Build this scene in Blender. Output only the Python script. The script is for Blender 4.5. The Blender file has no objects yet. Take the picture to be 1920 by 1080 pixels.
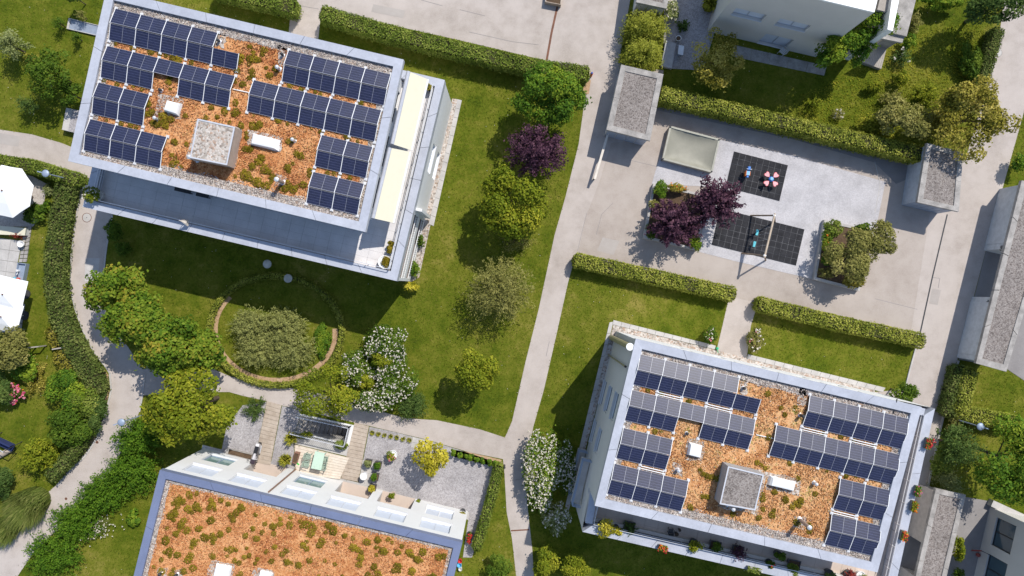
import bpy, math, random
import numpy as np
from mathutils import Vector, Matrix
from mathutils.geometry import tessellate_polygon

random.seed(7)
RNG = np.random.default_rng(11)
SC = bpy.context.scene
COL = SC.collection

# ------------------------------------------------------------------ camera
CAM_H = 52.0                    # drone height in metres
FPX = 1280.0                    # focal length in photo pixels (24 mm on a 36 mm wide sensor)
cam_d = bpy.data.cameras.new('camera'); cam = bpy.data.objects.new('camera', cam_d); COL.objects.link(cam)
cam_d.lens = 24.0; cam_d.sensor_width = 36.0; cam_d.clip_end = 600.0
cam.location = (0, 0, CAM_H); cam.rotation_euler = (0, 0, 0)
SC.camera = cam

# ------------------------------------------------------------------ sky and sun
SUN_EL = math.radians(50.0)
SUN_DIR = Vector((0.61 * math.cos(SUN_EL), 0.792 * math.cos(SUN_EL), math.sin(SUN_EL))).normalized()
world = bpy.data.worlds.new('World'); SC.world = world; world.use_nodes = True
wn = world.node_tree.nodes; wl = world.node_tree.links
sky = wn.new('ShaderNodeTexSky'); sky.sky_type = 'NISHITA'; sky.sun_disc = False
sky.sun_elevation = SUN_EL; sky.sun_rotation = math.atan2(SUN_DIR.x, SUN_DIR.y)
sky.air_density = 1.0; sky.dust_density = 0.6; sky.ozone_density = 1.0
wn['Background'].inputs['Strength'].default_value = 0.15
wl.new(sky.outputs['Color'], wn['Background'].inputs['Color'])
sun_d = bpy.data.lights.new('sun', 'SUN'); sun_d.energy = 4.3; sun_d.angle = math.radians(0.55)
sun_d.color = (1.0, 0.955, 0.88)
sun = bpy.data.objects.new('sun', sun_d); COL.objects.link(sun)
sun.rotation_euler = SUN_DIR.to_track_quat('Z', 'Y').to_euler(); sun.location = (30, 40, 60)
SC.view_settings.view_transform = 'Standard'; SC.view_settings.look = 'None'
SC.view_settings.gamma = 1.0; SC.view_settings.use_curve_mapping = False
SC.view_settings.exposure = 0.18
try:
    SC.cycles.max_bounces = 6; SC.cycles.diffuse_bounces = 3; SC.cycles.glossy_bounces = 3
    SC.cycles.transmission_bounces = 3; SC.cycles.transparent_max_bounces = 4
except Exception: pass

def W(px, py, z=0.0):
    """where the photo's pixel lies on the horizontal plane of height z (camera straight above the origin)"""
    k = (CAM_H - z) / FPX
    return Vector(((px - 960.0) * k, (540.0 - py) * k, z))
def WW(pts, z=0.0): return [W(x, y, z) for x, y in pts]

# ------------------------------------------------------------------ materials
MATS = {}
def _new(name):
    m = bpy.data.materials.new(name); m.use_nodes = True
    n = m.node_tree.nodes; b = n['Principled BSDF']
    return m, n, m.node_tree.links, b
def _ramp(n, cols, pos=None):
    r = n.new('ShaderNodeValToRGB'); e = r.color_ramp.elements
    k = len(cols)
    while len(e) < k: e.new(0.5)
    for i, c in enumerate(cols):
        e[i].position = pos[i] if pos else i / (k - 1)
        e[i].color = (c[0], c[1], c[2], 1)
    return r
def _coord(n, l, scale=1.0, sc3=None):
    g = n.new('ShaderNodeNewGeometry'); mp = n.new('ShaderNodeMapping')
    mp.inputs['Scale'].default_value = sc3 if sc3 else (scale,) * 3
    l.new(g.outputs['Position'], mp.inputs['Vector']); return mp
def _noise(n, l, scale, detail=3.0, rough=0.6, vec=None):
    t = n.new('ShaderNodeTexNoise'); t.inputs['Scale'].default_value = scale
    t.inputs['Detail'].default_value = detail; t.inputs['Roughness'].default_value = rough
    if vec is None: vec = n.new('ShaderNodeNewGeometry').outputs['Position']
    l.new(vec, t.inputs['Vector']); return t
def plain(name, col, rough=0.6, metal=0.0, var=0.12, scale=3.0, fine=0.08, fscale=40.0, bump=0.0, bscale=60.0, spec=0.4):
    """one colour with soft blotches and fine grain"""
    if name in MATS: return MATS[name]
    m, n, l, b = _new(name)
    b.inputs['Roughness'].default_value = rough; b.inputs['Metallic'].default_value = metal
    b.inputs['Specular IOR Level'].default_value = spec
    t1 = _noise(n, l, scale, 4, 0.6); t2 = _noise(n, l, fscale, 2, 0.6)
    r1 = _ramp(n, [[c * (1 - var) for c in col], [min(1, c * (1 + var)) for c in col]], [0.3, 0.7])
    l.new(t1.outputs['Fac'], r1.inputs['Fac'])
    mx = n.new('ShaderNodeMix'); mx.data_type = 'RGBA'; mx.blend_type = 'MULTIPLY'; mx.inputs['Factor'].default_value = 1.0
    r2 = _ramp(n, [[1 - fine] * 3, [1 + 0 * fine] * 3], [0.35, 0.65])
    l.new(t2.outputs['Fac'], r2.inputs['Fac'])
    l.new(r1.outputs['Color'], mx.inputs[6]); l.new(r2.outputs['Color'], mx.inputs[7])
    l.new(mx.outputs[2], b.inputs['Base Color'])
    if bump > 0:
        t3 = _noise(n, l, bscale, 3, 0.7); bp = n.new('ShaderNodeBump'); bp.inputs['Strength'].default_value = bump
        bp.inputs['Distance'].default_value = 0.02
        l.new(t3.outputs['Fac'], bp.inputs['Height']); l.new(bp.outputs['Normal'], b.inputs['Normal'])
    MATS[name] = m; return m
def mottled(name, cols, pos, scales=(0.35, 3.0, 22.0), weights=(0.4, 0.35, 0.25), rough=0.9, bump=0.0, bscale=40.0, stretch=None):
    """several noise scales added up and sent through a colour ramp"""
    if name in MATS: return MATS[name]
    m, n, l, b = _new(name); b.inputs['Roughness'].default_value = rough; b.inputs['Specular IOR Level'].default_value = 0.06
    vec = None
    if stretch: vec = _coord(n, l, sc3=stretch).outputs['Vector']
    acc = None
    for s, w in zip(scales, weights):
        t = _noise(n, l, s, 5, 0.65, vec)
        mu = n.new('ShaderNodeMath'); mu.operation = 'MULTIPLY'; mu.inputs[1].default_value = w
        l.new(t.outputs['Fac'], mu.inputs[0])
        if acc is None: acc = mu
        else:
            ad = n.new('ShaderNodeMath'); ad.operation = 'ADD'
            l.new(acc.outputs[0], ad.inputs[0]); l.new(mu.outputs[0], ad.inputs[1]); acc = ad
    r = _ramp(n, cols, pos); l.new(acc.outputs[0], r.inputs['Fac']); l.new(r.outputs['Color'], b.inputs['Base Color'])
    if bump:
        t3 = _noise(n, l, bscale, 3, 0.7); bp = n.new('ShaderNodeBump'); bp.inputs['Strength'].default_value = bump
        bp.inputs['Distance'].default_value = 0.03
        l.new(t3.outputs['Fac'], bp.inputs['Height']); l.new(bp.outputs['Normal'], b.inputs['Normal'])
    MATS[name] = m; return m
def pebbles(name, cols, scale=14.0, rough=0.85, bump=0.5):
    """loose stones: voronoi cells of mixed colours with a relief"""
    if name in MATS: return MATS[name]
    m, n, l, b = _new(name); b.inputs['Roughness'].default_value = rough; b.inputs['Specular IOR Level'].default_value = 0.25
    g = n.new('ShaderNodeNewGeometry')
    v = n.new('ShaderNodeTexVoronoi'); v.inputs['Scale'].default_value = scale; l.new(g.outputs['Position'], v.inputs['Vector'])
    sep = n.new('ShaderNodeSeparateColor'); l.new(v.outputs['Color'], sep.inputs['Color'])
    r = _ramp(n, cols); l.new(sep.outputs[0], r.inputs['Fac'])
    t = _noise(n, l, 0.8, 4, 0.6); r2 = _ramp(n, [(0.8, 0.8, 0.8), (1, 1, 1)], [0.3, 0.6]); l.new(t.outputs['Fac'], r2.inputs['Fac'])
    mx = n.new('ShaderNodeMix'); mx.data_type = 'RGBA'; mx.blend_type = 'MULTIPLY'; mx.inputs['Factor'].default_value = 1.0
    l.new(r.outputs['Color'], mx.inputs[6]); l.new(r2.outputs['Color'], mx.inputs[7]); l.new(mx.outputs[2], b.inputs['Base Color'])
    bp = n.new('ShaderNodeBump'); bp.inputs['Strength'].default_value = bump; bp.inputs['Distance'].default_value = 0.04; bp.invert = True
    l.new(v.outputs['Distance'], bp.inputs['Height']); l.new(bp.outputs['Normal'], b.inputs['Normal'])
    MATS[name] = m; return m
def leafmat(name, cols, trans=0.22, rough=0.55):
    """leaves: colour varies from leaf to leaf by the stored tint"""
    if name in MATS: return MATS[name]
    m, n, l, b = _new(name); b.inputs['Roughness'].default_value = rough; b.inputs['Specular IOR Level'].default_value = 0.06
    a = n.new('ShaderNodeAttribute'); a.attribute_name = 'tint'
    r = _ramp(n, cols); l.new(a.outputs['Fac'], r.inputs['Fac']); l.new(r.outputs['Color'], b.inputs['Base Color'])
    if trans > 0:
        tr = n.new('ShaderNodeBsdfTranslucent'); l.new(r.outputs['Color'], tr.inputs['Color'])
        ms = n.new('ShaderNodeMixShader'); ms.inputs[0].default_value = trans
        l.new(b.outputs[0], ms.inputs[1]); l.new(tr.outputs[0], ms.inputs[2]); l.new(ms.outputs[0], n['Material Output'].inputs['Surface'])
    MATS[name] = m; return m
def glassy(name, col, rough=0.08):
    if name in MATS: return MATS[name]
    m, n, l, b = _new(name); b.inputs['Base Color'].default_value = (*col, 1); b.inputs['Roughness'].default_value = rough
    b.inputs['Specular IOR Level'].default_value = 0.8; MATS[name] = m; return m
def solar_mat():
    if 'solar' in MATS: return MATS['solar']
    m, n, l, b = _new('solar')
    uv = n.new('ShaderNodeUVMap'); uv.uv_map = 'UVMap'
    sep = n.new('ShaderNodeSeparateXYZ'); l.new(uv.outputs['UV'], sep.inputs[0])
    def line(sock, count, width):
        mu = n.new('ShaderNodeMath'); mu.operation = 'MULTIPLY'; mu.inputs[1].default_value = count; l.new(sock, mu.inputs[0])
        fr = n.new('ShaderNodeMath'); fr.operation = 'FRACT'; l.new(mu.outputs[0], fr.inputs[0])
        lt = n.new('ShaderNodeMath'); lt.operation = 'LESS_THAN'; lt.inputs[1].default_value = width; l.new(fr.outputs[0], lt.inputs[0])
        return lt.outputs[0]
    a = line(sep.outputs[0], 10.0, 0.09); c = line(sep.outputs[1], 6.0, 0.11)
    d = line(sep.outputs[1], 36.0, 0.12)
    mxx = n.new('ShaderNodeMath'); mxx.operation = 'MAXIMUM'; l.new(a, mxx.inputs[0]); l.new(c, mxx.inputs[1])
    t = _noise(n, l, 2.5, 2, 0.5)
    base = _ramp(n, [(0.005, 0.007, 0.028), (0.008, 0.011, 0.042)], [0.35, 0.65]); l.new(t.outputs['Fac'], base.inputs['Fac'])
    m1 = n.new('ShaderNodeMix'); m1.data_type = 'RGBA'; l.new(base.outputs['Color'], m1.inputs[6]); m1.inputs[7].default_value = (0.085, 0.092, 0.16, 1)
    l.new(mxx.outputs[0], m1.inputs[0])
    m2 = n.new('ShaderNodeMix'); m2.data_type = 'RGBA'; l.new(m1.outputs[2], m2.inputs[6]); m2.inputs[7].default_value = (0.05, 0.055, 0.09, 1)
    mh = n.new('ShaderNodeMath'); mh.operation = 'MULTIPLY'; mh.inputs[1].default_value = 0.35; l.new(d, mh.inputs[0]); l.new(mh.outputs[0], m2.inputs[0])
    l.new(m2.outputs[2], b.inputs['Base Color'])
    oi = n.new('ShaderNodeObjectInfo'); td = _noise(n, l, 7.0, 4, 0.7)
    ad = n.new('ShaderNodeMath'); ad.operation = 'MULTIPLY_ADD'; ad.inputs[1].default_value = 0.10; ad.inputs[2].default_value = 0.27; l.new(oi.outputs['Random'], ad.inputs[0])
    ad2 = n.new('ShaderNodeMath'); ad2.operation = 'MULTIPLY_ADD'; ad2.inputs[1].default_value = 0.13; l.new(td.outputs['Fac'], ad2.inputs[0]); l.new(ad.outputs[0], ad2.inputs[2])
    l.new(ad2.outputs[0], b.inputs['Roughness']); b.inputs['Specular IOR Level'].default_value = 0.64
    MATS['solar'] = m; return m

ASPHALT = mottled('asphalt', [(0.285, 0.245, 0.215), (0.40, 0.348, 0.31), (0.455, 0.40, 0.362), (0.51, 0.452, 0.41)], [0.33, 0.45, 0.52, 0.66], (0.11, 0.8, 18.0), (0.40, 0.34, 0.26), bump=0.15, bscale=90)
ASPHALT_C = mottled('asphalt_court', [(0.27, 0.228, 0.195), (0.365, 0.312, 0.272), (0.415, 0.360, 0.318), (0.45, 0.395, 0.352)], [0.33, 0.45, 0.53, 0.66], (0.11, 0.8, 18.0), (0.40, 0.34, 0.26), bump=0.15, bscale=90)
ASPHALT_P = mottled('asphalt_patch', [(0.36, 0.32, 0.29), (0.43, 0.39, 0.36)], [0.4, 0.62], (0.3, 1.5, 20.0), (0.4, 0.3, 0.3))
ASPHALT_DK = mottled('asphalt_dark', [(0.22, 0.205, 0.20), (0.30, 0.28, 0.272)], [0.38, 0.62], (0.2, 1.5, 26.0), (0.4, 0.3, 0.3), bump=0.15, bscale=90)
CONCRETE = plain('concrete', (0.48, 0.455, 0.43), 0.85, var=0.16, scale=1.2, fine=0.14, fscale=30, bump=0.1)
CONC_ROOF = plain('concrete_weathered', (0.36, 0.335, 0.31), 0.9, var=0.32, scale=1.6, fine=0.22, fscale=18, bump=0.15)
LAWN = mottled('lawn', [(0.043, 0.069, 0.005), (0.084, 0.109, 0.008), (0.136, 0.144, 0.017), (0.24, 0.200, 0.050)], [0.38, 0.46, 0.54, 0.64], (0.16, 0.9, 5.0), (0.42, 0.33, 0.25), bump=0.3, bscale=30)
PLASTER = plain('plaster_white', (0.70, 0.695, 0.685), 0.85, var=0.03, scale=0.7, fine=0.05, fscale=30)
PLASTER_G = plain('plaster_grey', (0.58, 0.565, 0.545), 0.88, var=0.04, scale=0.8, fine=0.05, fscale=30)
PLASTER_B = plain('plaster_beige', (0.58, 0.55, 0.515), 0.88, var=0.04, scale=0.8, fine=0.05, fscale=30)
ZINC = plain('zinc_sheet', (0.46, 0.475, 0.53), 0.48, metal=0.15, var=0.10, scale=0.9, fine=0.08, fscale=7)
ZINC_SKY = plain('zinc_sheet_sky_tint', (0.22, 0.255, 0.38), 0.48, metal=0.35, var=0.10, scale=0.7, fine=0.05, fscale=10)  # zinc with the blue of the reflected sky put into its base colour
ALU = plain('aluminium', (0.72, 0.72, 0.74), 0.4, metal=0.4, var=0.05)
WHITE = plain('white_paint', (0.82, 0.82, 0.81), 0.45, var=0.03)
DARKM = plain('dark_metal', (0.035, 0.036, 0.04), 0.5, var=0.2)
STEEL_BL = plain('blue_grey_steel', (0.30, 0.36, 0.46), 0.5, metal=0.2, var=0.08)
GRAVEL_ROOF = pebbles('roof_gravel', [(0.22, 0.18, 0.15), (0.42, 0.37, 0.32), (0.58, 0.53, 0.48), (0.36, 0.24, 0.17)], 9.0)
GRAVEL = pebbles('garden_gravel', [(0.27, 0.25, 0.25), (0.36, 0.335, 0.335), (0.45, 0.425, 0.425)], 16.0, bump=0.35)
GRAVEL_PLAY = pebbles('play_gravel', [(0.42, 0.402, 0.41), (0.475, 0.456, 0.465), (0.53, 0.512, 0.52)], 20.0, bump=0.2)
SEDUM_GROUND = mottled('sedum_ground', [(0.25, 0.070, 0.028), (0.49, 0.215, 0.082), (0.66, 0.36, 0.17), (0.50, 0.26, 0.09)], [0.37, 0.47, 0.56, 0.68], (0.45, 3.2, 9.0), (0.4, 0.32, 0.28), bump=0.6, bscale=14)
SOIL = mottled('soil', [(0.07, 0.045, 0.03), (0.14, 0.095, 0.06)], [0.4, 0.6], (1.0, 6.0, 25.0), (0.3, 0.4, 0.3), bump=0.4)
MULCH = mottled('bark_mulch', [(0.26, 0.16, 0.09), (0.42, 0.28, 0.17), (0.50, 0.36, 0.24)], [0.38, 0.5, 0.63], (0.8, 6.0, 25.0), (0.3, 0.4, 0.3), bump=0.4)
WOOD = mottled('weathered_planks', [(0.28, 0.22, 0.17), (0.42, 0.35, 0.285), (0.52, 0.45, 0.38)], [0.36, 0.5, 0.66], (0.6, 4.0, 30.0), (0.4, 0.35, 0.25), rough=0.8)
WOOD_PALE = mottled('bleached_planks', [(0.45, 0.37, 0.29), (0.62, 0.54, 0.45), (0.70, 0.63, 0.55)], [0.36, 0.5, 0.66], (0.6, 4.0, 30.0), (0.4, 0.35, 0.25), rough=0.8)
WOOD_GREY = mottled('grey_planks', [(0.28, 0.25, 0.22), (0.42, 0.385, 0.35)], [0.36, 0.64], (0.6, 4.0, 30.0), (0.4, 0.35, 0.25), rough=0.8)
BARK = mottled('bark', [(0.06, 0.045, 0.03), (0.14, 0.11, 0.085)], [0.38, 0.62], (1.5, 8.0, 30.0), (0.3, 0.4, 0.3), bump=0.4)
TWIG = mottled('twigs', [(0.035, 0.035, 0.015), (0.06, 0.06, 0.025)], [0.38, 0.62], (1.5, 8.0, 30.0), (0.3, 0.4, 0.3))
RUBBER = plain('rubber_tile', (0.036, 0.036, 0.040), 0.95, spec=0.1, var=0.3, scale=1.6, fine=0.2, fscale=40)
GLASS_DK = glassy('window_glass', (0.03, 0.045, 0.055)); GLASS_TEAL = glassy('teal_window_glass', (0.16, 0.25, 0.24))
BLIND = plain('blind_grey', (0.56, 0.60, 0.68), 0.6, var=0.03)
CREAM = plain('cream_awning', (0.63, 0.59, 0.455), 0.8, var=0.02, fine=0.03)
TERRACE = plain('terrace_slab', (0.66, 0.63, 0.62), 0.85, var=0.10, scale=0.9, fine=0.10, fscale=30)
TERRACE_BR = plain('terrace_slab_brown', (0.56, 0.46, 0.39), 0.85, var=0.08, scale=0.9, fine=0.10, fscale=30)
RUST = plain('rusty_steel', (0.17, 0.075, 0.045), 0.8, var=0.3)
PAL = {
 'mid': [(0.030, 0.060, 0.010), (0.060, 0.110, 0.016), (0.120, 0.170, 0.026)],
 'fresh': [(0.035, 0.085, 0.014), (0.080, 0.150, 0.018), (0.190, 0.240, 0.030)],
 'yellow': [(0.070, 0.105, 0.010), (0.150, 0.182, 0.018), (0.290, 0.285, 0.036)],
 'lemon': [(0.16, 0.16, 0.015), (0.34, 0.31, 0.03), (0.52, 0.46, 0.09)],
 'purple': [(0.018, 0.008, 0.015), (0.050, 0.022, 0.036), (0.130, 0.066, 0.085)],
 'olive': [(0.07, 0.075, 0.025), (0.135, 0.135, 0.048), (0.235, 0.22, 0.095)],
 'silver': [(0.075, 0.095, 0.04), (0.14, 0.165, 0.08), (0.24, 0.26, 0.15)],
 'conifer': [(0.028, 0.052, 0.016), (0.055, 0.095, 0.028), (0.105, 0.145, 0.048)],
 'juniper': [(0.07, 0.078, 0.03), (0.125, 0.135, 0.055), (0.19, 0.195, 0.09)],
 'hedge': [(0.045, 0.070, 0.014), (0.090, 0.125, 0.024), (0.180, 0.200, 0.060)],
 'hedgey': [(0.060, 0.080, 0.016), (0.140, 0.160, 0.030), (0.270, 0.265, 0.080)],
 'hedgedk': [(0.028, 0.045, 0.012), (0.062, 0.085, 0.026), (0.125, 0.140, 0.055)],
 'bamboo': [(0.10, 0.125, 0.016), (0.205, 0.225, 0.035), (0.330, 0.335, 0.080)],
 'thuja': [(0.032, 0.080, 0.010), (0.070, 0.145, 0.014), (0.130, 0.215, 0.026)],
 'gold': [(0.10, 0.10, 0.016), (0.22, 0.20, 0.04), (0.42, 0.36, 0.12)],
 'maple': [(0.030, 0.068, 0.010), (0.058, 0.110, 0.014), (0.088, 0.145, 0.018), (0.120, 0.170, 0.022), (0.140, 0.180, 0.026), (0.215, 0.185, 0.032)],
 'grass': [(0.05, 0.08, 0.018), (0.10, 0.135, 0.035), (0.19, 0.20, 0.08)],
 'redleaf': [(0.09, 0.012, 0.012), (0.22, 0.03, 0.03), (0.36, 0.07, 0.06)],
 'lawnblade': [(0.045, 0.075, 0.005), (0.097, 0.124, 0.009), (0.178, 0.184, 0.022), (0.35, 0.285, 0.082)],
 'meadow': [(0.095, 0.125, 0.012), (0.205, 0.215, 0.028), (0.350, 0.320, 0.060)],
 'sedum': [(0.25, 0.070, 0.028), (0.49, 0.215, 0.082), (0.67, 0.36, 0.17), (0.38, 0.27, 0.075)],
 'sedumb': [(0.28, 0.11, 0.045), (0.52, 0.27, 0.10), (0.70, 0.43, 0.21), (0.30, 0.25, 0.07)],
 'tuft': [(0.095, 0.080, 0.010), (0.175, 0.145, 0.018), (0.29, 0.215, 0.03)],
 'stone': [(0.20, 0.17, 0.145), (0.42, 0.37, 0.33), (0.66, 0.62, 0.57)],
 'white': [(0.62, 0.58, 0.44), (0.74, 0.70, 0.58), (0.84, 0.81, 0.72)],
 'pink': [(0.55, 0.05, 0.16), (0.70, 0.16, 0.26), (0.78, 0.42, 0.45)],
 'red': [(0.50, 0.02, 0.03), (0.65, 0.04, 0.05), (0.75, 0.10, 0.06)],
 'orange': [(0.60, 0.12, 0.02), (0.72, 0.22, 0.03), (0.78, 0.35, 0.06)],
}
NOBOOST = ('stone', 'white', 'pink', 'red', 'orange', 'sedum', 'sedumb', 'lawnblade')
BOOST = {'hedge': 2.0, 'hedgey': 2.0, 'hedgedk': 2.1, 'juniper': 2.3, 'olive': 1.75, 'silver': 1.7, 'thuja': 1.3, 'purple': 1.6, 'conifer': 1.5, 'gold': 1.35, 'fresh': 1.45, 'mid': 1.4, 'bamboo': 1.3, 'maple': 1.55, 'tuft': 1.35, 'yellow': 1.35}
def LM(k):
    g = 1.0 if k in NOBOOST else BOOST.get(k, 1.3)
    return leafmat('leaf_' + k, [(min(0.9, c[0] * g), min(0.9, c[1] * g * 0.97), min(0.9, c[2] * g * (0.72 if g > 1 and k != 'purple' else 1))) for c in PAL[k]], trans=0.0 if k in ('stone', 'sedum', 'sedumb') else 0.3)

# ------------------------------------------------------------------ mesh helpers
class MB:
    def __init__(s): s.v = []; s.f = []; s.m = []; s.mi = 0
    def add(s, vs, fs):
        o = len(s.v); s.v += [tuple(p) for p in vs]; s.f += [tuple(i + o for i in f) for f in fs]; s.m += [s.mi] * len(fs); return s
    def quad(s, a, b, c, d): return s.add([a, b, c, d], [(0, 1, 2, 3)])
    def prism(s, poly, z0, z1, bottom=False):
        n = len(poly); P = [(p[0], p[1]) for p in poly]
        a = sum(P[i][0] * P[(i + 1) % n][1] - P[(i + 1) % n][0] * P[i][1] for i in range(n))
        if a < 0: P = P[::-1]
        vs = [(x, y, z0) for x, y in P] + [(x, y, z1) for x, y in P]
        fs = [(i, (i + 1) % n, n + (i + 1) % n, n + i) for i in range(n)]
        if n <= 4: fs.append(tuple(range(n, 2 * n)))
        else:
            for t in tessellate_polygon([[Vector((x, y, 0)) for x, y in P]]):
                p, q, r = [Vector(P[i]) for i in t]
                if (q - p).cross(r - p) < 0: t = t[::-1]
                fs.append(tuple(i + n for i in t))
        if bottom and n <= 4: fs.append(tuple(range(n - 1, -1, -1)))
        return s.add(vs, fs)
    def box(s, c, ex, ey, ez):
        """centre and three half-axis vectors"""
        c = Vector(c); ex = Vector(ex); ey = Vector(ey); ez = Vector(ez)
        vs = [c + ex * i + ey * j + ez * k for k in (-1, 1) for j in (-1, 1) for i in (-1, 1)]
        return s.add(vs, [(0, 2, 3, 1), (4, 5, 7, 6), (0, 1, 5, 4), (2, 6, 7, 3), (0, 4, 6, 2), (1, 3, 7, 5)])
    def bar(s, p, q, w, h=None, up=(0, 0, 1)):
        p = Vector(p); q = Vector(q); d = q - p; L = d.length; d.normalize(); up = Vector(up)
        sd = d.cross(up)
        if sd.length < 1e-4: sd = d.cross(Vector((1, 0, 0)))
        sd.normalize(); u = sd.cross(d); h = w if h is None else h
        return s.box((p + q) / 2, d * (L / 2), sd * (w / 2), u * (h / 2))
    def tube(s, p, q, r0, r1=None, n=8, cap=True):
        p = Vector(p); q = Vector(q); r1 = r0 if r1 is None else r1; d = (q - p).normalized()
        a = d.cross(Vector((0, 0, 1)))
        if a.length < 1e-3: a = Vector((1, 0, 0))
        a.normalize(); b = d.cross(a)
        vs = []
        for c, r in ((p, r0), (q, r1)):
            for i in range(n):
                t = 2 * math.pi * i / n; vs.append(c + a * (r * math.cos(t)) + b * (r * math.sin(t)))
        fs = [(i, n + i, n + (i + 1) % n, (i + 1) % n) for i in range(n)]
        if cap: fs += [tuple(range(n)), tuple(range(2 * n - 1, n - 1, -1))]
        return s.add(vs, fs)
    def lathe(s, c, prof, n=16, sx=1.0, sy=1.0, rot=0.0):
        """profile of (radius, height) pairs turned round the vertical axis through c"""
        c = Vector(c); vs = []
        for r, z in prof:
            for i in range(n):
                t = 2 * math.pi * i / n + rot; vs.append((c.x + r * sx * math.cos(t), c.y + r * sy * math.sin(t), c.z + z))
        fs = []
        for k in range(len(prof) - 1):
            for i in range(n): fs.append((k * n + i, k * n + (i + 1) % n, (k + 1) * n + (i + 1) % n, (k + 1) * n + i))
        if prof[0][0] > 1e-4: fs.append(tuple(range(n - 1, -1, -1)))
        if prof[-1][0] > 1e-4: fs.append(tuple(range((len(prof) - 1) * n, len(prof) * n)))
        return s.add(vs, fs)
    def mesh(s, name, mats, origin=(0, 0, 0), smooth=False):
        me = bpy.data.meshes.new(name); o = Vector(origin)
        me.from_pydata([(x - o.x, y - o.y, z - o.z) for x, y, z in s.v], [], s.f)
        if not isinstance(mats, (list, tuple)): mats = [mats]
        for m in mats: me.materials.append(m)
        if len(mats) > 1: me.polygons.foreach_set('material_index', s.m)
        if smooth: me.polygons.foreach_set('use_smooth', [True] * len(me.polygons))
        me.update(); return me
    def build(s, name, mats, parent=None, origin=None, smooth=False):
        """one mesh object; points are given in world space"""
        if origin is None: origin = parent_world(parent) if parent else (0, 0, 0)
        me = s.mesh(name, mats, origin, smooth); ob = bpy.data.objects.new(name, me); COL.objects.link(ob)
        if parent: ob.parent = parent
        else: ob.location = origin
        return ob
def parent_world(p):
    v = Vector((0, 0, 0))
    while p is not None: v = v + Vector(p.location); p = p.parent
    return v
def tag(o, label=None, cat=None, group=None, kind=None):
    if label: o['label'] = label
    if cat: o['category'] = cat
    if group: o['group'] = group
    if kind: o['kind'] = kind
    return o
def thing(name, label, cat, loc=(0, 0, 0), group=None):
    o = bpy.data.objects.new(name, None); o.empty_display_size = 0.2; COL.objects.link(o); o.location = loc
    return tag(o, label, cat, group)
def link_mesh(name, me, parent=None, loc=None, mat4=None):
    o = bpy.data.objects.new(name, me); COL.objects.link(o)
    if parent: o.parent = parent
    if mat4 is not None: o.matrix_local = mat4
    elif loc is not None: o.location = loc
    return o
NOGRASS = []
def sheet(name, pts, z, mat, kind='structure', parent=None, nograss=True, z0=None):
    """flat polygon of ground cover; pts are photo pixels on the ground"""
    P = [W(x, y, 0) for x, y in pts]
    if nograss: NOGRASS.append([(p.x, p.y) for p in P])
    mb = MB(); n = len(P); vs = [(p.x, p.y, z) for p in P]; fs = []
    for t in tessellate_polygon([[Vector((p.x, p.y, 0)) for p in P]]):
        a, b, c = [Vector(vs[i][:2]) for i in t]
        fs.append(t if (b - a).cross(c - a) > 0 else t[::-1])
    mb.add(vs, fs); o = mb.build(name, mat, parent)
    if kind and not parent: o['kind'] = kind
    return o
def ribbon(mb, pts, width, z0, z1, side=0.0):
    """solid strip along world points; side shifts it sideways in half widths"""
    n = len(pts); L = []; R = []
    for i in range(n):
        a = Vector(pts[max(0, i - 1)][:2]); b = Vector(pts[min(n - 1, i + 1)][:2]); d = (b - a).normalized(); nr = Vector((-d.y, d.x))
        p = Vector(pts[i][:2]); L.append(p + nr * width * (0.5 + side)); R.append(p + nr * width * (-0.5 + side))
    for i in range(n - 1):
        vs = [(R[i].x, R[i].y, z0), (R[i + 1].x, R[i + 1].y, z0), (L[i + 1].x, L[i + 1].y, z0), (L[i].x, L[i].y, z0)]
        vs += [(x, y, z1) for x, y, _ in vs]
        fs = [(4, 5, 6, 7), (0, 1, 5, 4), (2, 3, 7, 6)]
        if i == 0: fs.append((3, 0, 4, 7))
        if i == n - 2: fs.append((1, 2, 6, 5))
        mb.add(vs, fs)
    return mb
def np_mesh(name, V, Q, mat, tint=None, k=4):
    """fast mesh from numpy arrays: V (n,3), Q (m,k)"""
    me = bpy.data.meshes.new(name); n = len(V); m = len(Q)
    me.vertices.add(n); me.vertices.foreach_set('co', np.ascontiguousarray(V, dtype=np.float32).ravel())
    me.loops.add(m * k); me.loops.foreach_set('vertex_index', np.ascontiguousarray(Q, dtype=np.int32).ravel())
    me.polygons.add(m); me.polygons.foreach_set('loop_start', np.arange(0, m * k, k, dtype=np.int32))
    me.update(calc_edges=True)
    if tint is not None:
        a = me.attributes.new('tint', 'FLOAT', 'FACE'); a.data.foreach_set('value', np.ascontiguousarray(np.clip(tint, 0, 1), dtype=np.float32))
    me.materials.append(mat); return me

# ------------------------------------------------------------------ foliage
def unit(a): return a / np.maximum(1e-9, np.linalg.norm(a, axis=1, keepdims=True))
def rdir(n): return unit(RNG.normal(size=(n, 3)))
def leaves(C, N, L, Wd, T=None, fold=0.25):
    """diamond-shaped leaves at C with normals N; L and Wd lengths and widths; T optional long axes"""
    n = len(C)
    if T is None: T = RNG.normal(size=(n, 3))
    T = unit(T - N * np.sum(T * N, axis=1, keepdims=True)); B = np.cross(N, T)
    L = np.broadcast_to(L, (n,))[:, None]; Wd = np.broadcast_to(Wd, (n,))[:, None]
    V = np.empty((n, 4, 3)); up = N * (Wd * fold)
    V[:, 0] = C - T * L * 0.5; V[:, 2] = C + T * L * 0.5
    V[:, 1] = C + B * Wd * 0.5 + up; V[:, 3] = C - B * Wd * 0.5 + up
    return V.reshape(-1, 3), np.arange(n * 4).reshape(n, 4)
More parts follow.
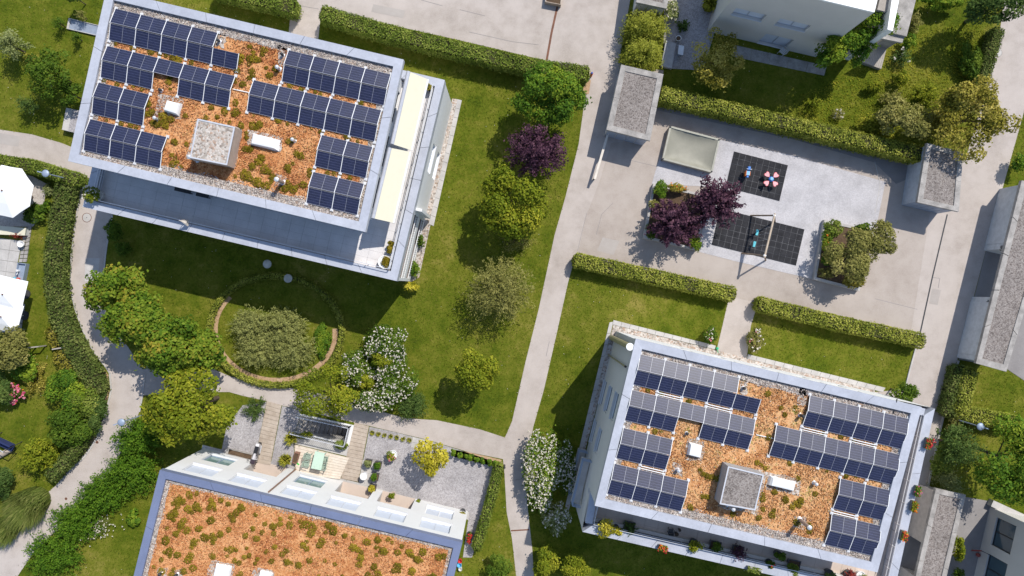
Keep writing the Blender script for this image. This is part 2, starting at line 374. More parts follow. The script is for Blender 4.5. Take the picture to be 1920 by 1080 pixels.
def crown_broad(rx, ry, h0, h1, n, leaf, clumps=14, csize=0.42, gap=0.0):
    """leaf clumps filling an ellipsoid between heights h0 and h1"""
    rz = (h1 - h0) / 2; zc = (h0 + h1) / 2
    d = rdir(clumps); d[:, 2] = np.abs(d[:, 2]) * 1.0 - 0.25; d = unit(d)
    rad = RNG.uniform(0.42, 0.86, clumps)
    if clumps > 3: rad[0] = 0.1
    cr = RNG.uniform(0.75, 1.2, clumps) * csize
    cc = d * np.minimum(rad, 1.05 - cr)[:, None]
    ids = RNG.choice(clumps, n, p=cr ** 2 / np.sum(cr ** 2))
    dd = rdir(n); dd[:, 2] = np.where(dd[:, 2] < -0.2, -dd[:, 2], dd[:, 2]); dd = unit(dd + cc[ids] * 0.35)
    lump = 1 + 0.18 * np.sin(dd[:, 0] * 7 + ids) * np.sin(dd[:, 1] * 7 + ids * 2.1)
    P = cc[ids] + dd * (cr[ids] * lump * RNG.uniform(0.72, 1.08, n))[:, None]
    C = P * np.array([rx, ry, rz]); C[:, 2] += zc
    N = unit(dd + 0.55 * RNG.normal(size=(n, 3)) + np.array([0, 0, 0.45]))
    far = RNG.uniform(0, 1, n) < 0.05; C[far, :2] *= RNG.uniform(1.02, 1.16, (int(far.sum()), 1))
    tint = 0.5 + 0.19 * RNG.normal(size=n) + 0.18 * (RNG.normal(size=clumps)[ids])
    sz = leaf * RNG.uniform(0.55, 1.45, n)
    V, Q = leaves(C, N, sz, sz * 0.72); return V, Q, tint, cc * np.array([rx, ry, rz]) + np.array([0, 0, zc])
def crown_plume(rx, ry, h0, h1, n, leaf, branches=60, up=0.35, aspect=0.35, start=0.3, jitter=0.10, droop=0.0):
    """sprays of narrow leaves along branches that radiate from the middle"""
    d = rdir(branches); d[:, 2] = np.abs(d[:, 2]) * 0.9 + up * RNG.uniform(0, 1, branches); d = unit(d)
    ln = RNG.uniform(0.72, 1.1, branches)
    ids = RNG.integers(0, branches, n); t = RNG.uniform(start, 1.0, n) ** 0.8
    P = d[ids] * (t * ln[ids])[:, None]
    P[:, 2] -= droop * (t ** 2)
    P += RNG.normal(size=(n, 3)) * (jitter * (1.15 - 0.6 * t))[:, None]
    S = np.array([rx, ry, h1 - h0]); C = P * S; C[:, 2] += h0
    T = unit(d[ids] * S + 0.55 * RNG.normal(size=(n, 3)) * np.array([rx, ry, rx]))
    N = unit(RNG.normal(size=(n, 3)) * 0.6 + np.array([0, 0, 1.0]) + d[ids] * 0.5)
    tint = 0.42 + 0.2 * RNG.normal(size=n) + 0.22 * (t - 0.5) + 0.12 * RNG.normal(size=branches)[ids]
    sz = leaf * RNG.uniform(0.7, 1.3, n)
    V, Q = leaves(C, N, sz, sz * aspect, T); return V, Q, tint, d * (ln * 0.6)[:, None] * S + np.array([0, 0, h0])
def crown_grass(rx, ry, h, n, width=0.05, lean=1.0, sweep=(0, 0)):
    """arching blades, two quads each"""
    a = RNG.uniform(0, 2 * math.pi, n); r0 = np.sqrt(RNG.uniform(0, 1, n))
    b = np.stack([np.cos(a) * r0 * rx * 0.55, np.sin(a) * r0 * ry * 0.55, np.zeros(n)], 1)
    a2 = a + RNG.normal(size=n) * 0.5; ln = RNG.uniform(0.5, 1.0, n)
    d = np.stack([np.cos(a2) * rx, np.sin(a2) * ry, np.zeros(n)], 1) * (0.25 + 0.3 * r0)[:, None] * lean
    d = d * (0.55 if sweep != (0, 0) else 1.0) + np.array([sweep[0], sweep[1], 0.0])
    m = b + d * 0.5 * ln[:, None]; m[:, 2] = h * ln * 0.85
    e = b + d * 1.15 * ln[:, None]; e[:, 2] = h * ln * RNG.uniform(0.5, 1.0, n)
    s = np.stack([-np.sin(a2), np.cos(a2), np.zeros(n)], 1) * (width / 2)
    V = np.stack([b - s, b + s, m + s, m - s, e + s * 0.3, e - s * 0.3], 1).reshape(-1, 3)
    o = np.arange(n)[:, None] * 6
    Q = np.concatenate([o + np.array([[0, 1, 2, 3]]), o + np.array([[3, 2, 4, 5]])], 0)
    t = 0.5 + 0.22 * RNG.normal(size=n); return V, Q, np.concatenate([t, t + 0.1]), None
def blossom_pts(V, n, zmin_q=0.45, lift=0.05):
    """points near the top surface of a leaf cloud, for flowers"""
    C = V.reshape(-1, 4, 3).mean(1); zq = np.quantile(C[:, 2], zmin_q); C = C[C[:, 2] > zq]
    C = C[RNG.integers(0, len(C), n)]; C = C + RNG.normal(size=(n, 3)) * 0.04; C[:, 2] += lift
    return C
def flowers(C, size, pal, name, parent, per=3):
    n = len(C); CC = np.repeat(C, per, 0) + RNG.normal(size=(n * per, 3)) * size * 0.22
    N = unit(RNG.normal(size=(n * per, 3)) * 0.45 + np.array([0, 0, 1.0]))
    sz = size * RNG.uniform(0.6, 1.1, n * per)
    V, Q = leaves(CC, N, sz, sz * 0.9, fold=0.1)
    o = link_mesh(name, np_mesh(name, V, Q, LM(pal), RNG.uniform(0, 1, n * per)), parent); o['kind'] = 'stuff'; return o
def trunk_mb(h, r, targets, lean=(0, 0)):
    mb = MB(); top = Vector((lean[0], lean[1], h)); mb.tube((0, 0, -0.1), top * 0.5, r, r * 0.8, 7, False); mb.tube(top * 0.5, top, r * 0.8, r * 0.55, 7, False)
    for t in targets:
        t = Vector(t); st = top * random.uniform(0.55, 1.0); m = st.lerp(t, 0.55) + Vector((0, 0, 0.12 * (t - st).length))
        mb.tube(st, m, r * 0.42, r * 0.26, 5, False); mb.tube(m, t, r * 0.26, r * 0.08, 5, False)
    return mb
LEAFSCALE = 1.0
def plant(name, label, cat, px, py, rpx, h, kind='broad', pal='mid', n=None, leaf=0.17, rpy=None, h0=None, flower=None,
          group=None, tree=True, clumps=14, csize=0.42, z=0.0, branches=60, up=0.35, aspect=0.35, droop=0.0, jitter=0.10, start=0.3, width=0.05, rot=None, sweep=(0, 0)):
    """a tree or shrub whose crown is seen round photo pixel (px,py) with radius rpx"""
    zc = z + h * 0.6; k = (CAM_H - zc) / FPX
    rx = rpx * k; ry = (rpy or rpx) * k; p = W(px, py, zc)
    root = thing(name, label, cat, (p.x, p.y, z), group)
    if h0 is None: h0 = h * (0.28 if tree else 0.04)
    area = rx * ry
    if kind != 'grass':
        leaf *= 0.88
        if n: n = int(n * 1.25)
    if n is None: n = int(min(11000, max(300, 1500 * area * (0.17 / leaf) ** 1.5)))
    if kind == 'broad': V, Q, t, tg = crown_broad(rx, ry, h0, h, n, leaf, clumps, csize)
    elif kind == 'plume': V, Q, t, tg = crown_plume(rx, ry, h0, h, n, leaf, branches, up, aspect, start, jitter, droop)
    else: V, Q, t, tg = crown_grass(rx, ry, h, n, width, 1.0, sweep)
    if rot:
        c, s = math.cos(rot), math.sin(rot); x = V[:, 0] * c - V[:, 1] * s; y = V[:, 0] * s + V[:, 1] * c; V[:, 0] = x; V[:, 1] = y
    cr = link_mesh('crown' if tree else 'foliage', np_mesh('crown', V, Q, LM(pal), t), root)
    if kind != 'grass':
        tgs = [] if tg is None else [tuple(v) for v in tg[RNG.permutation(len(tg))[:6 if tree else 4]]]
        if rot: tgs = [(x * math.cos(rot) - y * math.sin(rot), x * math.sin(rot) + y * math.cos(rot), zz) for x, y, zz in tgs]
        mb = trunk_mb(max(0.15, h0 * 1.3 + 0.1 * h), 0.05 * rx + 0.02 if tree else 0.03 * rx + 0.012, tgs)
        link_mesh('trunk' if tree else 'stem', mb.mesh('trunk', BARK), root)
    if flower:
        for (pl, cnt, size, q) in flower:
            flowers(blossom_pts(V, cnt, q), size, pl, 'blossoms', root)
    return root
def hedge(label, pts, width, h, pal='hedge', leaf=0.115, dens=280, name='hedge', z=0.0, rough=0.06, at_top=True, group=None, wob=0.035, cat='hedge'):
    """clipped hedge along photo pixels (pts run along the middle of its top)"""
    P = [W(x, y, h if at_top else 0) for x, y in pts]; o = P[0].copy(); o.z = z
    root = thing(name, label, cat, o, group)
    seg = [(P[i], P[i + 1]) for i in range(len(P) - 1)]
    mb = MB(); ribbon(mb, [p - o for p in P], width * 0.86, -0.02 , h - 0.07)
    link_mesh('twigs', mb.mesh('twigs', TWIG), root)
    Cs = []; Ns = []
    for a, b in seg:
        d = Vector((b.x - a.x, b.y - a.y)); L = d.length; d.normalize(); nr = Vector((-d.y, d.x))
        n = int(L * width * dens) + 4
        s = RNG.uniform(-0.04, L + 0.04, n); t = RNG.uniform(-0.5, 0.5, n)
        wv = width * (1 + wob * np.sin(s * 2.3 + 1.0))
        C = np.stack([a.x + d.x * s + nr.x * t * wv, a.y + d.y * s + nr.y * t * wv, h + RNG.normal(size=n) * rough + (RNG.uniform(0, 1, n) < 0.03) * RNG.uniform(0.05, 0.22, n) + 0.06 * np.sin(s * 1.7) + 0.04 * np.sin(s * 4.3 + t * 3) - 0.07 * (np.abs(t) * 2) ** 6], 1)
        Cs.append(C); Ns.append(np.tile(np.array([0, 0, 1.0]), (n, 1)))
        for sg in (-1, 1):
            n = int(L * h * dens * 0.75) + 2; s = RNG.uniform(-0.04, L + 0.04, n); zz = h * np.sqrt(RNG.uniform(0.0, 1, n))
            wv = (width * (1 + wob * np.sin(s * 2.3 + 1.0)) / 2 + np.abs(RNG.normal(size=n)) * rough) * sg
            Cs.append(np.stack([a.x + d.x * s + nr.x * wv, a.y + d.y * s + nr.y * wv, zz], 1)); Ns.append(np.tile(np.array([nr.x * sg, nr.y * sg, 0.5]), (n, 1)))
    for e, dirv in ((P[0], (P[0] - P[1])), (P[-1], (P[-1] - P[-2]))):
        d = Vector((dirv.x, dirv.y)).normalized(); nr = Vector((-d.y, d.x)); n = int(width * h * dens) + 2
        t = RNG.uniform(-0.5, 0.5, n) * width; zz = h * np.sqrt(RNG.uniform(0, 1, n)); bul = 0.12 * (1 - (2 * t / width) ** 2) + np.abs(RNG.normal(size=n)) * rough
        Cs.append(np.stack([e.x + nr.x * t + d.x * bul, e.y + nr.y * t + d.y * bul, zz], 1)); Ns.append(np.tile(np.array([d.x, d.y, 0.5]), (n, 1)))
    C = np.concatenate(Cs) - np.array([o.x, o.y, 0]); N = unit(np.concatenate(Ns) + 0.42 * RNG.normal(size=(len(C), 3)))
    sz = leaf * RNG.uniform(0.7, 1.4, len(C)); V, Q = leaves(C, N, sz, sz * 0.7)
    t = 0.47 + 0.22 * RNG.normal(size=len(C)) + 0.13 * np.sin(C[:, 0] * 1.9 + C[:, 1] * 2.7) + 0.1 * np.sin(C[:, 0] * 5.3 - C[:, 1] * 4.1)
    link_mesh('foliage', np_mesh('foliage', V, Q, LM(pal), t), root)
    return root
def scatter_bits(name, label, C, size, pal, kindtag=True, flat=0.6, aspect=0.7, cat=None, parent=None, tint=None):
    n = len(C); N = unit(RNG.normal(size=(n, 3)) * flat + np.array([0, 0, 1.0])); sz = size * RNG.uniform(0.55, 1.4, n)
    V, Q = leaves(C, N, sz, sz * aspect, fold=0.35)
    if tint is None: tint = RNG.uniform(0, 1, n)
    me = np_mesh(name, V, Q, LM(pal), tint); o = link_mesh(name, me, parent)
    if kindtag: o['kind'] = 'stuff'
    if label and not parent: o['label'] = label
    if cat and not parent: o['category'] = cat
    return o
def inpoly(P, poly):
    x = P[:, 0]; y = P[:, 1]; r = np.zeros(len(P), bool); n = len(poly)
    xs = [p[0] for p in poly]; ys = [p[1] for p in poly]
    bb = (x >= min(xs)) & (x <= max(xs)) & (y >= min(ys)) & (y <= max(ys)); idx = np.nonzero(bb)[0]
    if len(idx) == 0: return r
    xx = x[idx]; yy = y[idx]; rr = np.zeros(len(idx), bool); j = n - 1
    for i in range(n):
        xi, yi = poly[i][0], poly[i][1]; xj, yj = poly[j][0], poly[j][1]
        c = ((yi > yy) != (yj > yy)) & (xx < (xj - xi) * (yy - yi) / ((yj - yi) or 1e-12) + xi); rr ^= c; j = i
    r[idx] = rr; return r
# ================================================================== THE GROUND
PIT = WW([(564, 778), (657, 798), (649, 831), (554, 808)])          # opening of the basement stair
def _ground():
    big = 170.0; O = [Vector((-big, big, 0)), Vector((big, big, 0)), Vector((big, -big, 0)), Vector((-big, -big, 0))]
    mb = MB()
    for i in range(4):
        j = (i + 1) % 4; mb.quad(O[i], PIT[i], PIT[j], O[j])
    return mb.build('ground', LAWN)
tag(_ground(), kind='structure')
NOGRASS.append([(p.x, p.y) for p in PIT])
sheet('road', [(556, -90), (540, 75), (596, 82), (603, 14), (720, 44), (860, 75), (1000, 108), (1104, 134), (1098, 175), (1085, 270), (1060, 370), (1040, 440),
  (1010, 580), (985, 680), (960, 790), (946, 822), (943, 860), (946, 890), (950, 960), (960, 1010), (970, 1100), (1002, 1100), (998, 1030), (988, 940), (986, 870),
  (1000, 800), (1020, 730), (1045, 620), (1065, 530), (1076, 490), (1250, 530), (1366, 562), (1350, 630), (1340, 672), (1398, 686), (1408, 610), (1420, 572), (1600, 612), (1718, 642),
  (1715, 655), (1696, 730), (1640, 735), (1600, 900), (1560, 1110), (1700, 1110), (1745, 880), (1762, 800), (1795, 675), (1849, 467), (1880, 352), (1903, 270), (1917, 220), (1945, 120), (1960, -60), (1890, -60),
  (1876, 50), (1850, 160), (1810, 300), (1740, 305), (1500, 246), (1238, 190), (1244, 132), (1160, 118), (1198, -90)], 0.006, ASPHALT)
sheet('curved_lane', [(-60, 231), (0, 243), (60, 252), (115, 268), (150, 282), (200, 300), (260, 320), (250, 400), (211, 402), (205, 430), (198, 480), (195, 520), (193, 560), (205, 610), (240, 650),
  (272, 700), (268, 740), (262, 770), (250, 800), (232, 840), (205, 890), (160, 940), (100, 1000), (60, 1040), (20, 1100), (-60, 1100), (-60, 1060), (0, 1015), (20, 1000), (60, 950), (105, 910), (130, 880), (160, 850),
  (180, 820), (198, 770), (207, 730), (204, 700), (195, 685), (175, 660), (155, 620), (140, 580), (131, 540), (133, 480), (140, 420), (150, 370), (153, 335), (120, 318), (60, 300), (0, 290), (-60, 280)], 0.010, ASPHALT)
sheet('footpath', [(255, 680), (330, 700), (400, 692), (430, 705), (480, 716), (540, 726), (600, 738), (680, 762), (760, 784), (820, 788), (900, 805), (952, 822), (950, 862), (880, 848), (800, 824), (720, 805),
  (664, 792), (600, 777), (528, 760), (500, 752), (455, 742), (430, 735), (350, 735), (262, 742)], 0.014, ASPHALT)
# lighter and darker paving repairs, seams and channels
sheet('paving_patch', [(160, 484), (187, 484), (184, 525), (159, 528)], 0.016, CONCRETE)
sheet('paving_patch', [(-40, 242), (38, 256), (35, 275), (-40, 262)], 0.016, ASPHALT_P)
sheet('paving_patch', [(1130, 505 - 60), (1162, 452), (1150, 478), (1120, 470)], 0.012, ASPHALT_P)
sheet('paving_patch', [(1748, 541), (1764, 544), (1758, 572), (1742, 569)], 0.012, ASPHALT_P)
sheet('paving_patch', [(700, 8), (760, 20), (756, 34), (696, 22)], 0.012, ASPHALT_P)
sheet('play_court', [(1232, 192), (1500, 250), (1735, 306), (1760, 330), (1742, 410), (1705, 640), (1560, 600), (1424, 568), (1366, 556), (1250, 528), (1082, 484), (1098, 408), (1124, 340), (1146, 268), (1215, 262)], 0.009, ASPHALT_C)
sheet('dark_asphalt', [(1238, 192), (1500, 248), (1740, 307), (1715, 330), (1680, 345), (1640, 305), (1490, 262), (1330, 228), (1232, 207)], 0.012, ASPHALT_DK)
def seam(name, pts, width, mat, z=0.014, z0=-0.02, label=None):
    mb = MB(); ribbon(mb, WW(pts), width, z0, z); return tag(mb.build(name, mat), kind='structure')
seam('drain_channel', [(1776, 402), (1748, 520), (1720, 648)], 0.10, DARKM, 0.015)
seam('drain_channel', [(1046, 8), (1034, 62), (1025, 113)], 0.16, RUST, 0.015)
seam('drain_channel', [(958, 995), (992, 993)], 0.10, RUST, 0.015)
for s in ([(790, 0), (830, 11)], [(862, 18), (910, 30)], [(553, 9), (598, 17)], [(1749, 520), (1762, 522), (1759, 540)], [(1100, 400), (1090, 440), (1083, 470)], [(1150, 380), (1128, 402), (1118, 440)], [(1180, 300), (1230, 312)], [(1640, 560), (1720, 580)], [(1030, 640), (1024, 668)], [(965, 900), (992, 896)], [(880, 60), (960, 78), (1010, 84)]):
    seam('asphalt_seam', s, 0.03, ASPHALT_DK, 0.013)
def kerb(pts, width=0.10, h=0.10, mat=CONCRETE): return seam('kerb', pts, width, mat, h)
kerb([(207, 700), (209, 732), (200, 772), (182, 822), (162, 853), (130, 885), (108, 912)], 0.12, 0.05)
kerb([(153, 335), (150, 370), (141, 420), (134, 480), (132, 540), (141, 580), (156, 620), (176, 660), (197, 686), (207, 700)], 0.08, 0.05)
kerb([(211, 404), (205, 432), (198, 480), (194, 520), (192, 560)], 0.10, 0.05)
kerb([(272, 702), (268, 740), (262, 772)], 0.09, 0.05)
kerb([(1796, 676), (1780, 735), (1763, 800), (1748, 870), (1735, 930)], 0.13, 0.11)
kerb([(1716, 654), (1706, 690), (1697, 726)], 0.10, 0.09)
kerb([(1640, 303), (1650, 345), (1640, 400)], 0.05, 0.03)
def mulch(pts, z=0.02): return tag(sheet('bark_mulch', pts, z, MULCH, kind=None), kind='structure')
mulch([(153, 338), (149, 372), (139, 425), (131, 480), (129, 540), (138, 582), (152, 622), (172, 662), (192, 688), (204, 704), (205, 732), (196, 772), (178, 822), (158, 850), (126, 880), (118, 872), (150, 840), (168, 815), (185, 770), (192, 730), (190, 706), (178, 690), (158, 662), (138, 622), (122, 582), (116, 540), (118, 480), (128, 420), (138, 370), (140, 340)])
mulch([(845, 842), (880, 848), (940, 862), (944, 872), (932, 876), (850, 856)])
mulch([(1098, 150), (1108, 150), (1104, 176), (1090, 178)])
# the gravel garden, planks and terrace in front of the lower white house
sheet('gravel_bed', [(414, 852), (425, 800), (455, 760), (500, 753), (477, 868), (440, 858)], 0.020, GRAVEL)
sheet('gravel_bed', [(529, 761), (566, 770), (564, 777), (553.5, 808), (551, 832), (553, 888), (507, 876)], 0.020, GRAVEL)
sheet('gravel_bed', [(693, 800), (735, 809), (800, 825), (860, 843), (938, 869), (915, 950), (885, 1045), (868, 1045), (880, 960), (780, 936), (673, 905)], 0.020, GRAVEL)
sheet('slab_apron', [(380, 834), (470, 856), (640, 897), (884, 956), (880, 975), (376, 852)], 0.016, CONCRETE)
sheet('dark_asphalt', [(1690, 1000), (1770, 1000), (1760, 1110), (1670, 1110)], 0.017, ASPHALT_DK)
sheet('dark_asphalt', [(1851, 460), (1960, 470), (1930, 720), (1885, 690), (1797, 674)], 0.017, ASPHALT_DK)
sheet('slab_apron', [(476, 866), (560, 886), (554, 906), (470, 888)], 0.024, TERRACE_BR)
sheet('slab_apron', [(634, 900), (700, 918), (782, 937), (776, 960), (630, 924)], 0.024, TERRACE_BR)
def boardwalk(label, quad, n, mat, cat='boardwalk', z=0.07, gap=0.018, name='boardwalk', along=True):
    """planks across a quad (corners: start left, start right, end right, end left)"""
    a, b, c, d = WW(quad); NOGRASS.append([(p.x, p.y) for p in (a, b, c, d)])
    root = thing(name, label, cat, (a.x, a.y, 0)); o = root.location
    for i in range(n):
        t0 = i / n; t1 = (i + 1) / n; L = (d - a).length / n; g = gap / L / n
        p = [a.lerp(d, t0 + g / 2), b.lerp(c, t0 + g / 2), b.lerp(c, t1 - g / 2), a.lerp(d, t1 - g / 2)]
        mb = MB(); mb.prism(p, 0.0, z + random.uniform(-0.006, 0.006)); mb.build('plank', mat, root)
    return root
boardwalk('brown plank walk from the path down past the parked motorcycle', [(501, 752), (528, 760), (507, 872), (478, 866)], 15, WOOD)
boardwalk('brown plank walk between the pale deck and the round planters', [(665, 792), (692, 799), (672, 903), (640, 897)], 15, WOOD)
boardwalk('bleached wooden deck under the pale green table', [(553, 833), (655, 858), (638, 898), (555, 886)], 9, WOOD_PALE, 'deck', 0.12, name='wooden_deck')
mb = MB(); mb.prism(WW([(553, 820), (549, 812), (657, 838), (655, 856), (553, 832)]), 0, 0.05); tag(mb.build('slab_apron', CONCRETE), kind='structure')
def slabs(label, quads, mat, z, name='paving_slabs', cat='paving'):
    root = thing(name, label, cat, WW([quads[0][0]])[0])
    for q in quads:
        P = WW(q); mb = MB(); mb.prism(P, 0, z); mb.build('slab', mat, root); NOGRASS.append([(p.x, p.y) for p in P])
    return root
def grid_quads(quad, nu, nv, g=0.03):
    a, b, c, d = [Vector(p) for p in quad]; out = []
    for j in range(nv):
        for i in range(nu):
            f = lambda u, v: tuple(a.lerp(b, u).lerp(d.lerp(c, u), v))
            u0, u1, v0, v1 = (i + g) / nu, (i + 1 - g) / nu, (j + g) / nv, (j + 1 - g) / nv
            out.append([f(u0, v0), f(u1, v0), f(u1, v1), f(u0, v1)])
    return out
slabs('pale square slabs under the small white side table', grid_quads([(680, 862), (702, 867), (694, 912), (672, 907)], 2, 4), CONCRETE, 0.035)
slabs('pale slab landing beside the yellow tree, next to the path', grid_quads([(774, 819), (798, 824), (794, 845), (770, 838)], 2, 2), CONCRETE, 0.035)
# basement stair ---------------------------------------------------
def stairwell():
    o = PIT[0].copy(); root = thing('basement_stair', 'sunken concrete stair with pale railings beside the wooden deck', 'stairs', o)
    a, b, c, d = PIT; depth = 2.6
    mb = MB()
    for p, q in ((a, b), (b, c), (c, d), (d, a)):
        mb.quad((p.x, p.y, 0.0), (q.x, q.y, 0.0), (q.x, q.y, -depth), (p.x, p.y, -depth))
    mb.quad((a.x, a.y, -depth), (b.x, b.y, -depth), (c.x, c.y, -depth), (d.x, d.y, -depth))
    mb.build('pit_wall', CONCRETE, root)
    for i in range(12):
        t0 = i / 13; t1 = (i + 1) / 13; P = [a.lerp(b, t0), a.lerp(b, t1), d.lerp(c, t1), d.lerp(c, t0)]
        mb = MB(); mb.prism(P, -depth + 0.01, -0.2 * (i + 0.4)); mb.build('step', CONC_ROOF, root)
    # raised rim
    rim = MB(); cen = (a + b + c + d) / 4
    out = [p + (p - cen).normalized() * 0.3 for p in PIT]
    for i in (0, 1, 2): rim.prism([PIT[i], PIT[(i + 1) % 4], out[(i + 1) % 4], out[i]], 0.0, 0.14)
    rim.build('rim', PLASTER, root)
    def rail(p, q, nbar):
        p = p.copy(); q = q.copy(); p.z = q.z = 0.14
        r = MB(); hh = Vector((0, 0, 0.92)); r.bar(p + hh, q + hh, 0.05, 0.04); r.bar(p + Vector((0, 0, 0.1)), q + Vector((0, 0, 0.1)), 0.03)
        ro = r.build('railing', STEEL_BL if False else ALU, root)
        for i in range(nbar + 1):
            t = i / nbar; m = p.lerp(q, t); bb = MB(); bb.bar(m, m + hh, 0.025 if 0 < i < nbar else 0.05); bb.build('railing_bar', ALU, root)
    e = [p.lerp(cen, -0.04) for p in PIT]
    rail(e[0], e[1], 30); rail(e[1], e[2], 12); rail(e[2], e[3], 30)
stairwell()
# the playground --------------------------------------------------------------
sheet('play_gravel', [(1252, 262), (1348, 262), (1480, 290), (1660, 341), (1642, 430), (1600, 428), (1545, 412), (1527, 524), (1380, 490), (1310, 472), (1322, 400), (1330, 350), (1222, 345), (1232, 310)], 0.022, GRAVEL_PLAY)
def rubber_mat(label, quad, nu, nv, name='rubber_mat'):
    a, b, c, d = WW(quad); root = thing(name, label, 'play mat', (a.x, a.y, 0)); o = root.location
    eu = (b - a) / nu; ev = (d - a) / nv
    vs = []; mb = MB(); g = 0.016
    P = [Vector((0, 0, 0)) + eu * g + ev * g, eu * (1 - g) + ev * g, eu * (1 - g) + ev * (1 - g), eu * g + ev * (1 - g)]
    mb.prism(P, 0.0, 0.055); me = mb.mesh('tile', RUBBER)
    for j in range(nv):
        for i in range(nu):
            p = eu * i + ev * j; link_mesh('tile', me, root, (p.x, p.y, random.uniform(-0.006, 0.006)))
    mb = MB(); mb.prism([a, b, c, d], 0.0, 0.045); mb.build('mat_base', plain('joint_grey', (0.26, 0.26, 0.27), 0.9), root)
    return root
rubber_mat('square black rubber tile mat under the two spring riders', [(1376, 284), (1477, 310), (1461, 377), (1360, 351)], 9, 6)
rubber_mat('long black rubber tile mat under the swing', [(1350, 391), (1508, 430), (1492, 498), (1334, 459)], 14, 6)
# left garden floors -------------------------------------------------------------
sheet('gravel_bed', [(-60, 310), (0, 318), (60, 330), (88, 345), (80, 400), (62, 425), (-60, 425)], 0.018, pebbles('beige_gravel', [(0.40, 0.35, 0.32), (0.48, 0.43, 0.40), (0.54, 0.50, 0.46)], 14.0, bump=0.3))
slabs('pale terrace slabs between the parasols at the left edge', grid_quads([(-60, 438), (42, 452), (26, 532), (-60, 520)], 5, 4, 0.012), CONCRETE, 0.05)
slabs('row of pale cobbles edging the left terrace', grid_quads([(46, 428), (61, 422), (51, 492), (36, 492)], 2, 9, 0.08), CONC_ROOF, 0.07, 'cobble_edging', 'edging')
slabs('grey slabs under the square parasols', grid_quads([(-60, 560), (48, 570), (40, 625), (-60, 620)], 4, 3, 0.02), plain('slab_grey', (0.34, 0.33, 0.33), 0.85), 0.05)
# garden of the upper right house ------------------------------------------------
sheet('gravel_bed', [(1246, -70), (1420, -70), (1340, 60), (1318, 132), (1244, 128)], 0.018, GRAVEL)
def deck_boards(label, quad, n, mat, z, name='wooden_deck'):
    return boardwalk(label, quad, n, mat, 'deck', z, name=name, gap=0.012)
deck_boards('grey slab seating platform beside the bamboo', [(1247, 78), (1266, 84), (1258, 131), (1238, 126)], 1, plain('platform_grey', (0.40, 0.40, 0.41), 0.8), 0.30, 'seating_platform').name
slabs('grey paving along the foot of the upper right house', grid_quads([(1375, 84), (1550, 124), (1545, 142), (1372, 106)], 5, 1, 0.006), CONC_ROOF, 0.03)
deck_boards('weathered grey plank steps at the corner of the upper right house', [(1600, 115), (1624, 78), (1663, 74), (1648, 132)], 14, WOOD_GREY, 0.35, 'wooden_steps')
# strips round the buildings
def strip_pair(label, inner, outer, n):
    """paving slabs between two photo-pixel lines"""
    q = []
    a0, a1 = [Vector(p) for p in inner]; b0, b1 = [Vector(p) for p in outer]
    for i in range(n):
        t0 = (i + 0.015) / n; t1 = (i + 0.985) / n; q.append([tuple(a0.lerp(a1, t0)), tuple(b0.lerp(b1, t0)), tuple(b0.lerp(b1, t1)), tuple(a0.lerp(a1, t1))])
    return slabs(label, q, CONCRETE, 0.04, 'edging_slabs', 'paving')
sheet('gravel_bed', [(848, 185), (858, 186), (800, 455), (786, 520), (770, 529), (790, 440)], 0.018, GRAVEL_ROOF)
strip_pair('slab edging along the sunlit east wall of the upper left house', [(858, 186), (804, 420)], [(866, 188), (813, 424)], 14)
sheet('gravel_bed', [(1150, 609), (1640, 730), (1640, 745), (1157, 622), (1066, 958), (1060, 950)], 0.018, GRAVEL_ROOF)
strip_pair('slab edging in front of the north wall of the lower right house', [(1148, 608), (1340, 655)], [(1150, 600), (1342, 648)], 12)
strip_pair('slab edging between the flower bush and the small tree by the lower right house', [(1400, 672), (1655, 735)], [(1402, 664), (1660, 727)], 15)
strip_pair('dark slab edging below the shaded west wall of the lower right house', [(1150, 603), (1068, 945)], [(1143, 604), (1060, 948)], 16)
def frame_slab(label, quad, z, m1, m2, name, cat):
    a, b, c, d = WW(quad); root = thing(name, label, cat, (a.x, a.y, 0)); cen = (a + b + c + d) / 4
    mb = MB(); mb.prism([p.lerp(cen, 0.08) for p in (a, b, c, d)], 0, z * 0.6); mb.build('surface', m1, root)
    mb = MB(); P = [a, b, c, d]; I = [p.lerp(cen, 0.10) for p in P]
    for i in range(4): mb.prism([P[i], P[(i + 1) % 4], I[(i + 1) % 4], I[i]], 0, z)
    mb.build('rim', m2, root); NOGRASS.append([(p.x, p.y) for p in P]); return root
frame_slab('grey light well with a pale rim left of the upper left house', [(131, 35), (205, 53), (201, 72), (127, 55)], 0.15, plain('light_well_grey', (0.25, 0.29, 0.36), 0.6), CONCRETE, 'light_well', 'light well')
mb = MB(); mb.prism(WW([(124, 202), (160, 210), (155, 252), (116, 243)], 0.5), 0, 0.5)
o = thing('concrete_planter_box', 'low pale concrete box with gravel beside the upper left house', 'box', W(116, 243)); mb.build('side_wall', CONCRETE, o)
mb = MB(); mb.prism(WW([(135, 206), (158, 212), (152, 250), (128, 244)], 0.52), 0.5, 0.515); mb.build('gravel_fill', GRAVEL, o)
# the oval bed ---------------------------------------------------------------------
OVAL = [(516 + 124 * math.cos(t) * 1.0 + 8 * math.sin(t), 620 + 103 * math.sin(t) - 4 * math.cos(t)) for t in [2 * math.pi * i / 40 for i in range(40)]]
OV2 = [(516 + (x - 516) * 0.91, 620 + (y - 620) * 0.91) for x, y in OVAL]
seam('bark_mulch', OV2[0:26], 0.42, MULCH, 0.022)
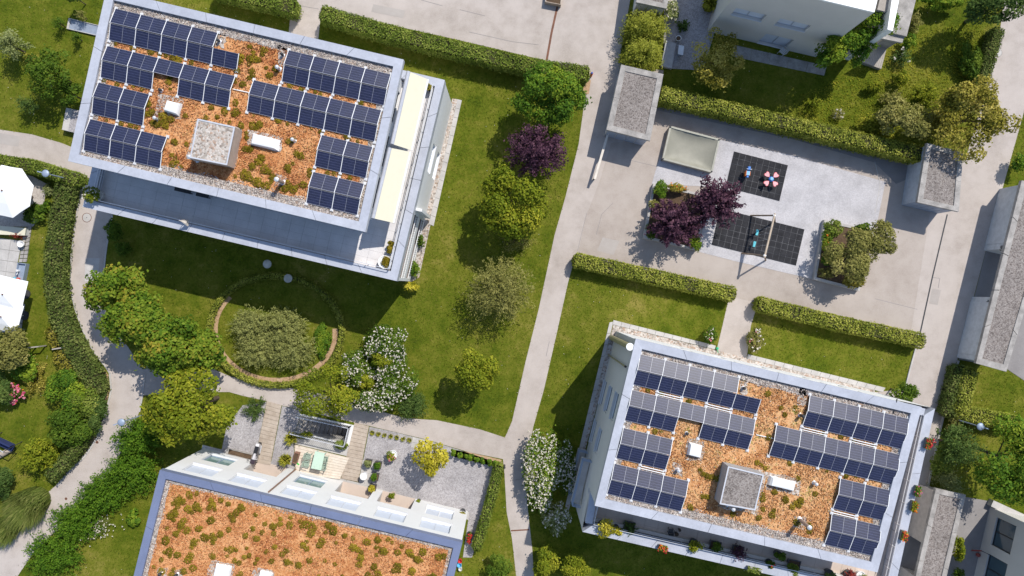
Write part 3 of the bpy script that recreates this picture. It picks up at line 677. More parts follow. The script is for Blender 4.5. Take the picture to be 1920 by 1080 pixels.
# ================================================================== BUILDINGS
CAMV = Vector((0, 0, CAM_H))
def wallpt(px, py, A, B):
    """distance along wall A-B and height of the wall point seen at a photo pixel"""
    A = Vector((A[0], A[1], 0)); B = Vector((B[0], B[1], 0)); e = (B - A).normalized(); nrm = Vector((-e.y, e.x, 0))
    d = W(px, py, 0) - CAMV; t = nrm.dot(A - CAMV) / nrm.dot(d); P = CAMV + d * t
    return (P - A).dot(e), P.z
def win_from_px(quad, A, B):
    u = []; z = []
    for x, y in quad:
        a, b = wallpt(x, y, A, B); u.append(a); z.append(b)
    u.sort(); z.sort(); return ((u[0] + u[1]) / 2, (u[2] + u[3]) / 2, (z[0] + z[1]) / 2, (z[2] + z[3]) / 2)
def wall(mb, A, B, z0, z1, ops, out, depth=0.14):
    """wall face with real openings and reveals; out = outward normal"""
    A = Vector((A[0], A[1], 0)); B = Vector((B[0], B[1], 0)); e = (B - A); L = e.length; e.normalize()
    us = sorted(set([0, L] + [min(L, max(0, v)) for o in ops for v in o[:2]])); zs = sorted(set([z0, z1] + [min(z1, max(z0, v)) for o in ops for v in o[2:4]]))
    P = lambda u, z, d=0.0: A + e * u + Vector((0, 0, z)) - out * d
    for i in range(len(us) - 1):
        for j in range(len(zs) - 1):
            um = (us[i] + us[i + 1]) / 2; zm = (zs[j] + zs[j + 1]) / 2
            if any(o[0] < um < o[1] and o[2] < zm < o[3] for o in ops): continue
            mb.quad(P(us[i], zs[j]), P(us[i + 1], zs[j]), P(us[i + 1], zs[j + 1]), P(us[i], zs[j + 1]))
    for u0, u1, a, b in [o[:4] for o in ops]:
        mb.quad(P(u0, a), P(u0, b), P(u0, b, depth), P(u0, a, depth)); mb.quad(P(u1, a), P(u1, b), P(u1, b, depth), P(u1, a, depth))
        mb.quad(P(u0, b), P(u1, b), P(u1, b, depth), P(u0, b, depth)); mb.quad(P(u0, a), P(u1, a), P(u1, a, depth), P(u0, a, depth))
def window(root, A, B, op, out, pane=GLASS_DK, frame=WHITE, leaves_=2, depth=0.14, sill=True, fw=0.06):
    A = Vector((A[0], A[1], 0)); B = Vector((B[0], B[1], 0)); e = (B - A).normalized(); u0, u1, a, b = op[:4]
    P = lambda u, z, d: A + e * u + Vector((0, 0, z)) - out * d
    mb = MB(); d = depth - 0.03
    mb.bar(P(u0, a + fw / 2, d), P(u1, a + fw / 2, d), 0.05, fw, out); mb.bar(P(u0, b - fw / 2, d), P(u1, b - fw / 2, d), 0.05, fw, out)
    for k in range(leaves_ + 1):
        u = u0 + (u1 - u0) * k / leaves_; u = min(max(u, u0 + fw / 2), u1 - fw / 2); mb.bar(P(u, a + fw, d), P(u, b - fw, d), fw, 0.05, out)
    # correct thickness direction: bars keep 5 cm depth, fw face width
    w = mb.build('window', frame, root)
    mp = MB(); mp.quad(P(u0, a, depth - 0.004), P(u1, a, depth - 0.004), P(u1, b, depth - 0.004), P(u0, b, depth - 0.004))
    g = mp.build('pane', pane, w)
    if sill:
        ms = MB(); ms.box(P((u0 + u1) / 2, a - 0.02, 0.02), e * ((u1 - u0) / 2 + 0.04), out * 0.09, Vector((0, 0, 0.018))); ms.build('sill', ALU, w)
    return w
class Quad:
    """corner quad NW, NE, SE, SW in world space with a bilinear map"""
    def __init__(s, px, z): s.c = WW(px, z); s.z = z; s.lu = (s.c[1] - s.c[0]).length; s.lv = (s.c[3] - s.c[0]).length; s.eu = (s.c[1] - s.c[0]).normalized(); s.ev = (s.c[3] - s.c[0]).normalized()
    def p(s, u, v, z=None):
        q = s.c[0].lerp(s.c[1], u).lerp(s.c[3].lerp(s.c[2], u), v).copy(); q.z = s.z if z is None else z; return q
    def m(s, x, y, z=None): return s.p(x / s.lu, y / s.lv, z)     # metres from the NW corner
    def inset(s, d, z=None): return [s.m(d, d, z), s.m(s.lu - d, d, z), s.m(s.lu - d, s.lv - d, z), s.m(d, s.lv - d, z)]
    def uv(s, P):
        d = Vector((P.x, P.y, 0)) - Vector((s.c[0].x, s.c[0].y, 0)); a = s.eu; b = s.ev; det = a.x * b.y - a.y * b.x
        return ((d.x * b.y - d.y * b.x) / det, (a.x * d.y - a.y * d.x) / det)
def coping(root, q, width, z0, z1, mat, seam_len=3.4, sides=(0, 1, 2, 3), tilt=0.03):
    """sheet-metal coping in mitred lengths with open seams"""
    O = [Vector((c.x, c.y, 0)) for c in q.c]; I = [Vector((c.x, c.y, 0)) for c in q.inset(width)]
    for s in sides:
        a, b, c, d = O[s], O[(s + 1) % 4], I[(s + 1) % 4], I[s]; n = max(1, round((b - a).length / seam_len))
        for i in range(n):
            g = 0.013 / (b - a).length; t0 = i / n + (g if i else 0); t1 = (i + 1) / n - (g if i < n - 1 else 0)
            P = [a.lerp(b, t0), a.lerp(b, t1), d.lerp(c, t1), d.lerp(c, t0)]
            lo = [(P[k].x, P[k].y, z0) for k in range(4)]; hi = [(P[k].x, P[k].y, z1 + (tilt if k < 2 else 0.0)) for k in range(4)]
            mb = MB(); mb.add(lo + hi, [(4, 5, 6, 7), (0, 4, 5, 1) , (2, 6, 7, 3), (1, 5, 6, 2), (3, 7, 4, 0)]); mb.build('coping', mat, root)
PANEL = {}
def panel_meshes():
    if PANEL: return PANEL
    L, D = 1.635, 1.0; f = MB(); t = 0.036; w = 0.016
    f.box((0, D / 2 - w / 2, 0), (L / 2, 0, 0), (0, w / 2, 0), (0, 0, t / 2)); f.box((0, -D / 2 + w / 2, 0), (L / 2, 0, 0), (0, w / 2, 0), (0, 0, t / 2))
    f.box((L / 2 - w / 2, 0, 0), (w / 2, 0, 0), (0, D / 2 - w, 0), (0, 0, t / 2)); f.box((-L / 2 + w / 2, 0, 0), (w / 2, 0, 0), (0, D / 2 - w, 0), (0, 0, t / 2))
    f.box((0, 0, 0.0), (0.007, 0, 0), (0, D / 2 - w, 0), (0, 0, t / 2 - 0.006))
    PANEL['frame'] = f.mesh('frame', plain('panel_frame', (0.40, 0.40, 0.43), 0.45, metal=0.3, var=0.06))
    me = bpy.data.meshes.new('pane'); x0, x1, y0, y1, z = 0.007, L / 2 - w, -D / 2 + w, D / 2 - w, 0.010
    me.from_pydata([(x0, y0, z), (x1, y0, z), (x1, y1, z), (x0, y1, z), (x0, y0, -0.01), (x1, y0, -0.01), (x1, y1, -0.01), (x0, y1, -0.01)], [], [(0, 1, 2, 3), (7, 6, 5, 4)])
    uv = me.uv_layers.new(name='UVMap'); 
    for i, c in enumerate([(0, 0), (1, 0), (1, 1), (0, 1)]): uv.data[i].uv = c
    me.materials.append(solar_mat()); PANEL['pane'] = me; PANEL['dx'] = -(x0 + x1)
    r = MB(); r.box((0, 0, 0), (0.015, 0, 0), (0, 0.53, 0), (0, 0, 0.02)); PANEL['rail'] = r.mesh('rail', WHITE)
    ft = MB(); ft.box((0, 0, 0.045), (0.10, 0, 0), (0, 0.09, 0), (0, 0, 0.045)); ft.box((0, 0, 0.10), (0.05, 0, 0), (0, 0.05, 0), (0, 0, 0.012)); PANEL['foot'] = ft.mesh('foot', plain('foot_grey', (0.62, 0.62, 0.63), 0.6))
    return PANEL
ORD = ['first', 'second', 'third', 'fourth', 'fifth']
def panel_row(q, tl, up, lo, z, where, rowname, pitch=1.652, tilt=12.5):
    """one tent-shaped row of solar panels; tl = photo pixel of its upper left corner"""
    pm = panel_meshes(); o = W(tl[0], tl[1], z + 0.14); eu = q.eu; ev = q.ev; ca, sa = math.cos(math.radians(tilt)), math.sin(math.radians(tilt))
    D = 1.0; gap = 0.045
    rack = thing('mounting_rack', 'white mounting rack under the %s of solar panels, %s' % (rowname, where), 'solar rack', (o.x, o.y, z), 'white racks under the roof solar panels')
    for slope, cols in ((0, up), (1, lo)):
        y0 = 0 if slope == 0 else D * ca + gap
        dz = -0.045 if slope else 0.0
        cen = lambda i: o + eu * (pitch * (i + 0.5)) + ev * (y0 + D * ca / 2) + Vector((0, 0, D * sa / 2 + dz))
        X = eu; Y = -(ev * ca + Vector((0, 0, sa if slope == 0 else -sa))); Y = (Y - X * Y.dot(X)).normalized(); Z = X.cross(Y)
        R = Matrix((X, Y, Z)).transposed()
        for k, i in enumerate(cols):
            side = 'upper' if slope == 0 else 'lower'
            lab = '%s solar panel from left, %s slope of the %s, %s' % (ORD[k], side, rowname, where)
            r = thing('solar_panel', lab, 'solar panel', cen(i), 'solar panels in tent rows on the flat roofs'); r.matrix_local = Matrix.Translation(cen(i)) @ R.to_4x4()
            link_mesh('frame', pm['frame'], r); link_mesh('pane', pm['pane'], r); link_mesh('pane', pm['pane'], r, (pm['dx'], 0, 0))
        bs = sorted(set(list(cols) + [i + 1 for i in cols]))
        for i in bs:
            c = o + eu * (pitch * i) + ev * (y0 + D * ca / 2) + Vector((0, 0, D * sa / 2 + 0.004 + dz)) - rack.location
            link_mesh('rail', pm['rail'], rack, mat4=Matrix.Translation(c) @ R.to_4x4())
            e = o + eu * (pitch * i) + ev * (-0.05 if slope == 0 else y0 + D * ca + 0.06) - rack.location; e.z = 0.0
            Rz = Matrix((X, X.cross(Vector((0, 0, 1))) * -1, Vector((0, 0, 1)))).transposed()
            link_mesh('foot', pm['foot'], rack, mat4=Matrix.Translation(e) @ Rz.to_4x4())
def box_on_roof(root_name, label, cat, quad_px, ztop, zbase, mats, rim=0.06, inner=None, wallm=None, inset=0.0):
    P = WW(quad_px, ztop); root = thing(root_name, label, cat, (P[3].x, P[3].y, zbase)); cen = (P[0] + P[1] + P[2] + P[3]) / 4
    low = [p.lerp(cen, inset) for p in P]
    mb = MB(); mb.prism(low, zbase, ztop - 0.02); mb.build('side_wall', wallm or mats, root)
    mb = MB(); I = [p.lerp(cen, rim) for p in P]
    for i in range(4): mb.prism([P[i], P[(i + 1) % 4], I[(i + 1) % 4], I[i]], ztop - 0.10, ztop + 0.03)
    mb.build('rim', mats, root)
    mb = MB(); mb.prism(I, ztop - 0.1, ztop); mb.build('top', inner or mats, root)
    return root
def skylight(label, quad_px, zb, h=0.35):
    P = WW(quad_px, zb + h); cen = (P[0] + P[1] + P[2] + P[3]) / 4; root = thing('roof_skylight', label, 'skylight', (cen.x, cen.y, zb))
    mb = MB(); base = [p.lerp(cen, -0.12) for p in P]; lo = [(p.x, p.y, zb) for p in base]; hi = [(p.x, p.y, zb + h * 0.55) for p in P]
    mb.add(lo + hi, [(0, 1, 5, 4), (1, 2, 6, 5), (2, 3, 7, 6), (3, 0, 4, 7)]); 
    mb.build('curb', WHITE, root)
    mb = MB(); t = [p.lerp(cen, 0.0) for p in P]; m2 = [p.lerp(cen, 0.14) for p in P]; m3 = [p.lerp(cen, 0.5) for p in P]
    vs = [(p.x, p.y, zb + h * 0.56) for p in t] + [(p.x, p.y, zb + h * 0.92) for p in m2] + [(p.x, p.y, zb + h) for p in m3]
    fs = [(i, (i + 1) % 4, 4 + (i + 1) % 4, 4 + i) for i in range(4)] + [(4 + i, 4 + (i + 1) % 4, 8 + (i + 1) % 4, 8 + i) for i in range(4)] + [(8, 9, 10, 11)]
    mb.add(vs, fs); mb.build('dome', WHITE, root, smooth=False); return root
def vent(label, base_px, zb, h, r, mat, name='vent_pipe', cap=None, gravel=True):
    b = W(base_px[0], base_px[1], zb); root = thing(name, label, 'vent', b)
    mb = MB(); mb.tube(b, b + Vector((0, 0, h)), r, r, 10); mb.build('pipe', mat, root)
    mb = MB(); mb.lathe(b + Vector((0, 0, h)), [(r * 1.25, -0.06), (r * 1.25, 0.02), (r * 0.5, 0.09), (0.0, 0.10)], 10); mb.build('cap', cap or mat, root)
    mb = MB(); mb.lathe(b, [(r * 1.7, 0.0), (r * 1.7, 0.03), (r, 0.07)], 10); mb.build('collar', ALU, root); return root
SEDUM_B = mottled('sedum_ground_mossy', [(0.28, 0.10, 0.04), (0.52, 0.26, 0.11), (0.66, 0.39, 0.20), (0.27, 0.23, 0.055), (0.20, 0.19, 0.04)], [0.38, 0.47, 0.55, 0.62, 0.70], (0.8, 3.2, 9.0), (0.42, 0.32, 0.26), bump=0.6, bscale=14)
def flat_roof(root, q, z, bandw, mat_band, gravel_w, seedn, pal, seam_len=3.4, ground=SEDUM_GROUND):
    """roof slab, coping, gravel margin and the planted surface"""
    I = q.inset(bandw)
    mb = MB(); mb.prism([Vector((p.x, p.y, 0)) for p in q.inset(0.05)], z - 0.55, z - 0.24); mb.build('roof_slab', PLASTER_G, root)
    coping(root, q, bandw, z - 0.42, z, mat_band, seam_len)
    zz = z - 0.225; mb = MB(); G = q.inset(bandw + gravel_w)
    mb.quad(*[(p.x, p.y, zz) for p in (G[3], G[2], G[1], G[0])]); mb.build('planted_surface', ground, root)
    gm = MB(); zz2 = zz + 0.03
    for i in range(4):
        a, b, c, d = I[i], I[(i + 1) % 4], G[(i + 1) % 4], G[i]; gm.prism([Vector((p.x, p.y, 0)) for p in (a, b, c, d)], zz - 0.01, zz2)
    gm.build('gravel_margin', GRAVEL_ROOF, root)
    # loose stones and sedum leaves as real relief
    n = int(q.lu * q.lv * 230); X = np.stack([RNG.uniform(bandw, q.lu - bandw, n), RNG.uniform(bandw, q.lv - bandw, n)], 1)
    edge = np.minimum(np.minimum(X[:, 0], q.lu - X[:, 0]), np.minimum(X[:, 1], q.lv - X[:, 1])) - bandw
    wob = 0.12 * np.sin(X[:, 0] * 3.1) + 0.12 * np.sin(X[:, 1] * 2.7)
    stone = edge < gravel_w + wob
    def toworld(Y, zc, jit):
        c = [np.array(v) for v in q.c]; u = (Y[:, 0] / q.lu)[:, None]; v = (Y[:, 1] / q.lv)[:, None]
        P = (c[0] * (1 - u) + c[1] * u) * (1 - v) + (c[3] * (1 - u) + c[2] * u) * v; P = P.copy(); P[:, 2] = zc + RNG.uniform(0, jit, len(P)); return P
    rl = np.array(root.location)
    S = toworld(X[stone], zz2 + 0.015, 0.03) - rl; scatter_bits('stones', None, S, 0.075, 'stone', parent=root, flat=0.7)
    M = X[~stone]; dens = np.sin(M[:, 0] * 1.3 + np.sin(M[:, 1] * 1.1)) * np.sin(M[:, 1] * 1.7 + 0.6 * M[:, 0]); keep = RNG.uniform(-0.9, 1, len(M)) < dens + 0.35
    M = M[keep]; S = toworld(M, zz + 0.025, 0.05) - rl
    tint = 0.42 + 0.22 * RNG.normal(size=len(M)) + 0.22 * np.sin(M[:, 0] * 0.9 + 1.0) * np.sin(M[:, 1] * 1.15)
    scatter_bits('sedum', None, S, 0.088, pal, parent=root, flat=0.8, tint=tint)
    return zz
TUFT = []
def tuft_meshes():
    if TUFT: return TUFT
    for k in range(5):
        n = 170; d = rdir(n); d[:, 2] = np.abs(d[:, 2]); r = 1 + 0.22 * np.sin(d[:, 0] * 5 + k) * np.sin(d[:, 1] * 5 + 2 * k)
        C = d * (r * RNG.uniform(0.8, 1.05, n))[:, None] * np.array([1, 1, 0.6]); N = unit(d + 0.5 * RNG.normal(size=(n, 3)) + np.array([0, 0, 0.4]))
        V, Q = leaves(C, N, 0.36 * RNG.uniform(0.7, 1.3, n), 0.28)
        TUFT.append(np_mesh('sedum_tuft', V, Q, LM('tuft'), 0.5 + 0.22 * RNG.normal(size=n) + (0.12 * (k - 2))))
    return TUFT
MARKS = {
 'upper left roof': {'the gravel-topped box': (400, 265), 'the long skylight': (495, 265), 'the small square skylight': (320, 202), 'the tall stove pipe': (530, 342), 'the back gravel margin': (480, 70), 'the lowest right panel row': (590, 360), 'the lowest left panel row': (320, 300), 'the long right panel row': (465, 190)},
 'lower right roof': {'the gravel-topped box': (1390, 915), 'the long skylight': (1470, 908), 'the small square skylight': (1304, 846), 'the tall stove pipe': (1500, 980), 'the back gravel margin': (1450, 720), 'the lowest left panel row': (1300, 930), 'the lowest right panel row': (1545, 980)},
 'lower left roof': {'the left skylight': (412, 1075), 'the right skylight': (492, 1085), 'the top left corner': (330, 915), 'the right corner': (835, 1040), 'the white house front, left half': (470, 960), 'the white house front, right half': (680, 1005), 'the middle of the bottom edge': (600, 1070), 'the left gravel margin': (300, 1010)}}
def tufts(q, z, pts, label, group, scale=(0.16, 0.30), marks=None):
    ms = tuft_meshes(); base = label
    for i, (x, y) in enumerate(pts):
        s = random.uniform(*scale); o = bpy.data.objects.new('sedum_tuft', random.choice(ms)); COL.objects.link(o)
        p = q.m(x, y, z); o.location = p
        if marks:
            u = 960 + p.x * FPX / (CAM_H - z); w = 540 - p.y * FPX / (CAM_H - z); mk = min(MARKS[marks].items(), key=lambda kv: (kv[1][0] - u) ** 2 + (kv[1][1] - w) ** 2)[0]
            label = 'low green sedum tuft near %s, %s' % (mk, marks); group = 'sedum tufts near %s, %s' % (mk, marks)
        o.rotation_euler = (0, 0, random.uniform(0, 6.28)); o.scale = (s * random.uniform(0.85, 1.2), s, s * 0.8)
        tag(o, label, 'sedum tuft', group)
def railing(root, pts, h, rails=3, mat=ALU, post=1.6, t=0.035):
    for k in range(rails):
        mb = MB(); zz = h * (k + 1) / rails
        for i in range(len(pts) - 1): mb.bar(pts[i] + Vector((0, 0, zz)), pts[i + 1] + Vector((0, 0, zz)), t)
        mb.build('rail', mat, root)
    for i in range(len(pts) - 1):
        n = max(1, round((pts[i + 1] - pts[i]).length / post))
        for j in range(n + 1):
            p = pts[i].lerp(pts[i + 1], j / n); mb = MB(); mb.bar(p, p + Vector((0, 0, h)), t); mb.build('post', mat, root)
def terrace_tiles(root, q, region, z, tw, th, mat):
    """slabs laid inside metre rectangle region of quad q, sharing one mesh"""
    x0, x1, y0, y1 = region; nu = max(1, round((x1 - x0) / tw)); nv = max(1, round((y1 - y0) / th)); a = (x1 - x0) / nu; b = (y1 - y0) / nv; g = 0.004
    eu = q.eu; ev = q.ev; mb = MB(); mb.prism([eu * g + ev * g, eu * (a - g) + ev * g, eu * (a - g) + ev * (b - g), eu * g + ev * (b - g)], -0.03, 0.02); me = mb.mesh('floor_slab', mat)
    for j in range(nv):
        for i in range(nu):
            p = q.m(x0 + a * i, y0 + b * j, z) - root.location; link_mesh('floor_slab', me, root, (p.x, p.y, p.z + random.uniform(-0.004, 0.004)))
def parapet_body(root, q, zt, floor_z, width, wallmat, capmat, seam_len=2.4):
    """lower storeys: walls as prism up to the terrace floor, ring parapet with metal coping"""
    coping(root, q, width, floor_z - 0.1, zt, capmat, seam_len, tilt=0.01)
    mb = MB(); I = q.inset(width * 0.5); mb.prism([Vector((p.x, p.y, 0)) for p in I], floor_z - 0.3, floor_z); mb.build('terrace_base', CONC_ROOF, root)

# ---------------------------------------------------------------- upper left house (A)
qa = Quad([(200, -20), (757, 112), (685, 435), (128, 302)], 9.2)
qal = Quad([(245, 11), (834, 150), (744, 527), (155, 388)], 6.2)
NOGRASS.append([(p.x, p.y) for p in qal.c])
A = thing('apartment_house', 'white house with solar panels and a wide grey roof terrace, at upper left', 'building', (qal.c[3].x, qal.c[3].y, 0))
parapet_body(A, qal, 6.2, 5.55, 0.55, PLASTER, ZINC)
Aops = {}
mb = MB(); c = [Vector((p.x, p.y, 0)) for p in qal.inset(0.03)]
e_out = (c[1] - c[0]).normalized()
opsE = [win_from_px(w, c[1], c[2]) for w in ([(812, 272), (816, 274), (806, 326), (802, 322)], [(821, 285), (825, 287), (816, 335), (811, 331)])]
LE = (c[2] - c[1]).length
logg = [(LE * 0.66, LE * 0.985, 3.3, 5.2), (LE * 0.66, LE * 0.985, 0.35, 2.4)]
opsE = [(3.95, 5.9, 3.2, 4.4), (3.95, 5.9, 0.35, 1.55)]
wall(mb, c[1], c[2], 0, 5.8, opsE + logg, e_out, 0.14)
mb.quad(c[0] , c[3], c[3] + Vector((0, 0, 5.8)), c[0] + Vector((0, 0, 5.8))); mb.quad(c[0], c[1], c[1] + Vector((0, 0, 5.8)), c[0] + Vector((0, 0, 5.8))); mb.quad(c[3], c[2], c[2] + Vector((0, 0, 5.8)), c[3] + Vector((0, 0, 5.8)))
mb.build('wall', PLASTER, A)
for o_ in opsE: window(A, c[1], c[2], o_, e_out, BLIND, WHITE, 1)
ee = (c[2] - c[1]).normalized()
for li, lo_ in enumerate(logg):
    u0, u1, za, zb = lo_; P = lambda u, z, d: c[1] + ee * u + Vector((0, 0, z)) - e_out * d
    mb = MB(); mb.quad(P(u0, za, 1.2), P(u1, za, 1.2), P(u1, zb, 1.2), P(u0, zb, 1.2)); mb.quad(P(u0, za, 0.14), P(u1, za, 0.14), P(u1, za, 1.2), P(u0, za, 1.2)); mb.build('loggia', plain('loggia_wall', (0.42, 0.36, 0.32), 0.8), A)
    rl = MB(); rl.bar(P(u0, za + 1.0, 0.02), P(u1, za + 1.0, 0.02), 0.05); rl.bar(P(u0, za + 0.08, 0.02), P(u1, za + 0.08, 0.02), 0.04)
    ro = rl.build('railing', WHITE, A)
    nb = 26
    for k in range(nb + 1):
        u = u0 + (u1 - u0) * k / nb; bb = MB(); bb.bar(P(u, za, 0.02), P(u, za + 1.0, 0.02), 0.028); bb.build('railing_bar', WHITE, A)
    for k in range(3):
        u = u0 + (u1 - u0) * (0.2 + 0.3 * k); bb = MB(); bb.bar(P(u - 0.35, za + 0.25, 0.5), P(u + 0.35, za + 0.25, 0.5), 0.35, 0.45); bb.build('balcony_furniture', plain('cloth%d' % k, [(0.45, 0.06, 0.05), (0.10, 0.28, 0.55), (0.6, 0.6, 0.58)][k], 0.8), A)
mb = MB(); mb.box(c[1] + ee * (LE * 0.635) + Vector((0, 0, 2.9)) + e_out * 0.15, ee * 0.10, e_out * 0.3, Vector((0, 0, 2.5))); mb.build('wing_wall', PLASTER, A)
for k in range(3):
    for s in (0.3, 0.9): pass
terrace_tiles(A, qal, (0.55, qal.lu - 0.55, 8.0, qal.lv - 0.55), 5.56, 0.95, 0.55, TERRACE)
terrace_tiles(A, qal, (qal.lu - 4.6, qal.lu - 0.55, 0.6, 8.0), 5.56, 0.8, 0.56, TERRACE)
pr = [qal.m(1.1, qal.lv - 0.62, 5.56), qal.m(qal.lu - 0.7, qal.lv - 0.62, 5.56)]
railing(A, [qal.m(0.66, 8.2, 5.56), qal.m(0.66, qal.lv - 0.66, 5.56), qal.m(qal.lu - 0.66, qal.lv - 0.66, 5.56), qal.m(qal.lu - 0.66, 0.6, 5.56)], 1.0, 4, ALU, 1.6)
pent = [qa.m(0.55, 0.5), qa.m(qa.lu - 0.55, 0.5), qa.m(qa.lu - 0.55, qa.lv - 1.0), qa.m(0.55, qa.lv - 1.0)]
pc = [Vector((p.x, p.y, 0)) for p in pent]; s_out = -(pc[0] - pc[3]).normalized(); s_out = Vector((s_out.x, s_out.y, 0))
mb = MB(); LS = (pc[2] - pc[3]).length
gl = [(LS * (0.04 + 0.12 * k), LS * (0.14 + 0.12 * k), 5.7, 8.2) for k in range(8)]
wall(mb, pc[3], pc[2], 5.5, 8.9, gl, s_out, 0.14)
LE2 = (pc[2] - pc[1]).length; ge = [(LE2 * 0.08, LE2 * 0.3, 5.7, 8.0), (LE2 * 0.4, LE2 * 0.62, 5.7, 8.0), (LE2 * 0.7, LE2 * 0.92, 5.7, 8.0)]
wall(mb, pc[1], pc[2], 5.5, 8.9, ge, e_out, 0.14)
for i, j in ((0, 1), (0, 3)): mb.quad(pc[i] + Vector((0, 0, 5.5)), pc[j] + Vector((0, 0, 5.5)), pc[j] + Vector((0, 0, 8.9)), pc[i] + Vector((0, 0, 8.9)))
mb.build('penthouse_wall', PLASTER, A)
for g_ in gl: window(A, pc[3], pc[2], g_, s_out, GLASS_DK, DARKM, 1, sill=False)
for g_ in ge: window(A, pc[1], pc[2], g_, e_out, GLASS_DK, DARKM, 2, sill=False)
za = flat_roof(A, qa, 9.2, 0.55, ZINC, 0.55, 1, 'sedum')
def awning(root, quad, z_in, z_out, name='awning'):
    """quad: inner top, outer top, outer bottom, inner bottom (photo pixels)"""
    a = W(quad[0][0], quad[0][1], z_in); b = W(quad[1][0], quad[1][1], z_out); c_ = W(quad[2][0], quad[2][1], z_out); d = W(quad[3][0], quad[3][1], z_in)
    aw = MB(); th = Vector((0, 0, 0.02)); n = 6
    for i in range(n):
        t0, t1 = i / n, (i + 1) / n; p = [a.lerp(d, t0), b.lerp(c_, t0), b.lerp(c_, t1), a.lerp(d, t1)]; aw.quad(*[x + th for x in p]); aw.quad(*[x - th for x in p[::-1]])
    w = aw.build(name, CREAM, root)
    f = MB(); f.bar(b, c_, 0.10, 0.10); f.build('front_bar', WHITE, w, origin=parent_world(w)); 
    cs = MB(); cs.tube(a, d, 0.13, 0.13, 10); cs.build('roller_case', ZINC, w, origin=parent_world(w)); return w
awning(A, [(766, 134), (803, 149), (772, 282), (735, 270)], 8.3, 7.7); awning(A, [(731, 277), (770, 285), (738, 418), (699, 409)], 8.3, 7.7)
WA = 'upper left roof'
panel_row(qa, (216.5, 16), [0, 1, 2, 3], [0, 1, 2, 3, 4], za, WA, 'top left row')
panel_row(qa, (201, 86), [0, 1, 2, 3, 4], [0, 1, 3, 4], za, WA, 'gapped left row')
panel_row(qa, (184.5, 154.5), [0, 1], [0, 1], za, WA, 'short left row')
panel_row(qa, (169, 223), [0, 1, 2], [0, 1, 2], za, WA, 'bottom left row')
panel_row(qa, (541, 94), [0, 1, 2, 3], [0, 1, 2, 3], za, WA, 'top right row')
panel_row(qa, (475.5, 150), [0, 1, 2, 3, 4], [0, 1, 2, 3, 4], za, WA, 'long right row')
panel_row(qa, (603, 253), [0, 1], [0, 1], za, WA, 'short right row')
panel_row(qa, (587, 322), [0, 1], [0, 1], za, WA, 'bottom right row')
def gravel_patch(q, quad, z, house):
    mb = MB(); P = WW(quad, z); cen = sum(P, Vector()) / len(P); pts = []
    for i in range(len(P)):
        a, b = P[i], P[(i + 1) % len(P)]
        for k in range(4):
            pts.append(a.lerp(b, k / 4) + (a.lerp(b, k / 4) - cen).normalized() * random.uniform(-0.08, 0.1))
    mb.prism(pts, z, z + 0.03); mb.build('gravel_patch', GRAVEL_ROOF, house)
gravel_patch(qa, [(298, 176), (345, 184), (340, 224), (290, 215)], za, A); gravel_patch(qa, [(466, 244), (532, 258), (526, 286), (464, 272)], za, A)
gravel_patch(qa, [(368, 222), (455, 240), (440, 312), (350, 296)], za, A); gravel_patch(qa, [(518, 326), (536, 330), (534, 352), (516, 348)], za, A)
gravel_patch(qa, [(405, 60), (425, 66), (420, 90), (402, 84)], za, A); gravel_patch(qa, [(520, 85), (540, 92), (532, 125), (522, 122)], za, A)
box_on_roof('roof_hatch', 'big gravel-topped roof box on the upper left roof', 'roof box', [(371, 222.5), (441, 238), (426, 310), (356, 296)], za + 1.15, za, ALU, 0.07, GRAVEL_ROOF, plain('hatch_side', (0.42, 0.33, 0.27), 0.8))
skylight('small square white skylight dome on the upper left roof', [(311, 187), (336, 193), (330, 214), (305, 206)], za, 0.4)
skylight('long white skylight dome on the upper left roof', [(472, 249), (520, 261), (517, 280), (468, 269)], za, 0.4)
vent('tall brown stove pipe near the front edge of the upper left roof', (531, 342), za, 1.25, 0.12, plain('pipe_brown', (0.36, 0.27, 0.22), 0.5), cap=ALU)
vent('metal stove pipe at the corner of the gravel-topped box, upper left roof', (370, 300), za, 1.1, 0.11, ALU)
vent('small silver vent left of the gravel-topped box, upper left roof', (296, 224), za, 0.45, 0.09, ALU)
vent('small black vent above the small skylight, upper left roof', (303, 170), za, 0.25, 0.08, DARKM)
vent('small silver vent right of the long skylight, upper left roof', (552, 264), za, 0.45, 0.09, ALU)
vent('silver vent beside the topmost right panel row, upper left roof', (524, 130), za, 0.5, 0.10, ALU)
vent('small black vent at the end of the topmost left panel row, upper left roof', (412, 78), za, 0.3, 0.08, DARKM)
vent('small black vent near the back edge of the upper left roof', (531, 104), za, 0.3, 0.08, DARKM)

OLDG = pebbles('old_roof_gravel', [(0.12, 0.10, 0.09), (0.225, 0.195, 0.178), (0.32, 0.285, 0.262), (0.20, 0.168, 0.148)], 13.0)
# ---------------------------------------------------------------- lower right house (B)
ZB = 8.5
qb = Quad([(1192, 635), (1728, 763), (1645, 1073), (1115, 948)], ZB)
qbl = Quad([(1177, 629), (1753, 766), (1672, 1130), (1092, 997)], 5.8)
NOGRASS.append([(p.x, p.y) for p in qbl.c])
B = thing('apartment_house', 'grey-walled house with glinting solar panels and planted balconies, at lower right', 'building', (qbl.c[0].x, qbl.c[0].y, 0))
bc = [Vector((p.x, p.y, 0)) for p in qbl.inset(0.02)]; br = [Vector((p.x, p.y, 0)) for p in qb.inset(0.04)]
w_out = -(bc[1] - bc[0]).normalized(); n_out = (bc[0] - bc[3]).normalized()
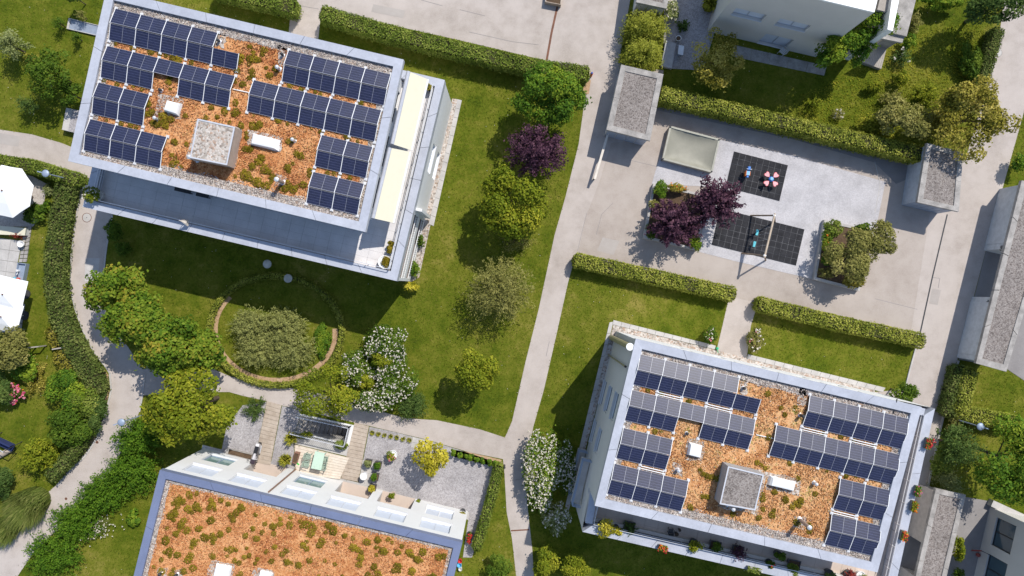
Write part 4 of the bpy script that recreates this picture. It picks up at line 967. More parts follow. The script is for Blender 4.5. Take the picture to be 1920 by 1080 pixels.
# west wall: high part up to the roof, lower part beside the balcony
opw_px = [[(1132, 712), (1139, 715), (1127, 761), (1122, 757)], [(1144, 725), (1149, 729), (1137, 774), (1132, 766)], [(1154, 737), (1160, 741), (1146, 801), (1142, 795)],
          [(1115, 787), (1120, 790), (1108, 832), (1105, 828)], [(1125, 805), (1130, 808), (1117, 852), (1113, 848)]]
opw = []
LW = (br[3] - br[0]).length
for w_ in opw_px:
    u0, u1, a, b = win_from_px(w_, br[0], br[3]); opw.append((u0, u1, a, b))
opw = [(3.8, 5.65, 0.35, 1.65), (3.8, 5.65, 3.2, 4.5), (3.8, 5.65, 6.1, 7.35), (6.85, 8.6, 0.35, 1.5), (6.85, 8.6, 3.35, 4.5)]
mb = MB(); wall(mb, br[0], br[3], 0, ZB - 0.45, opw, w_out, 0.16)
mb.quad(br[3], bc[3], bc[3] + Vector((0, 0, 5.4)), br[3] + Vector((0, 0, 5.4)))
mb.quad(bc[3], bc[2], bc[2] + Vector((0, 0, 5.4)), bc[3] + Vector((0, 0, 5.4)))
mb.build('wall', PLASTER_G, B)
for o_ in opw: window(B, br[0], br[3], o_, w_out, GLASS_DK, WHITE, 1, 0.16)
mb = MB(); zt = ZB - 0.45; LN = (br[1] - br[0]).length
opn = [(LN * t, LN * t + 0.9, 6.0, 7.4) for t in (0.18, 0.34, 0.5, 0.66, 0.8)] + [(LN * t, LN * t + 0.9, 3.2, 4.6) for t in (0.18, 0.34, 0.5, 0.66, 0.8)]
wall(mb, br[0], br[1], 0, zt, opn, n_out, 0.16); mb.quad(br[1], bc[1], bc[1] + Vector((0, 0, 5.4)), br[1] + Vector((0, 0, 5.4))); mb.quad(bc[1], bc[2], bc[2] + Vector((0, 0, 5.4)), bc[1] + Vector((0, 0, 5.4)))
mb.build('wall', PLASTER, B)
for o_ in opn: window(B, br[0], br[1], o_, n_out, GLASS_DK, WHITE, 1, 0.16, sill=False)
coping(B, qbl, 0.62, 4.7, 5.8, ZINC, 2.4, sides=(1, 2), tilt=0.01)
# short returns of the parapet at the two ends
def stub(a, b, w, z0, z1): 
    m_ = MB(); m_.bar(Vector((a.x, a.y, (z0 + z1) / 2)), Vector((b.x, b.y, (z0 + z1) / 2)), w, z1 - z0); m_.build('coping', ZINC, B)
stub(qb.m(0.28, qb.lv - 0.1), qbl.m(0.3, qbl.lv - 0.64), 0.5, 4.7, 5.8); stub(qb.m(qb.lu - 0.3, 0.3), qbl.m(qbl.lu - 0.64, 0.42), 0.5, 4.7, 5.8)
mb = MB(); I = qbl.inset(0.3); mb.prism([Vector((p.x, p.y, 0)) for p in I], 4.8, 5.0); mb.build('terrace_base', CONC_ROOF, B)
terrace_tiles(B, qbl, (0.5, qbl.lu - 0.62, 10.4, qbl.lv - 0.62), 5.01, 0.9, 0.55, TERRACE_BR); terrace_tiles(B, qbl, (qbl.lu - 2.3, qbl.lu - 0.62, 0.5, 10.4), 5.01, 0.8, 0.55, TERRACE_BR)
mb = MB(); mb.bar(qbl.m(0.7, qbl.lv - 0.8, 5.18), qbl.m(qbl.lu - 0.7, qbl.lv - 0.8, 5.18), 0.22, 0.3); mb.build('ledge', PLASTER_B, B)
railing(B, [qbl.m(0.6, 10.6, 5.3), qbl.m(0.6, qbl.lv - 0.7, 5.3), qbl.m(qbl.lu - 0.7, qbl.lv - 0.7, 5.3), qbl.m(qbl.lu - 0.7, 0.6, 5.3)], 0.7, 2, ALU, 1.5)
pb = [qb.m(0.35, 0.35), qb.m(qb.lu - 0.7, 0.35), qb.m(qb.lu - 0.7, qb.lv - 0.9), qb.m(0.35, qb.lv - 0.9)]
pbc = [Vector((p.x, p.y, 0)) for p in pb]; mb = MB()
for i, j in ((1, 2), (3, 2)): mb.quad(pbc[i] + Vector((0, 0, 5)), pbc[j] + Vector((0, 0, 5)), pbc[j] + Vector((0, 0, ZB - .4)), pbc[i] + Vector((0, 0, ZB - .4)))
mb.build('penthouse_wall', PLASTER_G, B)
zb = flat_roof(B, qb, ZB, 0.55, ZINC, 0.5, 2, 'sedumb', ground=SEDUM_B)
# bluish gutter under the front roof edge and rain pipes on the west wall
mb = MB(); mb.bar(qb.m(0.9, qb.lv + 0.02, ZB - 0.6), qb.m(9.2, qb.lv + 0.02, ZB - 0.6), 0.22, 0.12); mb.build('gutter', STEEL_BL, B)
def downpipe(root, u, r, zt, mat, funnel=False):
    p = br[0].lerp(br[3], u / LW) + w_out * (r + 0.06); m_ = MB(); m_.tube(p, p + Vector((0, 0, zt)), r, r, 10); dp = m_.build('downpipe', mat, root)
    m_ = MB(); m_.lathe(p + Vector((0, 0, zt)), [(r, -0.15), (r * 1.25, 0.0), (r * 1.25, 0.06), (0, 0.07)], 12); m_.build('pipe_head', WHITE if funnel else DARKM, dp, origin=parent_world(dp))
downpipe(B, 0.55, 0.20, ZB - 0.1, plain('pipe_olive', (0.30, 0.27, 0.16), 0.5), True); downpipe(B, 1.9, 0.06, ZB - 0.75, plain('pipe_olive', (0.30, 0.27, 0.16), 0.5))
WB = 'lower right roof'
panel_row(qb, (1201, 664), [0, 1, 2, 3], [0, 1, 2, 3, 4], zb, WB, 'top left row', 1.62)
panel_row(qb, (1185, 731), [0, 1, 2, 3, 4], [0, 1, 3, 4], zb, WB, 'gapped left row', 1.62)
panel_row(qb, (1169, 802), [0, 1], [0, 1], zb, WB, 'short left row', 1.62)
panel_row(qb, (1152, 869), [0, 1, 2], [0, 1, 2], zb, WB, 'bottom left row', 1.62)
panel_row(qb, (1519, 741), [0, 1, 2, 3], [0, 1, 2, 3], zb, WB, 'top right row', 1.62)
panel_row(qb, (1456, 797), [0, 1, 2, 3, 4], [0, 1, 2, 3, 4], zb, WB, 'long right row', 1.62)
panel_row(qb, (1576, 897), [0, 1], [0, 1], zb, WB, 'short right row', 1.62)
panel_row(qb, (1560, 964), [0, 1], [0, 1], zb, WB, 'bottom right row', 1.62)
gravel_patch(qb, [(1290, 822), (1322, 828), (1318, 866), (1286, 860)], zb, B); gravel_patch(qb, [(1440, 885), (1502, 900), (1498, 930), (1436, 918)], zb, B)
gravel_patch(qb, [(1355, 868), (1440, 885), (1420, 965), (1345, 950)], zb, B); gravel_patch(qb, [(1488, 966), (1512, 970), (1508, 992), (1486, 988)], zb, B)
gravel_patch(qb, [(1262, 868), (1280, 872), (1278, 892), (1260, 888)], zb, B); gravel_patch(qb, [(1388, 712), (1402, 716), (1400, 742), (1386, 738)], zb, B); gravel_patch(qb, [(1500, 728), (1516, 733), (1508, 762), (1494, 760)], zb, B)
box_on_roof('roof_hatch', 'big gravel-topped roof box on the lower right roof', 'roof box', [(1365, 874), (1432, 890), (1416, 957), (1349, 945)], zb + 1.15, zb, ALU, 0.07, OLDG, plain('hatch_side_grey', (0.34, 0.33, 0.33), 0.8))
skylight('small square white skylight dome on the lower right roof', [(1295, 832), (1318, 838), (1314, 860), (1291, 854)], zb, 0.4)
skylight('long white skylight dome on the lower right roof', [(1448, 895), (1494, 906), (1490, 922), (1444, 911)], zb, 0.4)
vent('tall brown stove pipe near the front edge of the lower right roof', (1499, 974), zb, 1.5, 0.12, plain('pipe_brown', (0.36, 0.27, 0.22), 0.5), cap=ALU)
vent('metal stove pipe at the corner of the gravel-topped box, lower right roof', (1366, 946), zb, 1.0, 0.10, ALU)
vent('small silver vent right of the long skylight, lower right roof', (1526, 905), zb, 0.4, 0.09, ALU)
vent('small silver vent left of the gravel-topped box, lower right roof', (1270, 880), zb, 0.4, 0.09, ALU)
vent('small black vent above the small skylight, lower right roof', (1287, 812), zb, 0.25, 0.08, DARKM)
vent('small black vent at the end of the topmost left panel row, lower right roof', (1393, 727), zb, 0.3, 0.08, DARKM)
vent('dark vent beside the topmost right panel row, lower right roof', (1500, 778), zb, 0.5, 0.09, DARKM)
def gap_bars(tl, cols, q, z, pitch=1.62):
    o = W(tl[0], tl[1], z + 0.1)
    for i in cols:
        for dy in (2.12, 2.26):
            a = o + q.eu * (pitch * i + 0.06) + q.ev * dy; b = a + q.eu * (pitch - 0.12); m_ = MB(); m_.bar(a, b, 0.05); m_.build('spare_rail', WHITE, B)
gap_bars((1201, 664), (1, 3), qb, zb); gap_bars((1169, 802), (1,), qb, zb); gap_bars((1519, 741), (0, 2), qb, zb); gap_bars((1576, 897), (0,), qb, zb)
def conduit(a, b, z, root): m_ = MB(); m_.bar(W(a[0], a[1], z + 0.06), W(b[0], b[1], z + 0.06), 0.05); m_.build('conduit', WHITE, root)
conduit((437, 167), (469, 174), za, A); conduit((1418, 815), (1450, 822), zb, B)
_u = RNG.uniform(1.2, qb.lu - 1.2, 900); _v = RNG.uniform(1.2, qb.lv - 1.2, 900); _C = np.array([tuple(qb.m(a, b, zb + 0.07) - B.location) for a, b in zip(_u, _v)])
scatter_bits('sedum_flowers', None, _C, 0.06, 'white', parent=B, flat=0.3)
mb = MB(); cb = MB(); cb.bar(W(1682, 748, ZB + 0.05), W(1675, 776, zb + 0.06), 0.05); cb.build('lightning_cable', DARKM, B)
# projecting balcony on the west wall
def west_balcony():
  for u0, u1, zf in ((9.3, 12.6, 0.3), (9.3, 12.6, 3.0)):
    P = lambda u, d, z: br[0] + (br[3] - br[0]).normalized() * u + w_out * d + Vector((0, 0, z))
    m_ = MB(); m_.prism([P(u0, 0.06, 0), P(u1, 0.06, 0), P(u1, 0.7, 0), P(u0, 0.7, 0)], zf - 0.2, zf, True); bo = m_.build('balcony', CONCRETE, B)
    for zz in (zf + 0.3, zf + 0.6, zf + 0.9):
        m_ = MB(); m_.bar(P(u0, 0.68, zz), P(u1, 0.68, zz), 0.05); m_.bar(P(u0, 0.04, zz), P(u0, 0.68, zz), 0.05); m_.bar(P(u1, 0.04, zz), P(u1, 0.68, zz), 0.05); m_.build('rail', STEEL_BL, bo, origin=parent_world(bo))
west_balcony()

# ---------------------------------------------------------------- lower left house (C)
ZC = 6.5
qc = Quad([(300, 881), (867, 1017), (789, 1333), (222, 1197)], ZC)
NOGRASS.append([(p.x, p.y) for p in qc.c])
C_ = thing('terraced_house', 'white terraced house with a bare orange sedum roof and sky-tinted edge, at lower left', 'building', (qc.c[0].x, qc.c[0].y, 0))
cc = [Vector((p.x, p.y, 0)) for p in qc.inset(0.05)]; cn = (cc[0] - cc[3]).normalized(); ce = (cc[1] - cc[0]).normalized(); LC = (cc[1] - cc[0]).length
upw = [[(344, 879), (364, 867), (417, 880), (400, 892)], [(429, 899), (447, 887), (500, 900), (482, 915)], [(524, 924), (539, 911), (592, 925), (580, 939)], [(609, 945), (621, 931), (675, 944), (666, 960)],
       [(699, 967), (709, 952), (762, 966), (756, 981)], [(785, 989), (790, 974), (846, 986), (842, 1002)]]
low = [[(380, 861), (397, 849), (446, 862), (427, 874)], [(549, 902), (562, 891), (611, 904), (602, 915)], [(795, 964), (801, 947), (852, 959), (847, 976)]]
ups = [win_from_px(w_, cc[0], cc[1]) for w_ in upw]; lows = [win_from_px(w_, cc[0], cc[1]) for w_ in low]
ups = [(a, b, 3.65, 5.4) for a, b, _, _ in ups]; lows = [(a, b, 0.85, 2.6) for a, b, _, _ in lows]
def porch_u(xl, xr):  # openings by the base line
    return wallpt(xl[0], xl[1], cc[0], cc[1])[0], wallpt(xr[0], xr[1], cc[0], cc[1])[0]
porches = [(*porch_u((473, 868), (533, 882)), 0.0, 2.5), (*porch_u((640, 906), (700, 921)), 0.0, 2.5), (*porch_u((715, 925), (777, 939)), 0.0, 2.5)]
mb = MB(); wall(mb, cc[0], cc[1], 0, ZC - 0.4, ups + lows + porches, cn, 0.18)
for i, j in ((1, 2), (2, 3), (3, 0)): mb.quad(cc[i], cc[j], cc[j] + Vector((0, 0, ZC - .4)), cc[i] + Vector((0, 0, ZC - .4)))
mb.build('wall', PLASTER, C_)
for o_ in ups: window(C_, cc[0], cc[1], o_, cn, BLIND, plain('frame_pale', (0.55, 0.57, 0.6), 0.5), 2, 0.18, fw=0.03)
for k, o_ in enumerate(lows): window(C_, cc[0], cc[1], o_, cn, GLASS_TEAL if k < 2 else BLIND, WHITE if k == 2 else STEEL_BL, 2, 0.18)
for u0, u1, a, b in porches:
    P = lambda u, d, z: cc[0] + ce * u - cn * d + Vector((0, 0, z)); m_ = MB()
    m_.quad(P(u0, 0.18, 0), P(u0, 0.18, b), P(u0, 1.6, b), P(u0, 1.6, 0)); m_.quad(P(u1, 0.18, 0), P(u1, 0.18, b), P(u1, 1.6, b), P(u1, 1.6, 0)); m_.quad(P(u0, 1.6, 0), P(u1, 1.6, 0), P(u1, 1.6, b), P(u0, 1.6, b)); m_.quad(P(u0, 0.18, b), P(u1, 0.18, b), P(u1, 1.6, b), P(u0, 1.6, b))
    pw = m_.build('porch', PLASTER_B, C_)
    m_ = MB(); m_.quad(P(u0, 0.0, 0.03), P(u1, 0.0, 0.03), P(u1, 1.6, 0.03), P(u0, 1.6, 0.03)); m_.build('porch_floor', TERRACE_BR, C_)
    m_ = MB(); m_.box(P((u0 + u1) / 2, 1.56, 1.05), ce * 0.5, cn * 0.03, Vector((0, 0, 1.02))); d_ = m_.build('door', plain('door_brown', (0.22, 0.13, 0.08), 0.6), C_)
    m_ = MB(); m_.box(P((u0 + u1) / 2 + 0.4, 1.5, 1.05), ce * 0.02, cn * 0.03, Vector((0, 0, 0.10))); m_.build('handle', ALU, d_, origin=parent_world(d_))
zc = flat_roof(C_, qc, ZC, 0.50, ZINC_SKY, 0.28, 3, 'sedum')
# brown rain pipe running down the facade, and small house numbers
u = wallpt(505, 923, cc[0], cc[1])[0]; m_ = MB(); pp = cc[0] + ce * u + cn * 0.09; m_.tube(pp, pp + Vector((0, 0, 5.9)), 0.055, 0.055, 8); m_.build('downpipe', plain('pipe_copper', (0.23, 0.13, 0.09), 0.5), C_)
gravel_patch(qc, [(396, 1050), (440, 1058), (434, 1100), (386, 1090)], zc, C_); gravel_patch(qc, [(478, 1064), (516, 1072), (508, 1110), (466, 1100)], zc, C_)
gravel_patch(qc, [(296, 1066), (314, 1064), (312, 1084), (294, 1082)], zc, C_); gravel_patch(qc, [(326, 1068), (344, 1066), (342, 1086), (324, 1084)], zc, C_)
skylight('white skylight dome at the bottom edge of the lower left roof, left one', [(403, 1061), (430, 1067), (424, 1095), (396, 1088)], zc, 0.4)
skylight('white skylight dome at the bottom edge of the lower left roof, right one', [(486, 1074), (508, 1079), (500, 1104), (478, 1098)], zc, 0.4)
vent('black vent at the bottom left of the lower left roof', (303, 1074), zc, 0.3, 0.08, DARKM); vent('dark vent beside the left skylight of the lower left roof', (333, 1076), zc, 0.3, 0.08, DARKM)

# ---------------------------------------------------------------- upper right house (D)
ZD = 8.3
k_ = CAM_H / (CAM_H - ZD)
db = WW([(1326, 59), (1529, 107), (1592, -150), (1385, -200)])
NOGRASS.append([(p.x, p.y) for p in db])
D_ = thing('garden_house', 'house with a tall shaded south wall at the top edge, right of the bamboo', 'building', (db[0].x, db[0].y, 0))
de = (db[1] - db[0]).normalized(); dn = Vector((de.y, -de.x, 0)); LD = (db[1] - db[0]).length
dups = [win_from_px(q_, db[0], db[1]) for q_ in ([(1372, 27), (1379, 15), (1438, 28), (1427, 40)], [(1452, 46), (1464, 35), (1521, 48), (1508, 59)])]
dlow = [win_from_px(q_, db[0], db[1]) for q_ in ([(1420, 80), (1437, 63), (1489, 75), (1470, 91)],)]
dops = [(a, b, 3.65, 4.75) for a, b, _, _ in dups] + [(a, b, 0.15, 1.97) for a, b, _, _ in dlow]
mb = MB(); wall(mb, db[0], db[1], 0, ZD, dops, dn, 0.2); 
for i, j in ((1, 2), (2, 3), (3, 0)): mb.quad(db[i], db[j], db[j] + Vector((0, 0, ZD)), db[i] + Vector((0, 0, ZD)))
mb.build('wall', PLASTER_B, D_)
for o_ in dops: window(D_, db[0], db[1], o_, dn, BLIND, plain('frame_grey', (0.40, 0.41, 0.44), 0.6), 2, 0.2, fw=0.035)
dt = [p + Vector((0, 0, ZD)) for p in db]; cen = (dt[0] + dt[2]) / 2; I = [p.lerp(cen, 0.12) for p in dt]; mb = MB()
for i in range(4): mb.prism([dt[i], dt[(i + 1) % 4], I[(i + 1) % 4], I[i]], ZD - 0.01, ZD + 0.16)
mb.build('roof_edge', WHITE, D_); mb = MB(); mb.prism(I, ZD - 0.3, ZD - 0.05); mb.build('roof', WOOD_GREY, D_)
# lower wing on its right: plank strip, white parapet and a concrete ledge
def dwing(px, z0, z1, mat, name): m_ = MB(); m_.prism(WW(px, z1), z0, z1); return m_.build(name, mat, D_)
dwing([(1645, 18), (1662, 22), (1690, -90), (1672, -95)], 0.0, 5.6, WOOD_GREY, 'balcony_floor')
dwing([(1664, 55), (1674, 58), (1705, -90), (1686, -95)], 0.0, 6.0, WHITE, 'parapet_wall')
dwing([(1674, 62), (1700, 68), (1740, -90), (1706, -92)], 0.0, 2.9, CONC_ROOF, 'ledge')
dwing([(1653, 72), (1692, 80), (1697, 64), (1671, 60)], 2.5, 2.7, CONC_ROOF, 'ledge')

# ---------------------------------------------------------------- flat-roofed garages
def garage(label, roof_px, z, name='garage', rim=0.45, wallm=PLASTER_G, panels=None, rimm=CONC_ROOF, wpad=0.12, gravel=None, spans=((0, 1),)):
    P = WW(roof_px, z); root = thing(name, label, 'garage', (P[3].x, P[3].y, 0)); cen = sum(P, Vector()) / 4
    q = Quad(roof_px, z); w_ = [Vector((p.x, p.y, 0)) for p in q.inset(wpad)]; NOGRASS.append([(p.x, p.y) for p in w_])
    for s0, s1 in spans: mb = MB(); mb.prism([w_[0].lerp(w_[3], s0), w_[1].lerp(w_[2], s0), w_[1].lerp(w_[2], s1), w_[0].lerp(w_[3], s1)], 0, z - 0.25); mb.build('wall', wallm, root)
    I = q.inset(rim); O = q.c
    for i in range(4):
        n = max(1, round((O[(i + 1) % 4] - O[i]).length / 2.6))
        for k in range(n):
            t0, t1 = k / n + (0.002 if k else 0), (k + 1) / n - (0.002 if k < n - 1 else 0); a, b, c_, d = O[i], O[(i + 1) % 4], I[(i + 1) % 4], I[i]
            mb = MB(); mb.prism([a.lerp(b, t0), a.lerp(b, t1), d.lerp(c_, t1), d.lerp(c_, t0)], z - 0.26, z); mb.build('roof_edge', rimm, root)
    mb = MB(); mb.prism(I, z - 0.26, z - 0.06); mb.build('roof_gravel', gravel or OLDG, root)
    return root, q, w_
g1, q1, w1 = garage('small garage with a gravel roof between the bamboo and the parking area', [(1165, 121), (1244, 139), (1219, 264), (1137, 243)], 2.3, rim=0.4)
def glazed_front(root, a, b, out, z0, z1, n, mat=STEEL_BL):
    e = (b - a); L = e.length; e.normalize()
    for k in range(n):
        m_ = MB(); m_.box(a + e * (L * (k + 0.5) / n) + out * 0.03 + Vector((0, 0, (z0 + z1) / 2)), e * (L / n / 2 - 0.03), out * 0.02, Vector((0, 0, (z1 - z0) / 2))); m_.build('front_panel', mat, root)
glazed_front(g1, w1[3], w1[2], q1.ev, 0.1, 2.0, 4)
g2, q2, w2 = garage('small garage with a gravel roof half under the golden tree, right of the playground', [(1738, 268), (1806, 285), (1798, 397), (1720, 379)], 2.3, rim=0.35, wallm=plain('garage_blue', (0.46, 0.50, 0.55), 0.7))
glazed_front(g2, w2[3], w2[2], q2.ev, 0.1, 2.0, 5)
g3, q3, w3 = garage('long garage with a gravel roof and grey doors at the right edge', [(1916, 338), (1990, 355), (1887, 697), (1830, 681)], 2.5, rim=0.45, wallm=plain('garage_grey', (0.50, 0.53, 0.56), 0.75), wpad=0.22, spans=((0, 0.365), (0.64, 1)))
# the passage between the two garage halves
m_ = MB(); a_, d_ = w3[0], w3[3]; ev3 = (d_ - a_).normalized(); wo = Vector((ev3.y, -ev3.x, 0)); wo = wo if wo.x < 0 else -wo

for t_ in (0.18, 0.82):
    m_ = MB(); m_.box(a_.lerp(d_, t_) + wo * 0.02 + Vector((0, 0, 1.05)), ev3 * 2.0, wo * 0.015, Vector((0, 0, 1.03))); m_.build('garage_door', plain('door_grey', (0.52, 0.55, 0.58), 0.6), g3)
g4, q4, w4 = garage('long garage with a gravel roof along the bottom edge, right of the flower boxes', [(1755, 916), (1811, 928), (1761, 1140), (1708, 1120)], 2.4, rim=0.35, wallm=plain('garage_taupe', (0.46, 0.42, 0.385), 0.8), wpad=0.3, spans=((0, 0.52), (0.85, 1)))
g5, q5, w5 = garage('garage roof corner at the top edge above the bamboo', [(1205, -80), (1265, -66), (1250, 16), (1193, 4)], 2.5, rim=0.35)
def number(txt, loc, e, out, size, root, mat=DARKM):
    cu = bpy.data.curves.new('number', 'FONT'); cu.body = txt; cu.size = size; cu.extrude = 0.004; ob = bpy.data.objects.new('number', cu); COL.objects.link(ob)
    dg = bpy.context.evaluated_depsgraph_get(); me = bpy.data.meshes.new_from_object(ob.evaluated_get(dg)); bpy.data.objects.remove(ob); me.materials.append(mat)
    R = Matrix((e, Vector((0, 0, 1)), out)).transposed(); return link_mesh('number', me, root, mat4=Matrix.Translation(Vector(loc) - root.location) @ R.to_4x4())
number('80', a_.lerp(d_, 0.345) + wo * 0.03 + Vector((0, 0, 1.75)), ev3, wo, 0.42, g3)
number('46', a_.lerp(d_, 0.655) + wo * 0.03 + Vector((0, 0, 1.75)), ev3, wo, 0.42, g3)
wo4 = -(w4[1] - w4[0]).normalized(); ev4 = (w4[3] - w4[0]).normalized(); 
# ---------------------------------------------------------------- house at the bottom right corner (I)
ib = WW([(1856, 950), (2080, 1003), (2040, 1180), (1815, 1127)])
I_ = thing('corner_house', 'pale house wall with one dark window in the bottom right corner', 'building', (ib[0].x, ib[0].y, 0)); NOGRASS.append([(p.x, p.y) for p in ib])
ie = (ib[3] - ib[0]).normalized(); io = -(ib[1] - ib[0]).normalized(); LI = (ib[3] - ib[0]).length
iw = win_from_px([(1857, 962), (1891, 979), (1880, 1029), (1845, 1010)], ib[0], ib[3]); iops = [(0.5, 2.6, 0.9, 2.9), (3.3, 5.4, 0.9, 2.9)]
mb = MB(); wall(mb, ib[0], ib[3], 0, 5.8, iops, io, 0.18)
for i, j in ((0, 1), (1, 2), (2, 3)): mb.quad(ib[i], ib[j], ib[j] + Vector((0, 0, 5.8)), ib[i] + Vector((0, 0, 5.8)))
mb.build('wall', PLASTER_B, I_)
for o_ in iops: window(I_, ib[0], ib[3], o_, io, glassy('blue_glass', (0.05, 0.09, 0.12)), DARKM, 2, 0.18, sill=False)
mb = MB(); mb.prism([Vector((p.x, p.y, 0)) for p in ib], 5.8, 6.1); mb.build('roof', CONC_ROOF, I_)
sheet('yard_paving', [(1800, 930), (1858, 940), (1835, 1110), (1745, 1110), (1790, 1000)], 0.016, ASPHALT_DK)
mb = MB(); ribbon(mb, WW([(1852, 940), (1935, 978)]), 0.5, 0, 0.5); o = mb.build('garden_wall', CONCRETE, origin=W(1852, 940)); tag(o, 'low concrete wall at the foot of the trees by the bottom right house', 'wall')

# ---------------------------------------------------------------- sedum tufts
def free_pts(q, n, margin, blocks, rmin):
    pts = []; tries = 0
    while len(pts) < n and tries < 20000:
        tries += 1; x = random.uniform(margin, q.lu - margin); y = random.uniform(margin, q.lv - margin)
        near = len(pts) > 8 and random.random() < 0.16
        if near:
            bx, by = random.choice(pts); an = random.uniform(0, 6.28); x = bx + rmin * 0.8 * math.cos(an); y = by + rmin * 0.8 * math.sin(an)
            if not (margin < x < q.lu - margin and margin < y < q.lv - margin): continue
        p = q.m(x, y); bad = False
        for b in blocks:
            if inpoly(np.array([[p.x, p.y]]), b)[0]: bad = True; break
        if bad: continue
        if any((x - a) ** 2 + (y - b) ** 2 < (rmin * (0.75 if near else 1.12)) ** 2 for a, b in pts): continue
        # only what the frame can see
        px = 960 + p.x * FPX / (CAM_H - q.z); py = 540 - p.y * FPX / (CAM_H - q.z)
        if py > 1090 or py < -10: continue
        pts.append((x, y))
    return pts
def blockpoly(px, z): return [(p.x, p.y) for p in WW(px, z)]
blA = [blockpoly(p, za) for p in ([(210, 10), (460, 70), (440, 140), (300, 105), (250, 230), (330, 250), (300, 330), (150, 290)], [(520, 80), (740, 125), (680, 420), (565, 390), (600, 255), (455, 215), (470, 145), (525, 150)], [(325, 140), (440, 150), (430, 205), (320, 190)], [(190, 80), (330, 120), (300, 170), (180, 150)],
   [(298, 176), (345, 184), (340, 224), (290, 215)], [(466, 244), (532, 258), (526, 286), (464, 272)], [(366, 218), (458, 238), (440, 335), (340, 320)])]
tufts(qa, za + 0.02, free_pts(qa, 95, 1.25, blA, 0.35), 'low green sedum tuft on the orange roof at upper left', 'sedum tufts on the upper left roof', (0.12, 0.28), 'upper left roof')
blB = [blockpoly(p, zb) for p in ([(1195, 655), (1435, 730), (1430, 850), (1310, 830), (1270, 800), (1270, 880), (1300, 900), (1290, 970), (1135, 930)], [(1512, 730), (1710, 775), (1640, 1050), (1545, 1020), (1575, 910), (1440, 865), (1450, 790), (1505, 790)], [(1290, 822), (1322, 828), (1318, 866), (1286, 860)], [(1440, 885), (1502, 900), (1498, 930), (1436, 918)], [(1350, 865), (1440, 885), (1420, 965), (1340, 960)])]
tufts(qb, zb + 0.02, free_pts(qb, 34, 1.2, blB, 0.4), 'low green sedum tuft on the orange roof at lower right', 'sedum tufts on the lower right roof', (0.13, 0.24), 'lower right roof')
blC = [blockpoly(p, zc) for p in ([(386, 1045), (445, 1052), (436, 1110), (380, 1100)], [(470, 1060), (520, 1068), (510, 1120), (460, 1110)])]
tufts(qc, zc + 0.02, free_pts(qc, 145, 1.0, blC, 0.42), 'low green sedum tuft on the bare orange roof at lower left', 'sedum tufts on the lower left roof', (0.12, 0.29), 'lower left roof')
def gap_tufts(q, z, tl, n, cnt, label, group, pitch):
    pts = []
    for k in range(cnt):
        p = W(tl[0], tl[1], z) + q.eu * random.uniform(0.3, n * pitch - 0.3) + q.ev * random.uniform(2.12, 2.26); pts.append(q.uv(p))
    tufts(q, z + 0.02, pts, label, group, (0.10, 0.19))
for tl, n_, rw in (((216.5, 16), 4, 'top left'), ((201, 86), 2, 'gapped left'), ((184.5, 154.5), 2, 'short left'), ((541, 94), 4, 'top right'), ((475.5, 150), 5, 'long right'), ((603, 253), 2, 'short right')):
    gap_tufts(qa, za, tl, n_, n_ * 2, 'small sedum tuft just below the %s solar panel row, upper left roof' % rw, 'sedum tufts below the %s row, upper left roof' % rw, 1.652)
for tl, n_, rw in (((1201, 664), 4, 'top left'), ((1185, 731), 2, 'gapped left'), ((1519, 741), 4, 'top right'), ((1456, 797), 5, 'long right')):
    gap_tufts(qb, zb, tl, n_, n_, 'small sedum tuft just below the %s solar panel row, lower right roof' % rw, 'sedum tufts below the %s row, lower right roof' % rw, 1.62)
# ================================================================== HEDGES
hedge('long clipped hedge between the top parking area and the upper lawn', [(604, 24), (720, 58), (860, 92), (1000, 124), (1100, 138)], 1.05, 1.5, 'hedge')
hedge('short clipped hedge at the top edge behind the upper left house', [(400, -22), (470, -6), (550, 12)], 1.05, 1.5, 'hedge')
hedge('clipped hedge above the left half of the middle lawn, below the swing', [(1080, 488), (1230, 520), (1376, 552)], 0.95, 1.1, 'hedgey')
hedge('clipped hedge above the right half of the middle lawn, below the olive planter', [(1424, 570), (1580, 608), (1732, 640)], 0.95, 1.1, 'hedgey')
hedge('long clipped hedge behind the playground along the upper right garden', [(1240, 176), (1400, 212), (1560, 250), (1735, 290)], 1.0, 1.7, 'hedgey')
hedge('narrow clipped hedge along the lane at the left edge, under the round lamp', [(-20, 300), (60, 312), (146, 338)], 0.85, 1.3, 'hedge')
hedge('broad dark hedge along the curved lane, by the left parasols', [(122, 346), (110, 400), (101, 470), (99, 530), (107, 587), (129, 640), (153, 682), (170, 708), (176, 738)], 1.3, 1.05, 'hedgedk', 0.13, 230, wob=0.06, rough=0.09)
hedge('lower dark hedge along the curved lane, left of the blue-grey lamp', [(175, 750), (168, 790), (154, 815), (132, 852), (105, 882), (92, 894)], 0.85, 0.95, 'hedgedk', 0.13, 230, wob=0.10, rough=0.09)
hedge('low yellow hedge on the left lawn, upper piece', [(95, 618), (108, 648)], 0.9, 0.8, 'gold', 0.13, 200, wob=0.1, rough=0.08)
hedge('low yellow hedge on the left lawn, lower piece', [(110, 660), (128, 690), (150, 712)], 1.1, 0.8, 'gold', 0.13, 200, wob=0.1, rough=0.08)
hedge('green hedge closing the gravel garden towards the main path', [(935, 876), (925, 920), (908, 980), (893, 1030)], 0.55, 1.1, 'hedge', 0.11, 280, rough=0.07)
hedge('light green clipped hedge with a square corner below the right garage', [(1822, 695), (1812, 740), (1803, 772)], 0.95, 1.2, 'hedgey')
hedge('light green clipped hedge in front of the tall lamp at right', [(1800, 774), (1850, 784), (1905, 794)], 1.0, 1.2, 'hedgey')
hedge('dark hedge between the right garage and the road kerb', [(1802, 690), (1790, 740), (1780, 778)], 0.9, 1.0, 'hedgedk')
